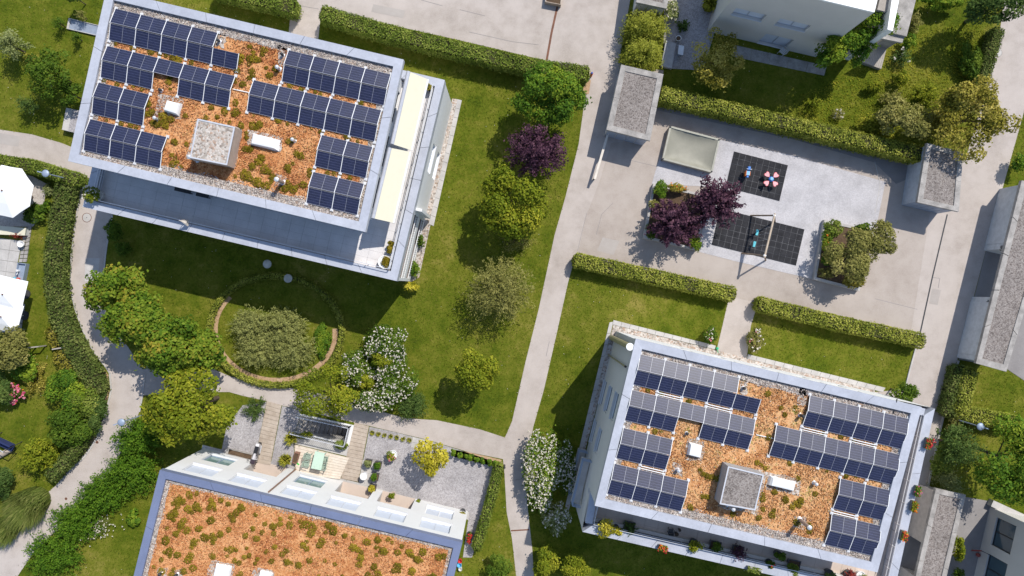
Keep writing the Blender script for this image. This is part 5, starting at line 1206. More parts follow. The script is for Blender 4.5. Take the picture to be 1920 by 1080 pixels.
hedge('low dark hedge along the far end of the right road, at the top', [(1874, 55), (1858, 110), (1840, 165)], 0.75, 1.0, 'hedgedk')
# the low ring round the oval bed
hedge('low curved hedge round the oval bed', OVAL + OVAL[:1], 0.30, 0.38, 'hedgey', 0.10, 480, name='ring_hedge')

# ================================================================== TREES AND SHRUBS
T = lambda *a, **k: plant('tree', *a, **k)
S = lambda *a, **k: plant('shrub', *a, tree=False, **k)
T('tall green tree next to the purple one on the upper lawn', 'tree', 1032, 186, 68, 5.4, 'broad', 'fresh', leaf=0.19, clumps=26, csize=0.32, rpy=64)
T('round purple-leaved tree on the upper lawn', 'tree', 1006, 280, 64, 5.6, 'plume', 'purple', leaf=0.20, n=5200, branches=120, aspect=0.5, jitter=0.08, rpy=56)
T('yellow-green tree below the purple tree on the lawn', 'tree', 962, 382, 66, 5.2, 'broad', 'yellow', leaf=0.20, clumps=22, csize=0.34, rpy=66)
S('grey-green bush under the yellow-green lawn tree', 'bush', 968, 445, 38, 1.8, 'plume', 'olive', leaf=0.15, n=1300)
T('loose feathery grey-green tree in the middle of the lawn', 'tree', 935, 545, 76, 4.4, 'plume', 'olive', leaf=0.24, n=6200, branches=230, aspect=0.26, jitter=0.09, start=0.12, rpy=68)
T('small golden tree alone on the lawn near the path', 'tree', 891, 690, 42, 4.6, 'broad', 'yellow', leaf=0.17, clumps=16, csize=0.40, h0=1.9, rpy=45)
WF = [('white', 150, 0.17, 0.35)]
S('white-blossomed bush at the top of the flowering group', 'bush', 725, 648, 42, 2.4, 'broad', 'mid', leaf=0.14, flower=[('white', 420, 0.125, 0.25)])
S('white-blossomed bush on the left of the flowering group', 'bush', 674, 692, 38, 2.2, 'broad', 'mid', leaf=0.14, flower=[('white', 320, 0.125, 0.25)], rpy=38)
S('white-blossomed bush on the right of the flowering group', 'bush', 744, 705, 40, 2.4, 'broad', 'mid', leaf=0.14, flower=[('white', 440, 0.125, 0.25)], rpy=48)
S('white-blossomed bush at the bottom of the flowering group', 'bush', 706, 742, 52, 2.4, 'broad', 'mid', leaf=0.14, flower=[('white', 520, 0.125, 0.25)], rpy=32)
S('mustard yellow bush in the middle of the white flowering group', 'bush', 711, 674, 30, 2.7, 'broad', 'yellow', leaf=0.13, rpy=18, clumps=9)
S('small yellow bush low in the white flowering group', 'bush', 688, 716, 15, 2.5, 'broad', 'yellow', leaf=0.12, clumps=6)
S('dark blue-green conifer bush where the path meets the lawn', 'bush', 771, 763, 34, 1.8, 'plume', 'conifer', leaf=0.20, n=2600, branches=90, aspect=0.25, start=0.1)
T('light green airy tree overhanging the basement stair', 'tree', 615, 737, 60, 5.0, 'broad', 'yellow', leaf=0.16, clumps=26, csize=0.30, rpy=54, n=4200)
T('green maple at the upper end of the row by the lane', 'tree', 220, 540, 58, 5.0, 'broad', 'maple', leaf=0.24, clumps=20, csize=0.36, rpy=50)
T('green maple in the middle of the row by the lane', 'tree', 262, 608, 70, 5.2, 'broad', 'maple', leaf=0.24, clumps=24, csize=0.34, rpy=60)
T('green maple over the lane fork, left of the oval bed', 'tree', 330, 646, 72, 5.4, 'broad', 'maple', leaf=0.24, clumps=24, csize=0.34, rpy=58)
T('small green maple touching the oval bed', 'tree', 385, 660, 42, 4.4, 'broad', 'maple', leaf=0.24, clumps=14, rpy=38)
T('big yellow-green tree at the corner of the lower left house', 'tree', 365, 762, 86, 6.2, 'broad', 'yellow', leaf=0.24, clumps=34, csize=0.27, rpy=76, n=6500)
S('dark green spreading bush next to the plank walk', 'bush', 474, 768, 27, 1.2, 'plume', 'conifer', leaf=0.18, n=1300, aspect=0.25, start=0.1)
# conifer hedge bushes by the lane, lower left
for i, (x, y, r, ry, lab) in enumerate([(252, 826, 56, 44, 'topmost of the bright green conifer bushes along the lower lane'), (240, 888, 62, 48, 'bright green conifer bush beside the corner of the lower left house'), (186, 930, 54, 46, 'bright green conifer bush in the middle of the lower lane row'),
     (134, 982, 54, 46, 'bright green conifer bush above the lowest one along the lane'), (92, 1045, 62, 54, 'lowest bright green conifer bush in the bottom left corner')]):
    S(lab, 'bush', x, y, r, 2.2 if i < 2 else 1.9, 'plume', 'thuja', leaf=0.20, n=5200, branches=220, aspect=0.4, start=0.15, rpy=ry, group='bright green conifer bushes along the lane', jitter=0.07)
# left garden
S('light green leafy bush at the lower left garden edge', 'bush', 65, 857, 44, 2.0, 'plume', 'yellow', leaf=0.24, n=2200, branches=90, aspect=0.4, rpy=36)
S('fresh green bush below the yellow hedge', 'bush', 122, 738, 40, 2.2, 'broad', 'fresh', leaf=0.16, rpy=42)
S('grey-green bush right of the fresh green one at the hedge', 'bush', 158, 752, 32, 2.0, 'broad', 'hedge', leaf=0.15)
S('dark glossy bush at the lower bend of the left garden', 'bush', 128, 800, 44, 2.2, 'broad', 'mid', leaf=0.17, rpy=38)
S('dark green bush at the end of the lane hedge', 'bush', 182, 772, 20, 1.5, 'broad', 'conifer', leaf=0.14, rpy=40)
T('grey-green round tree at the left edge below the parasols', 'tree', 18, 650, 44, 3.2, 'broad', 'olive', leaf=0.18, h0=0.9, rpy=40)
S('dark bush at the left edge above the pink roses', 'bush', 2, 728, 24, 1.8, 'broad', 'conifer', leaf=0.18, rpy=36)
S('yellow-green bed bush left of the lower lawn', 'bush', 62, 712, 24, 1.0, 'plume', 'gold', leaf=0.16, n=1300, aspect=0.4, rpy=44)
S('leafy green bush behind the pink roses', 'bush', 40, 690, 30, 1.3, 'broad', 'fresh', leaf=0.22)
S('pink rose bush on the left lawn', 'bush', 30, 737, 19, 1.0, 'broad', 'mid', leaf=0.13, flower=[('pink', 130, 0.17, 0.15), ('orange', 24, 0.14, 0.2)])
S('arching ornamental grass beside the lane at lower left', 'ornamental grass', 55, 942, 52, 1.3, 'grass', 'grass', n=3200, width=0.04, rpy=46, sweep=(-0.55, -0.75))
S('second clump of arching grass at the left edge of the lane', 'ornamental grass', 15, 985, 36, 1.1, 'grass', 'grass', n=1500, width=0.04, sweep=(-0.45, -0.6))
S('dark shrub at the left edge below the swing seat', 'bush', 0, 905, 26, 1.6, 'broad', 'conifer', leaf=0.16, rpy=34)
S('blue-grey low plant by the round parasol', 'bush', 88, 356, 14, 0.7, 'plume', 'silver', leaf=0.16, n=420)
S('dark green leafy plant below the round parasol', 'bush', 66, 402, 24, 1.0, 'broad', 'mid', leaf=0.18, rpy=20)
S('small green plant beside the hedge at the parasol terrace', 'bush', 88, 388, 12, 0.6, 'broad', 'fresh', leaf=0.13)
S('dark red small shrub on the pale ledge at the left', 'bush', 31, 441, 14, 0.8, 'plume', 'redleaf', leaf=0.11, n=420, z=0.0, rpy=8)
# upper left lawn
T('large sparse dark green tree left of the upper left house', 'tree', 98, 138, 50, 3.4, 'broad', 'mid', leaf=0.16, clumps=22, csize=0.26, n=2700, rpy=48)
T('pale flowering tree at the left edge of the upper lawn', 'tree', 14, 82, 32, 3.0, 'plume', 'silver', leaf=0.17, n=1300, aspect=0.5)
T('pale-leaved sapling under the big tree on the upper left lawn', 'tree', 62, 112, 18, 2.2, 'plume', 'gold', leaf=0.13, n=420)
T('small green tree close to the concrete box on the upper left lawn', 'tree', 132, 176, 27, 2.4, 'broad', 'mid', leaf=0.16, clumps=12, csize=0.30, n=1000)
T('small grey-green tree low on the upper left lawn', 'tree', 50, 196, 24, 1.9, 'plume', 'conifer', leaf=0.16, n=900)
T('tiny sapling left of the light well', 'tree', 108, 42, 13, 1.5, 'plume', 'mid', leaf=0.14, n=380)
T('tiny sapling in front of the light well', 'tree', 140, 68, 11, 1.5, 'plume', 'mid', leaf=0.14, n=340)
T('tiny sapling behind the light well', 'tree', 150, 28, 11, 1.4, 'plume', 'olive', leaf=0.13, n=300)
T('small dark tree cut by the top edge left of the house', 'tree', 142, -4, 14, 2.0, 'broad', 'conifer', leaf=0.15, n=420)
# south of the upper left house
S('dark bush against the shaded wall of the upper left house, upper one', 'bush', 213, 432, 16, 1.6, 'broad', 'mid', leaf=0.15, rpy=22)
S('dark bush against the shaded wall of the upper left house, lower one', 'bush', 226, 465, 18, 1.4, 'plume', 'mid', leaf=0.17, n=700, rpy=16)
# the oval bed
for i, (x, y, r, ry, lab) in enumerate([(468, 612, 50, 42, 'left juniper of the grey-green mound in the oval bed'), (528, 614, 52, 44, 'upper juniper of the grey-green mound in the oval bed'), (478, 656, 50, 44, 'lower left juniper of the mound in the oval bed'), (542, 658, 54, 46, 'lower right juniper of the mound in the oval bed')]):
    S(lab, 'bush', x, y, r, 2.1, 'plume', 'juniper', leaf=0.16, n=5200, branches=300, aspect=0.35, start=0.35, rpy=ry, jitter=0.05, up=0.5, group='junipers in the oval bed')
S('bright green ground plants at the right side of the oval bed', 'bush', 606, 640, 18, 0.4, 'broad', 'fresh', leaf=0.15, rpy=34)
# gravel garden
T('lemon yellow small tree in the gravel garden', 'tree', 812, 853, 36, 3.4, 'broad', 'lemon', leaf=0.19, clumps=16, csize=0.34, h0=1.3, rpy=36, n=1700)
for i in range(8):
    S('%s round bush from the left in the row behind the lemon yellow tree' % ['first', 'second', 'third', 'fourth', 'fifth', 'sixth', 'seventh', 'eighth'][i], 'bush', 850 + i * 11.3, 849 + i * 3.0, 7.0, 0.9, 'broad', 'fresh', leaf=0.12, n=240, clumps=5, group='row of round bushes at the gravel garden')
for i in range(7):
    S('%s little grass clump from the left along the gravel edge by the path' % ['first', 'second', 'third', 'fourth', 'fifth', 'sixth', 'seventh'][i], 'grass clump', 698 + i * 11.5, 812 + i * 2.2, 5.5, 0.3, 'grass', 'meadow', n=60, width=0.04, group='grass clumps along the gravel edge')
S('palm-like plant left of the deck', 'bush', 534, 863, 13, 1.1, 'grass', 'meadow', n=150, width=0.07)
S('spiky plant left of the stair railing', 'bush', 545, 822, 14, 0.9, 'grass', 'meadow', n=160, width=0.06)
S('green bush at the deck corner under the stair railing', 'bush', 640, 834, 14, 0.7, 'broad', 'hedge', leaf=0.13, rpy=9)
S('green plants at the left end of the stair railing', 'bush', 570, 815, 16, 0.6, 'broad', 'yellow', leaf=0.13, rpy=8)
# main path and right lawn
S('big white-blossomed bush beside the main path', 'bush', 1020, 880, 38, 2.4, 'broad', 'fresh', leaf=0.14, rpy=84, n=6000, clumps=30, csize=0.40, flower=[('white', 1300, 0.125, 0.12)])
S('white-blossomed bush between the path bush and the grey wall', 'bush', 1056, 880, 24, 2.0, 'broad', 'mid', leaf=0.14, rpy=60, n=2200, flower=[('white', 330, 0.13, 0.25)])
S('white-blossomed bush at the lower end of the path bushes', 'bush', 1042, 970, 27, 1.8, 'broad', 'silver', leaf=0.14, rpy=32, n=1500, flower=[('white', 150, 0.14, 0.2)])
S('small round tree-bush at the bottom edge next to the path', 'bush', 1023, 1058, 26, 2.2, 'broad', 'yellow', leaf=0.15, rpy=32)
S('round bush at the bottom edge, second from the path', 'bush', 1078, 1062, 28, 1.9, 'broad', 'yellow', leaf=0.15, rpy=26)
S('bush at the bottom edge left of the main path', 'bush', 936, 1062, 26, 1.7, 'broad', 'mid', leaf=0.15, rpy=24)
S('green bush with white flowers left of the door path', 'bush', 1329, 627, 17, 1.0, 'broad', 'mid', leaf=0.14, flower=[('white', 12, 0.14, 0.5), ('pink', 6, 0.12, 0.3)])
S('bush with cream flowers right of the door path', 'bush', 1417, 638, 17, 1.0, 'broad', 'olive', leaf=0.14, flower=[('white', 30, 0.14, 0.4), ('pink', 8, 0.12, 0.2)], rpy=24)
T('small dark green tree at the back corner of the lower right house', 'tree', 1692, 735, 26, 2.6, 'broad', 'mid', leaf=0.15, rpy=20)
# playground planters
T('purple-leaved tree on the right in the playground planter', 'tree', 1345, 378, 54, 3.6, 'plume', 'purple', leaf=0.22, n=4600, branches=110, aspect=0.5, jitter=0.07, up=0.2, z=0.3)
T('purple-leaved tree on the left in the playground planter', 'tree', 1266, 418, 56, 3.4, 'plume', 'purple', leaf=0.22, n=4600, branches=110, aspect=0.5, jitter=0.07, up=0.2, z=0.3, rpy=48)
S('light green bush in the corner of the purple tree planter', 'bush', 1238, 355, 14, 0.8, 'broad', 'fresh', leaf=0.13, z=0.4, rpy=18)
S('olive yellow bush behind the purple trees', 'bush', 1268, 352, 20, 0.8, 'broad', 'gold', leaf=0.13, z=0.4, rpy=9, flower=[('orange', 14, 0.13, 0.3)])
S('olive bush at the left rim of the purple tree planter', 'bush', 1226, 384, 11, 0.7, 'broad', 'olive', leaf=0.13, z=0.4)
S('dark green low bush at the lower left of the purple tree planter', 'bush', 1222, 434, 16, 0.6, 'broad', 'mid', leaf=0.13, z=0.4)
S('reddish green bush at the lower right of the purple tree planter', 'bush', 1304, 455, 12, 0.7, 'broad', 'maple', leaf=0.13, z=0.4, rpy=18)
T('olive tree in the middle of the right playground planter', 'tree', 1596, 482, 50, 2.8, 'broad', 'olive', leaf=0.16, clumps=18, csize=0.34, z=0.3, rpy=54)
T('pale olive tree overhanging the right playground planter', 'tree', 1648, 450, 32, 2.6, 'broad', 'olive', leaf=0.15, z=0.3, rpy=34)
S('green bush at the top left of the right playground planter', 'bush', 1563, 428, 20, 0.9, 'broad', 'hedge', leaf=0.14, z=0.4, rpy=16)
S('reddish bush at the left rim of the right playground planter', 'bush', 1550, 452, 12, 0.8, 'broad', 'maple', leaf=0.13, z=0.4, rpy=22, flower=[('orange', 12, 0.11, 0.3)])
S('bright green bush at the left of the right playground planter', 'bush', 1556, 485, 16, 0.9, 'broad', 'fresh', leaf=0.13, z=0.4)
S('dark bush at the lower left of the right playground planter', 'bush', 1552, 512, 18, 0.8, 'plume', 'olive', leaf=0.14, n=700, z=0.4, rpy=14)
S('brownish bush at the bottom of the right playground planter', 'bush', 1600, 527, 22, 0.8, 'broad', 'gold', leaf=0.13, z=0.4, rpy=14)
S('green bush behind the olive tree in the right playground planter', 'bush', 1622, 432, 20, 1.0, 'broad', 'mid', leaf=0.14, z=0.4, rpy=14)
# upper right garden
for i, (x, y, r, ry, lab) in enumerate([(1214, 46, 48, 40, 'upper clump of yellow-green bamboo by the garage'), (1206, 98, 46, 38, 'lower clump of yellow-green bamboo next to the garage roof')]):
    S(lab, 'bamboo', x, y, r, 3.6, 'plume', 'bamboo', leaf=0.25, n=5600, branches=420, aspect=0.24, start=0.45, rpy=ry, jitter=0.10, up=0.25, droop=0.12, group='bamboo by the garage')
T('dark tree with yellowing leaves beside the shaded house wall', 'tree', 1340, 112, 52, 3.6, 'broad', 'gold', leaf=0.16, clumps=24, csize=0.30, rpy=56, n=3600)
T('green climbing tree at the corner of the shaded house', 'tree', 1582, 92, 66, 5.0, 'broad', 'fresh', leaf=0.17, clumps=30, csize=0.28, rpy=40, rot=0.6, n=5200)
S('light green crown at the white balcony of the upper right house', 'bush', 1632, 56, 36, 5.8, 'broad', 'fresh', leaf=0.16, rpy=26, n=1600, h0=3.0)
T('big golden-green tree overhanging the right road', 'tree', 1820, 222, 78, 5.2, 'broad', 'gold', leaf=0.19, clumps=34, csize=0.26, rpy=80, n=7500)
T('grey-green tree left of the big golden tree', 'tree', 1698, 226, 56, 3.4, 'broad', 'olive', leaf=0.16, clumps=22, csize=0.30, rpy=46, n=4600)
T('dark green tree in the top right corner', 'tree', 1860, 12, 66, 4.8, 'broad', 'conifer', leaf=0.18, clumps=26, csize=0.30, rpy=40, n=4200)
S('tall green shrub at the top edge, right of the concrete ledge', 'bush', 1760, 0, 50, 1.8, 'broad', 'fresh', leaf=0.17, rpy=16)
S('green shrub next to the concrete ledge, uppermost', 'bush', 1718, 40, 15, 1.4, 'plume', 'olive', leaf=0.18, n=600, rpy=24)
S('bright green shrub next to the concrete ledge', 'bush', 1706, 78, 14, 1.2, 'broad', 'fresh', leaf=0.14)
S('dark shrub with a white flower clump in the upper right garden', 'bush', 1696, 106, 20, 1.3, 'plume', 'conifer', leaf=0.17, n=700, flower=[('white', 5, 0.2, 0.4)])
S('light green shrub in the middle of the upper right garden', 'bush', 1690, 145, 15, 1.1, 'broad', 'yellow', leaf=0.14)
S('yellow-green shrub by the hedge in the upper right garden', 'bush', 1528, 195, 24, 1.2, 'plume', 'yellow', leaf=0.15, n=800)
S('white-flowered shrub by the hedge in the upper right garden', 'bush', 1574, 214, 14, 0.9, 'plume', 'olive', leaf=0.13, n=380, flower=[('white', 16, 0.12, 0.3)])
S('green palm-like shrub at the top edge left of the shaded house', 'bush', 1334, 4, 18, 1.6, 'grass', 'meadow', n=240, width=0.09)
S('white-flowered shrub beside the upper bamboo', 'bush', 1260, 22, 14, 1.2, 'broad', 'silver', leaf=0.13, flower=[('white', 40, 0.12, 0.3)], rpy=24)
S('dark green round shrub beside the bamboo and gravel', 'bush', 1283, 45, 13, 1.0, 'plume', 'conifer', leaf=0.17, n=500)
S('dense olive shrub between the grey-green tree and the golden tree', 'bush', 1752, 236, 36, 2.2, 'broad', 'gold', leaf=0.16, rpy=34)
S('yellowish shrub above the hedge, left of the grey-green tree', 'bush', 1640, 232, 30, 1.3, 'broad', 'meadow', leaf=0.15, rpy=22)
S('grassy green shrub under the golden tree in the upper right garden', 'bush', 1742, 175, 30, 1.2, 'plume', 'yellow', leaf=0.2, n=1100, rpy=24)
S('dark green shrub along the road hedge in the upper right garden', 'bush', 1822, 110, 22, 1.3, 'broad', 'mid', leaf=0.16, rpy=40)
S('olive shrub below the white-flowered clump, upper right garden', 'bush', 1672, 182, 24, 1.2, 'plume', 'olive', leaf=0.17, n=900, rpy=18)
S('leafy shrub near the plank steps, upper right garden', 'bush', 1640, 160, 18, 0.9, 'broad', 'yellow', leaf=0.14, rpy=12)
# right edge
S('green shrub at the right edge above the long garage', 'bush', 1912, 310, 16, 1.5, 'broad', 'fresh', leaf=0.15, rpy=24)
T('big dense green tree at the right edge near the bottom', 'tree', 1888, 860, 66, 6.0, 'broad', 'fresh', leaf=0.20, clumps=28, csize=0.32, rpy=84, n=6500)
T('grey-green tree between the road and the big dense tree', 'tree', 1800, 838, 44, 4.2, 'plume', 'conifer', leaf=0.20, n=3200, branches=110, aspect=0.4, rpy=48)
S('silver-leaved bush over the lower garage roof end', 'bush', 1786, 908, 28, 2.6, 'plume', 'silver', leaf=0.18, n=1500, aspect=0.3, branches=80)
S('dark green bush below the lamp at the right road', 'bush', 1768, 866, 24, 2.0, 'broad', 'hedge', leaf=0.15, rpy=36)
S('dark hedge bush at the corner under the right lamp', 'bush', 1792, 796, 18, 1.2, 'broad', 'olive', leaf=0.13)
S('yellow-green bush between the lower garage and the corner house', 'bush', 1798, 1030, 13, 1.4, 'broad', 'yellow', leaf=0.15, rpy=24)
S('small green bush at the bottom edge between garage and corner house', 'bush', 1797, 1075, 12, 1.0, 'broad', 'mid', leaf=0.14, rpy=10)
# by the east loggias of the upper left house
S('yellow-green bush at the front corner of the upper left house', 'bush', 772, 536, 15, 1.2, 'broad', 'lemon', leaf=0.14, rpy=10)
S('green plants by the ground floor loggia of the upper left house', 'bush', 789, 452, 9, 0.9, 'broad', 'mid', leaf=0.12, rpy=12)
S('lower green plants by the ground floor loggia of the upper left house', 'bush', 778, 505, 10, 0.9, 'broad', 'fresh', leaf=0.12, rpy=16)
S('white daisy patch beside the bright green conifers', 'flower bed', 178, 990, 34, 0.35, 'grass', 'grass', n=500, width=0.05, rot=0.6, rpy=20).name
flowers(np.stack([RNG.normal(size=170) * 0.75, RNG.normal(size=170) * 0.45 , RNG.uniform(0.25, 0.4, 170)], 1), 0.10, 'white', 'blossoms', bpy.data.objects[[o.name for o in bpy.data.objects if o.get('label') == 'white daisy patch beside the bright green conifers'][0]])
S('big-leaved green plant against the left wall of the lower left house', 'bush', 250, 970, 13, 0.6, 'broad', 'fresh', leaf=0.26, rpy=18, n=200)
# ================================================================== OBJECTS
def mobj(name, label, cat, base, group=None): return thing(name, label, cat, base, group)
# playground planters -----------------------------------------------------------
def planter(label, outline, h=0.42, t=0.18, mat=CONCRETE, name='planter'):
    P = WW(outline, h); cen = sum(P, Vector()) / len(P); root = mobj(name, label, 'planter', (P[0].x, P[0].y, 0)); n = len(P)
    I = [p + (cen - p).normalized() * t * 1.4 for p in P]
    for i in range(n):
        mb = MB(); mb.prism([P[i], P[(i + 1) % n], I[(i + 1) % n], I[i]], 0, h); mb.build('side_wall', mat, root)
    mb = MB(); mb.prism(I, 0, h - 0.06); mb.build('soil', SOIL, root); return root
planter('concrete planter with the two purple trees', [(1225, 344), (1330, 366), (1307, 470), (1206, 446)])
planter('concrete planter with the olive trees, right of the swing', [(1546, 412), (1640, 432), (1612, 546), (1526, 524)])
# sandbox under a tarpaulin -----------------------------------------------------------
def sandbox():
    q = WW([(1257, 238), (1348, 262), (1334, 322), (1243, 298)], 0.55); root = mobj('sandbox', 'wooden sandbox under an olive grey tarpaulin', 'sandbox', (q[3].x, q[3].y, 0))
    for i in range(4):
        a, b = q[i].copy(), q[(i + 1) % 4].copy(); a.z = b.z = 0.26; mb = MB(); mb.bar(a, b, 0.10, 0.5); mb.build('side_board', WOOD_GREY, root)
        p = q[i].copy(); p.z = 0; mb = MB(); mb.bar(p, p + Vector((0, 0, 0.68)), 0.09); mb.build('post', DARKM, root)
    n = 12; vs = []; fs = []
    for j in range(n + 1):
        for i in range(n + 1):
            u, v = i / n, j / n; p = q[0].lerp(q[1], u).lerp(q[3].lerp(q[2], u), v); e = min(u, 1 - u, v, 1 - v)
            sag = -0.30 * (1 - math.exp(-e * 7)) + 0.03 * math.sin(u * 9 + v * 5) * min(1, e * 8) + 0.015 * math.sin(u * 31) * (e > 0)
            vs.append((p.x, p.y, 0.60 + sag))
    for j in range(n):
        for i in range(n): k = j * (n + 1) + i; fs.append((k, k + n + 1, k + n + 2, k + 1))
    mb = MB(); mb.add(vs, fs); mb.build('tarpaulin', plain('tarp_olive', (0.255, 0.245, 0.195), 0.55, var=0.08, scale=2.0), root, smooth=True)
    for i in range(4):
        a, b = q[i].copy(), q[(i + 1) % 4].copy(); a.z = b.z = 0.585; mb = MB(); mb.bar(a, b, 0.13, 0.04); mb.build('hem', plain('tarp_hem', (0.36, 0.35, 0.29), 0.6), root)
sandbox()
# swing -------------------------------------------------------------------------------
def swing():
    zt = 2.3; a = W(1452, 404, zt); b = W(1434, 479, zt); root = mobj('swing_set', 'wooden double swing frame with two turquoise seats', 'swing', (a.x, a.y, 0))
    beam = MB(); d = (b - a).normalized(); beam.tube(a - d * 0.15, b + d * 0.15, 0.075, 0.075, 10); beam.build('beam', plain('larch', (0.50, 0.40, 0.30), 0.7), root)
    for top, foot in ((a, (1407, 404)), (b, (1390, 475))):
        f = W(*foot); f2 = Vector((2 * top.x - f.x, 2 * top.y - f.y, 0))
        for g in (f, f2):
            mb = MB(); mb.tube((g.x, g.y, -0.05), top, 0.065, 0.06, 8); mb.build('leg', plain('larch_dark', (0.26, 0.19, 0.14), 0.7), root)
        mb = MB(); mb.lathe(top + Vector((0, 0, -0.02)), [(0.10, -0.06), (0.10, 0.06), (0.05, 0.09), (0, 0.09)], 10); mb.build('bracket', WHITE, root)
    for t, px in ((0.36, (1428, 432)), (0.66, (1422, 458))):
        s = W(px[0], px[1], 0.45); top = a.lerp(b, t); side = d
        s = Vector((top.x - 0.35, top.y - 0.05, 0.48)); mb = MB(); mb.box(s, d * 0.21, Vector((d.y, -d.x, 0)) * 0.09, Vector((0, 0, 0.02))); so = mb.build('seat', plain('seat_turquoise', (0.10, 0.48, 0.55), 0.5), root)
        for sg in (-1, 1): mb = MB(); mb.tube(s + d * 0.2 * sg, top + d * 0.22 * sg, 0.010, 0.010, 5); mb.build('chain', ALU, root)
swing()
# spring riders ---------------------------------------------------------------------------
def rider1():
    b = W(1397, 327); root = mobj('spring_rider', 'blue and orange spring rider on the rubber mat', 'spring rider', b)
    blue = plain('toy_blue', (0.06, 0.22, 0.62), 0.4); orange = plain('toy_orange', (0.75, 0.20, 0.03), 0.4)
    mb = MB()
    for k in range(5): mb.lathe(b + Vector((0, 0, 0.05 + 0.07 * k)), [(0.09, 0), (0.12, 0.02), (0.09, 0.04)], 10)
    mb.build('spring', DARKM, root)
    v = Vector((0.12, 0.97, 0)); s = Vector((0.97, -0.12, 0)); c = b + Vector((0, 0, 0.55)); mb = MB()
    mb.box(c, v * 0.34, s * 0.07, Vector((0, 0, 0.14))); mb.box(c + v * 0.34 + Vector((0, 0, 0.16)), v * 0.12, s * 0.09, Vector((0, 0, 0.16))); mb.build('body', blue, root)
    mb = MB(); mb.box(c - v * 0.05 - s * 0.17, v * 0.20, s * 0.02, Vector((0, 0, 0.20))); mb.build('side_panel', orange, root)
    mb = MB(); mb.box(c - v * 0.05 + s * 0.13, v * 0.16, s * 0.02, Vector((0, 0, 0.20))); mb.build('side_panel', orange, root)
    mb = MB(); mb.box(c - v * 0.02 + Vector((0, 0, 0.17)), v * 0.16, s * 0.13, Vector((0, 0, 0.025))); mb.build('seat', plain('toy_light_blue', (0.22, 0.50, 0.80), 0.4), root)
    mb = MB(); mb.tube(c + v * 0.26 - s * 0.2 + Vector((0, 0, 0.3)), c + v * 0.26 + s * 0.2 + Vector((0, 0, 0.3)), 0.02, 0.02, 6); mb.build('handle', WHITE, root)
rider1()
def rider2():
    b = W(1441, 338); root = mobj('spring_rider', 'four-seat spring rider with pink heart-shaped seats and blue centre', 'spring rider', b)
    mb = MB()
    for k in range(5): mb.lathe(b + Vector((0, 0, 0.05 + 0.07 * k)), [(0.11, 0), (0.14, 0.02), (0.11, 0.04)], 10)
    mb.build('spring', DARKM, root); pink = plain('toy_pink', (0.80, 0.38, 0.40), 0.45); red = plain('toy_red', (0.62, 0.05, 0.08), 0.4)
    for k in range(4):
        a = math.radians(40 + 90 * k); d = Vector((math.cos(a), math.sin(a), 0)); s = Vector((-d.y, d.x, 0)); c = b + d * 0.42 + Vector((0, 0, 0.52))
        mb = MB(); mb.tube(b + Vector((0, 0, 0.48)), c - d * 0.1, 0.03, 0.03, 6); mb.build('arm', red, root)
        pts = [(-0.20, 0.0), (-0.05, 0.13), (0.10, 0.19), (0.19, 0.14), (0.20, 0.05), (0.15, 0.0), (0.20, -0.05), (0.19, -0.14), (0.10, -0.19), (-0.05, -0.13)]
        mb = MB(); mb.prism([c + d * x * 1.12 + s * y * 1.15 for x, y in pts], 0.500, 0.53); so = mb.build('seat_rim', red, root)
        mb = MB(); mb.prism([c + d * x + s * y for x, y in pts], 0.531, 0.555); mb.build('seat', pink, root)
    mb = MB(); mb.lathe(b + Vector((0, 0, 0.45)), [(0.16, 0), (0.2, 0.06), (0.18, 0.14), (0.1, 0.19), (0, 0.2)], 14); mb.build('hub', plain('toy_blue', (0.06, 0.22, 0.62), 0.4), root)
    mb = MB(); mb.lathe(b + Vector((0, 0, 0.66)), [(0.02, -0.03), (0.12, 0.0), (0.12, 0.03), (0, 0.04)], 12); mb.build('handle', plain('toy_light_blue', (0.22, 0.50, 0.80), 0.4), root)
rider2()
# long pale beam beside the garage ----------------------------------------------------------
def beam():
    a = W(1140, 250, 0.8); b = W(1115, 336, 0.8); root = mobj('barrier_beam', 'long pale wooden barrier beam beside the small garage', 'barrier', (a.x, a.y, 0))
    mb = MB(); mb.bar(a, b, 0.17, 0.10); mb.build('beam', plain('beam_pale', (0.66, 0.60, 0.52), 0.7), root)
    for t in (0.04, 0.5, 0.96):
        p = a.lerp(b, t); mb = MB(); mb.bar((p.x, p.y, 0), (p.x, p.y, 0.75), 0.10); mb.build('post', DARKM, root)
beam()
# lamps ------------------------------------------------------------------------------------------
def lamp(label, head, h, r=0.27, mat=STEEL_BL):
    t = W(head[0], head[1], h); b = Vector((t.x, t.y, 0)); root = mobj('street_lamp', label, 'lamp', b)
    mb = MB(); mb.tube(b, b + Vector((0, 0, h - 0.1)), 0.055, 0.04, 8); mb.build('post', mat, root)
    mb = MB(); mb.lathe(t, [(0.06, -0.16), (r * 0.9, -0.07), (r, -0.03), (r * 0.96, 0.01), (r * 0.5, 0.06), (0, 0.075)], 20); mb.build('lamp_shade', mat, root, smooth=True)
    mb = MB(); mb.lathe(t + Vector((0, 0, -0.17)), [(0.05, -0.10), (0.11, -0.05), (0.11, 0.02), (0.05, 0.05)], 12); mb.build('lamp_glass', WHITE, root)
    mb = MB(); d = Vector((t.x, t.y, 0)).normalized(); mb.bar(t + d * 0.2 + Vector((0, 0, -0.02)), t + d * 0.62 + Vector((0, 0, -0.05)), 0.07, 0.05); mb.build('bracket', mat, root)
lamp('blue-grey round lamp above the hedge at the left', (85, 325), 3.2); lamp('blue-grey round lamp over the curved lane at lower left', (227, 792), 3.6); lamp('blue-grey round lamp beside the light hedge at the right edge', (1839, 800), 3.4)
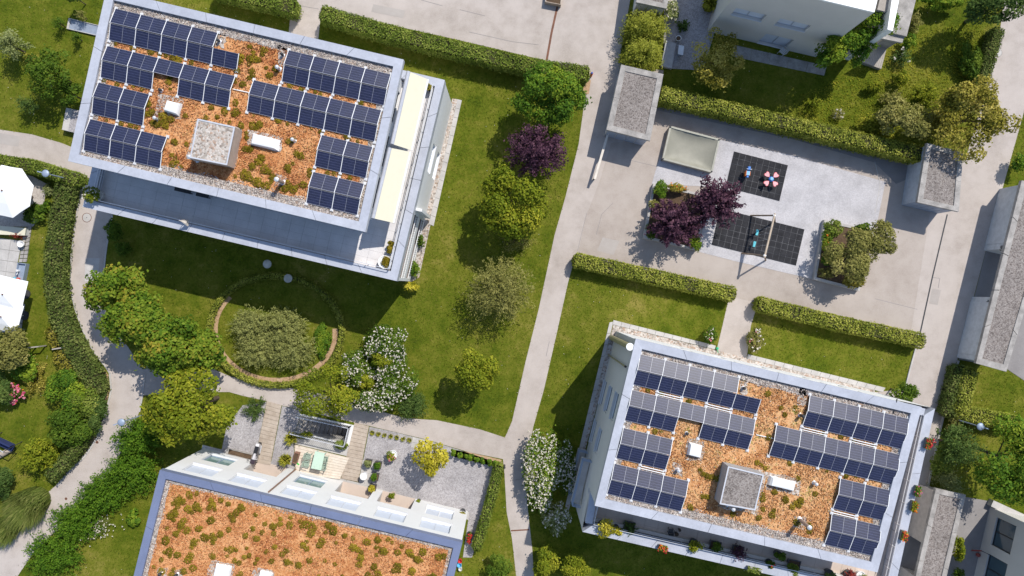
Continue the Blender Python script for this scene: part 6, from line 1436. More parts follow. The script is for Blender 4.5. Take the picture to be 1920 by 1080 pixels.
def disc_lamp(label, px):
    t = W(px[0], px[1], 0.55); b = Vector((t.x, t.y, 0)); root = mobj('garden_lamp', label, 'lamp', b)
    mb = MB(); mb.tube(b, b + Vector((0, 0, 0.5)), 0.05, 0.05, 8); mb.build('post', ALU, root)
    mb = MB(); mb.lathe(t, [(0.30, -0.04), (0.33, 0.0), (0.30, 0.03), (0, 0.06)], 20); mb.build('lamp_shade', plain('stone_pale', (0.50, 0.48, 0.43), 0.8, var=0.2), root, smooth=True)
disc_lamp('pale round garden lamp disc on the shaded lawn, upper of two', (501, 495)); disc_lamp('pale round garden lamp disc at the top rim of the oval bed', (540, 522))
def bollard(label, px):
    b = W(px[0], px[1]); root = mobj('bollard_light', label, 'bollard', b); mb = MB(); mb.tube(b, b + Vector((0, 0, 0.7)), 0.07, 0.07, 10); mb.build('post', DARKM, root); mb = MB(); mb.lathe(b + Vector((0, 0, 0.7)), [(0.09, 0), (0.09, 0.08), (0.04, 0.13), (0, 0.13)], 10); mb.build('cap', DARKM, root)
bollard('black bollard at the path corner by the gravel garden', (946, 872)); bollard('black bollard by the dark bush at the plank walk', (488, 756))
# manholes ----------------------------------------------------------------------------------------
def manhole(label, px, r, rim=RUST, fill=CONCRETE, z=0.018):
    b = W(*px); root = mobj('manhole_cover', label, 'manhole', (b.x, b.y, z)); mb = MB(); b.z = z
    mb.lathe(b, [(r, -0.02), (r, 0.006), (r * 0.9, 0.006), (r * 0.9, -0.001)], 28); mb.build('rim', rim, root); mb = MB(); mb.lathe(b, [(r * 0.89, -0.02), (r * 0.89, 0.003)], 28); mb.build('lid', fill, root)
    mb = MB(); mb.lathe(b, [(0.03, 0.0), (0.03, 0.008)], 8); mb.build('lift_hole', DARKM, root)
manhole('round manhole cover with a rusty rim on the curved lane', (163, 408), 0.36); manhole('round manhole cover on the right road near the top', (1871, 99), 0.32, CONC_ROOF)
manhole('small rusty drain cover on the lower lane, upper one', (182, 829), 0.10, RUST, RUST); manhole('small rusty drain cover on the lower lane, lower one', (124, 935), 0.10, RUST, RUST)
# parasols -------------------------------------------------------------------------------------------
def parasol(label, px, r, n, z=2.5, rot=0.0, drop=0.45, mat=None, name='parasol', vents=False):
    t = W(px[0], px[1], z); b = Vector((t.x, t.y, 0)); root = mobj(name, label, 'parasol', b); mat = mat or plain('parasol_white', (0.80, 0.80, 0.79), 0.8, var=0.02)
    mb = MB(); vs = [(t.x, t.y, z)]; fs = []
    for ring, (f, dz) in enumerate(((0.5, 0.42), (1.0, 1.0))):
        for i in range(n * 2):
            a = rot + math.pi * i / n; k = 1.0 if i % 2 == 0 else math.cos(math.pi / n) * (0.985); vs.append((t.x + r * f * k * math.cos(a), t.y + r * f * k * math.sin(a), z - drop * dz))
    m = n * 2
    for i in range(m): j = (i + 1) % m; fs += [(0, 1 + i, 1 + j), (1 + i, 1 + m + i, 1 + m + j, 1 + j)]
    mb.add(vs, fs); mb.build('canopy', mat, root)
    mb = MB(); mb.tube(b, (b.x, b.y, z + 0.05), 0.03, 0.03, 8); mb.build('pole', ALU, root)
    mb = MB(); mb.lathe((b.x, b.y, z), [(0.05, 0), (0.05, 0.07), (0, 0.1)], 8); mb.build('finial', RUST, root)
    for i in range(n):
        a = rot + 2 * math.pi * i / n; mb = MB(); mb.bar((t.x, t.y, z - 0.05), (t.x + r * 0.98 * math.cos(a), t.y + r * 0.98 * math.sin(a), z - drop - 0.03), 0.02); mb.build('rib', ALU, root)
    mb = MB(); mb.lathe(b, [(0.35, 0), (0.35, 0.07), (0.06, 0.12)], 14); mb.build('base', DARKM, root); return root
parasol('big octagonal white parasol at the left edge', (4, 357), 1.98, 8, 2.6, math.radians(12), 0.5)
parasol('square white parasol at the left edge, upper of two', (5, 552), 1.78, 4, 2.4, math.radians(32), 0.5); parasol('square white parasol at the left edge, lower of two', (2, 594), 1.52, 4, 2.4, math.radians(30), 0.5)
def folded_parasol():
    b = W(352, 420, 5.58); root = mobj('folded_parasol', 'folded beige parasol leaning over the roof terrace railing', 'parasol', b); top = W(334, 413, 7.2); mat = plain('parasol_beige', (0.58, 0.52, 0.46), 0.85)
    c0 = W(352, 418, 6.5); c1 = W(336, 413, 7.1)
    for k in range(6):
        a = 2 * math.pi * k / 6; e = Vector((0, math.cos(a), math.sin(a))) * 0.2; mb = MB(); mb.add([c1, c0 + e, c0 + Vector((0, math.cos(a + 0.9), math.sin(a + 0.9))) * 0.24, c0 + Vector((0, math.cos(a + 0.5), math.sin(a + 0.5))) * 0.05], [(0, 1, 2), (0, 2, 3), (0, 3, 1), (1, 3, 2)]); mb.build('canopy_fold', mat, root)
    mb = MB(); mb.tube(b, c1, 0.025, 0.025, 6); mb.build('pole', ALU, root)
folded_parasol()
# left terrace things ------------------------------------------------------------------------------------
mb = MB(); mb.prism(WW([(-30, 421), (48, 428), (46, 441), (-30, 438)], 0.5), 0, 0.5); o = thing('garden_ledge', 'pale cream ledge above the left terrace', 'ledge', W(48, 441)); mb.build('side_wall', PLASTER, o); m2 = MB(); m2.prism(WW([(-30, 420.5), (48.5, 427.5), (46.5, 441.5), (-30, 438.5)], 0.55), 0.5, 0.55); m2.build('top', CREAM, o)
def bowl(label, px, r, mat, z=0.0, h=0.35, fill=None, name='bowl_planter'):
    b = W(px[0], px[1], z); root = mobj(name, label, 'planter', b); mb = MB(); mb.lathe(b, [(r * 0.6, 0), (r, h), (r * 0.9, h), (r * 0.55, h * 0.45), (0, h * 0.4)], 20); mb.build('bowl', mat, root, smooth=True)
    if fill: mb = MB(); mb.lathe(b, [(r * 0.86, h * 0.5), (r * 0.88, h * 0.86), (0, h * 0.88)], 16); mb.build('soil', fill, root)
    return root
bowl('round white bowl on the cobbled edge of the left terrace', (44, 458), 0.26, PLASTER, 0.05)
bowl('round stone pot beside the big octagonal parasol', (60, 370), 0.22, CONC_ROOF, 0.0, 0.4, SOIL)
def trough():
    q = WW([(33, 493), (48, 495), (41, 531), (27, 530)], 0.4); root = mobj('water_trough', 'grey metal trough with a watering can at the left terrace', 'trough', (q[0].x, q[0].y, 0)); cen = sum(q, Vector()) / 4
    for i in range(4): a, b = q[i].copy(), q[(i + 1) % 4].copy(); a.z = b.z = 0.2; mb = MB(); mb.bar(a, b, 0.04, 0.4); mb.build('side_wall', STEEL_BL, root)
    mb = MB(); mb.prism([p.lerp(cen, 0.05) for p in q], 0, 0.22); mb.build('bottom', STEEL_BL, root)
trough()
def can(label, px, col, z=0.25):
    b = W(px[0], px[1], z); root = mobj('watering_can', label, 'watering can', b); m_ = plain('can_' + label.split()[0], col, 0.4); mb = MB(); mb.lathe(b, [(0.10, 0), (0.10, 0.2), (0.06, 0.24), (0, 0.24)], 12); mb.build('body', m_, root); mb = MB(); mb.tube(b + Vector((0, -0.08, 0.05)), b + Vector((0.02, -0.3, 0.25)), 0.02, 0.035, 6); mb.build('spout', m_, root); mb = MB(); mb.bar(b + Vector((0, 0.1, 0.05)), b + Vector((0, 0.02, 0.3)), 0.02); mb.build('handle', m_, root)
can('white watering can in the grey trough', (35, 508), (0.7, 0.7, 0.7)); can('blue bucket-like can at the end of the grey trough', (30, 522), (0.10, 0.42, 0.55)); can('red small can next to the blue one at the trough', (36, 523), (0.6, 0.1, 0.06))
def chair(label, px, yaw, mat, z=0.0, s=1.0, name='garden_chair', group=None):
    b = W(px[0], px[1], z); root = mobj(name, label, 'chair', b, group); c, n = math.cos(yaw), math.sin(yaw); F = Vector((c, n, 0)); R = Vector((-n, c, 0)); U = Vector((0, 0, 1))
    for k in range(4): mb = MB(); mb.box(b + F * ((-0.165 + 0.11 * k) * s) + U * 0.43 * s, F * 0.047 * s, R * 0.23 * s, U * 0.012); mb.build('seat_slat', mat, root)
    for k in range(3): mb = MB(); mb.box(b - F * ((0.24 + 0.03 * k) * s) + U * (0.55 + 0.13 * k) * s, F * 0.012, R * 0.23 * s, U * 0.05 * s); mb.build('back_slat', mat, root)
    for i in (-1, 1):
        for j in (-1, 1): p = b + F * (0.19 * i * s) + R * (0.22 * j * s); mb = MB(); mb.bar(p, p + U * (0.42 if i > 0 else 0.88) * s - (F * 0.09 * s if i < 0 else Vector()), 0.03); mb.build('leg', mat, root)
    for j in (-1, 1): p = b + R * (0.25 * j * s) + U * 0.62 * s; mb = MB(); mb.bar(p - F * 0.24 * s, p + F * 0.2 * s, 0.045, 0.025); mb.build('armrest', mat, root)
    return root
chair('sage green lounge chair below the square parasols', (38, 615), math.radians(215), plain('chair_sage', (0.42, 0.47, 0.38), 0.6), 0.0, 1.35)
chair('wooden chair beside the shaded house wall', (1464, 99), math.radians(140), plain('chair_pale', (0.60, 0.60, 0.60), 0.6), 0.03)
def post_pair(label, a, b, z, mat=WOOD_GREY):
    a = W(a[0], a[1], z); b = W(b[0], b[1], z); root = mobj('wooden_rail', label, 'rail', (a.x, a.y, 0)); mb = MB(); mb.bar(a, b, 0.09, 0.07); mb.build('rail', mat, root)
    for p in (a, b): mb = MB(); mb.bar((p.x, p.y, 0), (p.x, p.y, z), 0.08); mb.build('post', mat, root)
post_pair('short wooden rail on the left lawn beside the grey-green tree', (53, 652), (71, 650), 0.9); post_pair('short wooden rail between the two yellow hedge pieces', (98, 655), (128, 650), 0.9)
def seat_swing():
    b = W(18, 830); root = mobj('garden_swing', 'navy blue garden swing seat at the left edge', 'garden swing', b); navy = plain('navy_cloth', (0.02, 0.03, 0.10), 0.8); e = Vector((0.9, -0.42, 0)); n = Vector((0.42, 0.9, 0))
    mb = MB(); mb.box(b + Vector((0, 0, 0.5)), e * 0.75, n * 0.26, Vector((0, 0, 0.06))); mb.build('seat', navy, root); mb = MB(); mb.box(b + n * 0.28 + Vector((0, 0, 0.8)), e * 0.75, n * 0.06, Vector((0, 0, 0.28))); mb.build('backrest', navy, root)
    for s in (-1, 1):
        for t in (-1, 1): mb = MB(); mb.bar(b + e * 0.85 * s + n * 0.5 * t, b + e * 0.8 * s + n * 0.05 * t + Vector((0, 0, 1.6)), 0.04); mb.build('leg', DARKM, root)
    mb = MB(); mb.bar(b + e * 0.82 + Vector((0, 0, 1.6)), b - e * 0.82 + Vector((0, 0, 1.6)), 0.05); mb.build('top_bar', ALU, root)
seat_swing()
mb = MB(); a = W(-8, 858, 0.2); b = W(22, 842, 0.2); mb.tube(a, b, 0.22, 0.20, 12); o = mb.build('log', WOOD, origin=Vector((a.x, a.y, 0))); tag(o, 'brown log lying in front of the navy swing seat', 'log')
# deck furniture -------------------------------------------------------------------------------------------------
def table(label, quad, h, mat, z=0.0, name='garden_table', legm=None):
    q = WW(quad, z + h); root = mobj(name, label, 'table', (q[0].x, q[0].y, z)); cen = sum(q, Vector()) / 4; mb = MB(); mb.prism(q, z + h - 0.04, z + h, True); mb.build('tabletop', mat, root)
    for p in q: r = p.lerp(cen, 0.16); mb = MB(); mb.bar((r.x, r.y, z), (r.x, r.y, z + h - 0.04), 0.05); mb.build('leg', legm or mat, root)
    return root
MINT = plain('mint_green', (0.50, 0.64, 0.52), 0.5, var=0.03); MINTD = plain('mint_dark', (0.30, 0.38, 0.31), 0.6)
table('pale mint green garden table on the wooden deck', [(591, 846), (609, 850), (602, 882), (583, 878)], 0.74, MINT, 0.12)
chair('left upper mint chair at the mint green table', (581, 853), math.radians(-13), MINTD, 0.12, 0.9); chair('left lower mint chair at the mint green table', (578, 867), math.radians(-13), MINTD, 0.12, 0.9)
chair('right upper mint chair at the mint green table', (612, 858), math.radians(167), MINTD, 0.12, 0.9); chair('right lower mint chair at the mint green table', (609, 872), math.radians(167), MINTD, 0.12, 0.9)
def sidetable():
    b = W(685, 889); root = mobj('side_table', 'small round white side table beside the plank walk', 'table', b); mb = MB(); mb.lathe(b, [(0.26, 0.66), (0.27, 0.69), (0, 0.695)], 24); mb.build('tabletop', WHITE, root); mb = MB(); mb.tube(b, b + Vector((0, 0, 0.66)), 0.03, 0.03, 8); mb.build('leg', ALU, root); mb = MB(); mb.lathe(b, [(0.18, 0.04), (0.18, 0.06), (0.03, 0.08)], 16); mb.build('base', ALU, root)
sidetable()
def pot(label, px, side, h, pal, z=0.0, square=True, rp=None, kind='broad', potm=None, leaf=0.10, n=260, ph=0.5, flower=None, cat='potted plant', rot=0.2, ry=1.0):
    b = W(px[0], px[1], z); root = mobj('potted_plant', label, cat, b); e = Vector((math.cos(rot), -math.sin(rot), 0)); f = Vector((math.sin(rot), math.cos(rot), 0)) * ry; s = side; potm = potm or plain('pot_dark', (0.07, 0.07, 0.075), 0.5)
    if square:
        P = lambda k: [b + e * s * k + f * s * k, b - e * s * k + f * s * k, b - e * s * k - f * s * k, b + e * s * k - f * s * k]
        mb = MB(); lo = [(p.x, p.y, z) for p in P(0.8)]; hi = [(p.x, p.y, z + ph) for p in P(1.0)]; mb.add(lo + hi, [(i, (i + 1) % 4, 4 + (i + 1) % 4, 4 + i) for i in range(4)]); I = P(0.88)
        for i in range(4): mb.prism([P(1)[i], P(1)[(i + 1) % 4], I[(i + 1) % 4], I[i]], z + ph - 0.05, z + ph)
        mb.build('pot', potm, root); mb = MB(); mb.prism(I, z + ph - 0.10, z + ph - 0.04); mb.build('soil', SOIL, root)
    else:
        mb = MB(); mb.lathe(b, [(s * 0.75, 0), (s, ph), (s * 0.88, ph), (s * 0.85, ph - 0.06), (0, ph - 0.06)], 18); mb.build('pot', potm, root, smooth=False)
    r = rp or s * 1.15
    if kind == 'broad': V, Q, t, tg = crown_broad(r, r * ry, ph * 0.8, h, n, leaf, 6, 0.5)
    elif kind == 'plume': V, Q, t, tg = crown_plume(r, r * ry, ph * 0.8, h, n, leaf, 40, 0.4)
    else: V, Q, t, tg = crown_grass(r, r * ry, h, n, 0.04)
    fo = link_mesh('foliage', np_mesh('foliage', V, Q, LM(pal), t), root)
    for pl, cnt, sz, qq in (flower or []): flowers(blossom_pts(V, cnt, qq), sz, pl, 'blossoms', root)
    mb = MB(); mb.tube((0, 0, ph * 0.7), (0, 0, h * 0.8), 0.02, 0.012, 5); link_mesh('stem', mb.mesh('stem', BARK), root)
    return root
pot('lavender in a dark square pot, upper left of the four square pots', (693, 865), 0.26, 0.85, 'silver', n=300); pot('green ball in a dark square pot, upper right of the four square pots', (711, 869), 0.27, 0.9, 'thuja', n=300)
pot('green ball in a dark square pot, third of the four square pots', (706, 891), 0.27, 0.9, 'thuja', n=300); pot('yellow-green plant in a dark square pot, lowest of the four square pots', (701, 912), 0.27, 0.85, 'lemon', n=260)
pot('yellow and pink flowers in a round white pot on the gravel', (738, 850), 0.36, 0.9, 'yellow', square=False, potm=WHITE, flower=[('pink', 12, 0.12, 0.2)], n=320, leaf=0.12)
pot('small round bush in front of the middle porch of the white house', (738, 925), 0.22, 0.9, 'yellow', n=240, potm=TERRACE_BR, square=False, ph=0.3); pot('small round bush at the wall right of the middle porch', (786, 938), 0.18, 0.8, 'yellow', n=200, square=False, ph=0.3)
pot('brownish potted shrub at the right corner of the white house', (868, 957), 0.24, 0.9, 'gold', n=260, square=False, ph=0.35)
pot('red flowering trough at the right wall of the white house', (881, 1004), 0.18, 0.6, 'mid', square=True, ry=2.2, flower=[('red', 40, 0.10, 0.2)], n=220, ph=0.3, cat='planter')
def toy_pile():
    b = W(863, 1056); root = mobj('folded_laundry_stack', 'red and blue garden things at the right wall of the white house', 'garden things', b)
    for k, (c_, dx, dy, s) in enumerate([((0.65, 0.05, 0.05), 0, 0.25, 0.16), ((0.15, 0.5, 0.75), -0.05, -0.05, 0.18), ((0.75, 0.75, 0.75), 0.02, -0.35, 0.14)]):
        mb = MB(); mb.lathe(b + Vector((dx, dy, 0)), [(s * 0.8, 0), (s, 0.3), (s * 0.9, 0.3), (s * 0.7, 0.05), (0, 0.05)], 12); mb.build('bucket', plain('bucket%d' % k, c_, 0.4), root)
toy_pile()
# planters with rusty rims beside the deck
def planter_box(label, quad, h, mat, name='planter_box'):
    P = WW(quad, h); root = mobj(name, label, 'planter', (P[0].x, P[0].y, 0)); cen = sum(P, Vector()) / 4; I = [p.lerp(cen, 0.14) for p in P]
    for i in range(4): mb = MB(); mb.prism([P[i], P[(i + 1) % 4], I[(i + 1) % 4], I[i]], 0, h); mb.build('side_wall', mat, root)
    mb = MB(); mb.prism(I, 0, h - 0.08); mb.build('soil', SOIL, root)
planter_box('rusty brown planter box at the left rim of the deck', [(552, 848), (561, 850), (555, 870), (548, 868)], 0.5, plain('corten', (0.25, 0.13, 0.09), 0.7)); planter_box('low stone planter strip under the window of the white house', [(426, 841), (476, 853), (474, 864), (423, 851)], 0.25, CONC_ROOF)
b_ = W(556, 874); o = thing('green_shovel', 'bright green garden shovel leaning at the deck corner', 'shovel', b_); gm = plain('shovel_green', (0.05, 0.50, 0.08), 0.4); mb = MB(); mb.tube(b_, b_ + Vector((-0.25, -0.5, 0.9)), 0.018, 0.018, 6); mb.build('shaft', BARK, o); mb = MB(); mb.box(b_ + Vector((0.08, 0.12, 0.10)), Vector((0.10, 0.12, 0.03)), Vector((-0.08, 0.07, 0)), Vector((0, 0, 0.015))); mb.build('blade', gm, o)
# motorcycle -----------------------------------------------------------------------------------------------------------
def motorcycle():
    f = W(492, 824); r = W(481, 868); f = f.lerp(r, 0.1); r = r.lerp(f, 0.06); root = mobj('motorcycle', 'black and white motorcycle parked on the plank walk', 'motorcycle', ((f.x + r.x) / 2, (f.y + r.y) / 2, 0.07)); d = (r - f).normalized(); s = Vector((-d.y, d.x, 0)); U = Vector((0, 0, 1)); base = Vector((0, 0, 0.07))
    L = (r - f).length; blk = plain('bike_black', (0.02, 0.02, 0.025), 0.35); gr = plain('bike_grey', (0.16, 0.16, 0.18), 0.35)
    for t in (0.17, 0.83):
        c = f.lerp(r, t) + base + U * 0.31; mb = MB(); mb.tube(c - s * 0.07, c + s * 0.07, 0.31, 0.31, 20); w = mb.build('wheel', DARKM, root); mb = MB(); mb.tube(c - s * 0.075, c + s * 0.075, 0.19, 0.19, 14); mb.build('rim', ALU, w, origin=parent_world(w))
    mb = MB(); mb.box(f.lerp(r, 0.45) + base + U * 0.5, d * L * 0.24, s * 0.13, U * 0.18); mb.build('engine', gr, root)
    mb = MB(); c = f.lerp(r, 0.62) + base; mb.add([c + d * -0.3 + s * -0.12 + U * 0.72, c + d * 0.3 + s * -0.16 + U * 0.80, c + d * 0.3 + s * 0.16 + U * 0.80, c + d * -0.3 + s * 0.12 + U * 0.72, c + d * -0.26 + s * -0.07 + U * 0.92, c + d * 0.24 + s * -0.1 + U * 1.0, c + d * 0.24 + s * 0.1 + U * 1.0, c + d * -0.26 + s * 0.07 + U * 0.92], [(0, 1, 5, 4), (1, 2, 6, 5), (2, 3, 7, 6), (3, 0, 4, 7), (4, 5, 6, 7)]); mb.build('tank', plain('bike_white', (0.55, 0.53, 0.55), 0.3), root)
    mb = MB(); c = f.lerp(r, 0.33) + base; mb.box(c + U * 0.78, d * 0.36, s * 0.14, U * 0.06); mb.build('seat', blk, root)
    mb = MB(); c = f.lerp(r, 0.08) + base; mb.box(c + U * 0.72, d * 0.16, s * 0.12, U * 0.09); mb.build('tail_box', plain('tail_white', (0.72, 0.70, 0.72), 0.4), root)
    mb = MB(); c = f.lerp(r, 0.84) + base; mb.box(c + U * 0.85, d * 0.14, s * 0.17, U * 0.16); mb.build('fairing', plain('bike_purple', (0.05, 0.035, 0.05), 0.3), root)
    mb = MB(); c = f.lerp(r, 0.76) + base + U * 1.02; mb.tube(c - s * 0.36 + d * -0.06, c + s * 0.36 + d * -0.06, 0.022, 0.022, 6); mb.build('handlebar', blk, root)
    for sg in (-1, 1): mb = MB(); mb.box(c + s * 0.33 * sg + d * 0.03 + U * 0.08, d * 0.02, s * 0.06, U * 0.04); mb.build('mirror', blk, root)
    mb = MB(); c = f.lerp(r, 0.3) + base; mb.tube(c + s * 0.17 + U * 0.35 - d * 0.3, c + s * 0.17 + U * 0.3 + d * 0.3, 0.06, 0.04, 8); mb.build('exhaust', ALU, root)
motorcycle()
# roof terrace of the upper left house ---------------------------------------------------------------------------------
TZ = 5.58
pot('leafy white-flowered bush in a round pot, upper left terrace corner', (189, 368), 0.42, 1.5, 'yellow', z=TZ, square=False, rp=0.62, potm=PLASTER_B, n=700, leaf=0.13, flower=[('white', 30, 0.13, 0.3)], ph=0.5)
pot('clipped ball in a pot on the sunny terrace corner, upper one', (736, 457), 0.17, 0.75, 'tuft', z=TZ, square=False, n=260, rp=0.22, ph=0.3); pot('clipped ball in a pot on the sunny terrace corner, lower one', (732, 469), 0.18, 0.85, 'tuft', z=TZ, square=False, n=300, rp=0.27, ph=0.3)
pot('big round white planter with brown grass on the sunny terrace corner', (724, 492), 0.46, 0.62, 'tuft', z=TZ, square=False, n=420, potm=WHITE, ph=0.5, rp=0.42, leaf=0.12)
pot('brown tangled plant behind the cream awning', (807, 168), 0.20, 0.8, 'gold', z=TZ, n=200, square=False, ph=0.3)
def bench(label, a, b, z, mat=DARKM):
    a = W(a[0], a[1], z); b = W(b[0], b[1], z); root = mobj('bench', label, 'bench', a); d = (b - a).normalized(); s = Vector((-d.y, d.x, 0)); c = (a + b) / 2; L = (b - a).length
    mb = MB(); mb.box(c + Vector((0, 0, 0.42)), d * L / 2, s * 0.25, Vector((0, 0, 0.03))); mb.build('seat', mat, root); mb = MB(); mb.box(c + s * 0.27 + Vector((0, 0, 0.65)), d * L / 2, s * 0.03, Vector((0, 0, 0.2))); mb.build('backrest', mat, root)
    for t in (0.08, 0.92):
        for k in (-1, 1): p = a.lerp(b, t) + s * 0.2 * k; mb = MB(); mb.bar(p, p + Vector((0, 0, 0.4)), 0.05); mb.build('leg', mat, root)
bench('dark lounge bench half under the roof edge on the upper left terrace', (334, 352), (364, 359), TZ); bench('dark low bench next to the first one on the upper left terrace', (374, 362), (397, 367), TZ)
# planted balcony of the lower right house -------------------------------------------------------------------------------
BZ = 5.03
bp = [('yellow-green shrub in the balcony corner', (1128, 980), 0.3, 1.3, 'lemon', 0.62, 'broad', None), ('smaller yellow-green shrub next to the balcony corner', (1153, 985), 0.2, 0.9, 'lemon', 0.34, 'broad', None),
      ('dark green grass in a long box on the balcony', (1178, 985), 0.35, 0.9, 'conifer', 0.5, 'plume', None), ('pale yellow-green shrub in a round pot in the middle of the balcony', (1298, 1015), 0.3, 1.0, 'yellow', 0.45, 'broad', None),
      ('green herbs in a dark box on the balcony', (1338, 1022), 0.36, 0.75, 'mid', 0.36, 'broad', None), ('reddish maple in a dark box on the balcony', (1380, 1030), 0.34, 1.3, 'purple', 0.5, 'plume', None),
      ('dark bush with red flowers on the balcony ledge', (1437, 1050), 0.22, 0.8, 'mid', 0.26, 'broad', [('red', 8, 0.1, 0.3)]), ('round green bush on the balcony near the roof edge', (1455, 1036), 0.24, 0.8, 'mid', 0.32, 'broad', None),
      ('green plant in a dark box on the lower right balcony', (1484, 1058), 0.40, 0.8, 'hedge', 0.42, 'broad', None), ('glossy green plant on the balcony near the red maple', (1550, 1072), 0.3, 0.9, 'conifer', 0.4, 'broad', None),
      ('red maple on the balcony at the bottom edge', (1588, 1074), 0.32, 1.2, 'redleaf', 0.42, 'plume', None), ('plant in a white oval pot on the balcony at the bottom edge', (1609, 1076), 0.3, 0.6, 'olive', 0.26, 'broad', None)]
for lab, px, s_, h_, pal_, rp_, kd, fl in bp:
    pot(lab + ', lower right house', px, s_ * 1.1, h_ * 1.2, pal_, z=BZ, square='box' in lab, rp=rp_ * 1.25, kind=kd, n=int(420 * rp_ / 0.4), leaf=0.12, flower=fl, ph=0.38, potm=WHITE if 'white' in lab else None)
bowl('dark empty round pot on the lower right balcony', (1267, 999), 0.14, DARKM, BZ, 0.3, SOIL)
bowl('small dark pot beside the empty one on the lower right balcony', (1273, 992), 0.10, DARKM, BZ, 0.25, SOIL)
chair('dark wicker chair on the lower right balcony', (1256, 993), math.radians(80), DARKM, BZ, 0.7)
def flowerbox(label, px, L, pal, fl, horizontal=False, z=5.82):
    b = W(px[0], px[1], z); root = mobj('flower_box', label, 'flower box', b); ax = (qbl.ev if not horizontal else qbl.eu); ax = Vector((ax.x, ax.y, 0)).normalized(); sd = Vector((-ax.y, ax.x, 0))
    mb = MB(); mb.box(b + Vector((0, 0, 0.11)), ax * L / 2, sd * 0.13, Vector((0, 0, 0.11))); mb.build('box', plain('box_slate', (0.14, 0.15, 0.17), 0.6), root)
    n = 200; C = np.array(ax)[None] * RNG.uniform(-L / 2, L / 2, n)[:, None] + np.array(sd)[None] * RNG.uniform(-0.16, 0.2, n)[:, None]; C[:, 2] += RNG.uniform(0.2, 0.42, n); N = unit(RNG.normal(size=(n, 3)) * 0.6 + np.array([0, 0, 1.0]))
    V, Q = leaves(C, N, 0.11, 0.08); link_mesh('foliage', np_mesh('foliage', V, Q, LM(pal), RNG.uniform(0, 1, n)), root)
    for p_, c_ in fl: flowers(blossom_pts(V, c_, 0.3), 0.10, p_, 'blossoms', root)
flowerbox('box of bright red geraniums at the top of the right balcony wall', (1736, 830), 0.75, 'hedge', [('red', 34), ('pink', 8)]); flowerbox('flower box with magenta flowers on the right balcony wall', (1716, 919), 0.7, 'fresh', [('pink', 14)])
flowerbox('flower box with orange flowers on the right balcony wall', (1709, 947), 0.7, 'yellow', [('orange', 16)]); flowerbox('flower box with red and orange flowers low on the right balcony wall', (1690, 1002), 0.65, 'hedge', [('red', 20), ('orange', 20)])
flowerbox('flower box with red and orange flowers on the front balcony wall', (1241, 1025), 0.6, 'hedge', [('red', 24), ('orange', 16)], True); flowerbox('green flower box near the end of the front balcony wall', (1411, 1066), 0.9, 'hedge', [('white', 6)], True)
def lounge_table():
    q = WW([(1273, 84), (1283, 86), (1281, 103), (1271, 101)], 0.75); root = mobj('garden_table', 'pale table on the grey seating platform', 'table', (q[3].x, q[3].y, 0.30)); cen = sum(q, Vector()) / 4; mb = MB(); mb.prism(q, 0.68, 0.73, True); mb.build('tabletop', plain('pale_blue', (0.62, 0.65, 0.70), 0.5), root); mb = MB(); mb.prism([p.lerp(cen, 0.1) for p in q], 0.30, 0.68); mb.build('base', STEEL_BL, root)
lounge_table(); bowl('white bowl planter at the top of the grey seating platform', (1270, 75), 0.22, WHITE, 0.0, 0.4, SOIL)
def planter_top():
    P = WW([(1024, -14), (1054, -8), (1052, 9), (1022, 3)], 0.5); root = mobj('planter_box', 'wooden planter at the top edge above the rusty channel', 'planter', (P[3].x, P[3].y, 0)); cen = sum(P, Vector()) / 4; I = [p.lerp(cen, 0.12) for p in P]
    for i in range(4): mb = MB(); mb.prism([P[i], P[(i + 1) % 4], I[(i + 1) % 4], I[i]], 0, 0.5); mb.build('side_wall', WOOD, root)
    mb = MB(); mb.prism(I, 0, 0.42); mb.build('soil', SOIL, root)
planter_top()
def hydrant():
    b = W(1108, 142); root = mobj('hydrant', 'small orange hydrant post with a blue cap at the hedge end', 'hydrant', b); mb = MB(); mb.lathe(b, [(0.10, 0), (0.10, 0.5), (0.12, 0.5), (0.12, 0.56), (0.08, 0.62)], 10); mb.build('post', plain('hydrant_orange', (0.75, 0.16, 0.03), 0.45), root); mb = MB(); mb.lathe(b, [(0.09, 0.62), (0.08, 0.72), (0, 0.76)], 10); mb.build('cap', plain('hydrant_blue', (0.08, 0.14, 0.40), 0.45), root)
    mb = MB(); mb.tube(b + Vector((0, 0, 0.4)), b + Vector((-0.05, -0.2, 0.38)), 0.05, 0.05, 8); mb.build('outlet', plain('hydrant_orange', (0.75, 0.16, 0.03), 0.45), root)
hydrant()
can('green watering can at the door path bush', (1344, 653), (0.05, 0.45, 0.22), 0.0)
def pump():
    b = W(1822, 1032); root = mobj('hand_pump', 'rusty red tool leaning at the corner house', 'garden tool', b); m_ = plain('pump_red', (0.30, 0.06, 0.05), 0.6); mb = MB(); mb.bar(b, b + Vector((0.05, 0.35, 1.0)), 0.09); mb.build('shaft', m_, root); mb = MB(); mb.bar(b + Vector((0.05, 0.35, 1.0)), b + Vector((0.8, 0.0, 1.0)), 0.04); mb.build('arm', DARKM, root); mb = MB(); mb.lathe(b + Vector((0.4, -0.3, 0)), [(0.12, 0), (0.15, 0.2), (0.05, 0.3), (0, 0.3)], 10); mb.build('foot', m_, root)
pump()
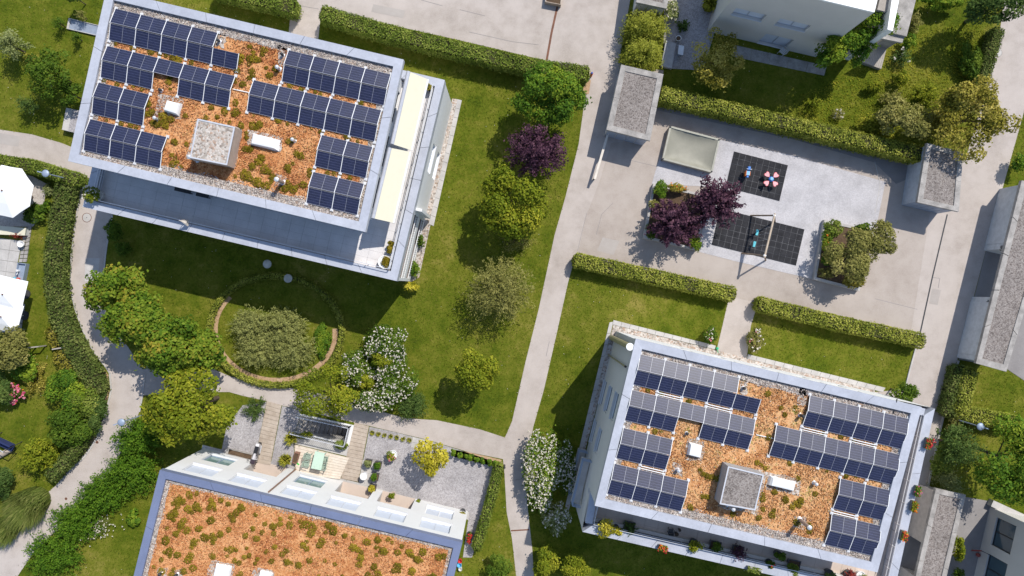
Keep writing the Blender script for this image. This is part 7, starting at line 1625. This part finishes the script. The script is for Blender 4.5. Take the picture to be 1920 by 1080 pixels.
# ================================================================== GRASS
def grass():
    xr = 41.5; yr = 24.0; n = 330000
    P = np.stack([RNG.uniform(-xr, xr, n), RNG.uniform(-yr, yr, n)], 1); bad = np.zeros(n, bool)
    PJ = P + RNG.normal(size=P.shape) * 0.05
    for poly in NOGRASS: bad |= inpoly(PJ, poly)
    P = P[~bad]
    mead = [(p.x, p.y) for p in WW([(1500, 180), (1560, 150), (1640, 110), (1710, 60), (1830, 40), (1850, 60), (1840, 160), (1740, 280), (1620, 262), (1500, 225)])]
    im = inpoly(P, mead)
    def blades(P, h, w, pal, name, label, seedsc):
        n = len(P); a = RNG.uniform(0, 6.283, n); ln = h * RNG.uniform(0.6, 1.6, n); s = np.stack([-np.sin(a), np.cos(a), np.zeros(n)], 1) * (w * RNG.uniform(0.6, 1.4, n) / 2)[:, None]
        B = np.stack([P[:, 0], P[:, 1], np.full(n, 0.0)], 1); Tp = B + np.stack([np.cos(a), np.sin(a), np.zeros(n)], 1) * (ln * RNG.uniform(0.4, 1.0, n))[:, None]; Tp[:, 2] = ln * 0.55
        V = np.stack([B - s, B + s, Tp], 1).reshape(-1, 3); Q = np.arange(n * 3).reshape(n, 3)
        f = lambda k, ph: np.sin(P[:, 0] * k + 1.7 * np.sin(P[:, 1] * k * 0.8 + ph) + ph) * np.sin(P[:, 1] * k * 1.1 + 1.3 * np.sin(P[:, 0] * k * 0.7 + ph * 2))
        t = 0.42 + 0.17 * RNG.normal(size=n) + 0.17 * f(0.45, 0.3) + 0.13 * f(1.7, 1.9) + 0.10 * f(4.1, 4.0)
        o = link_mesh(name, np_mesh(name, V, Q, LM(pal), t, k=3)); tag(o, label, 'grass', kind='stuff')
    blades(P[~im], 0.07, 0.055, 'lawnblade', 'lawn_grass', 'short mown green lawn grass between the houses', 1)
    D = P[~im][RNG.integers(0, int((~im).sum()), 700)]; f = np.sin(D[:, 0] * 0.5 + 1) * np.sin(D[:, 1] * 0.6); D = D[f > -0.1]
    C = np.stack([D[:, 0], D[:, 1], np.full(len(D), 0.075)], 1); N = np.tile(np.array([0, 0, 1.0]), (len(C), 1)) + RNG.normal(size=(len(C), 3)) * 0.2
    V, Q = leaves(C, unit(N), 0.06, 0.055); tag(link_mesh('lawn_daisies', np_mesh('lawn_daisies', V, Q, LM('white'), RNG.uniform(0, 0.6, len(C)))), 'tiny pale daisies and dry leaves scattered over the lawns', 'daisies', kind='stuff')
    blades(P[im], 0.14, 0.09, 'meadow', 'meadow_grass', 'taller yellowish grass in the upper right garden', 2)
grass()
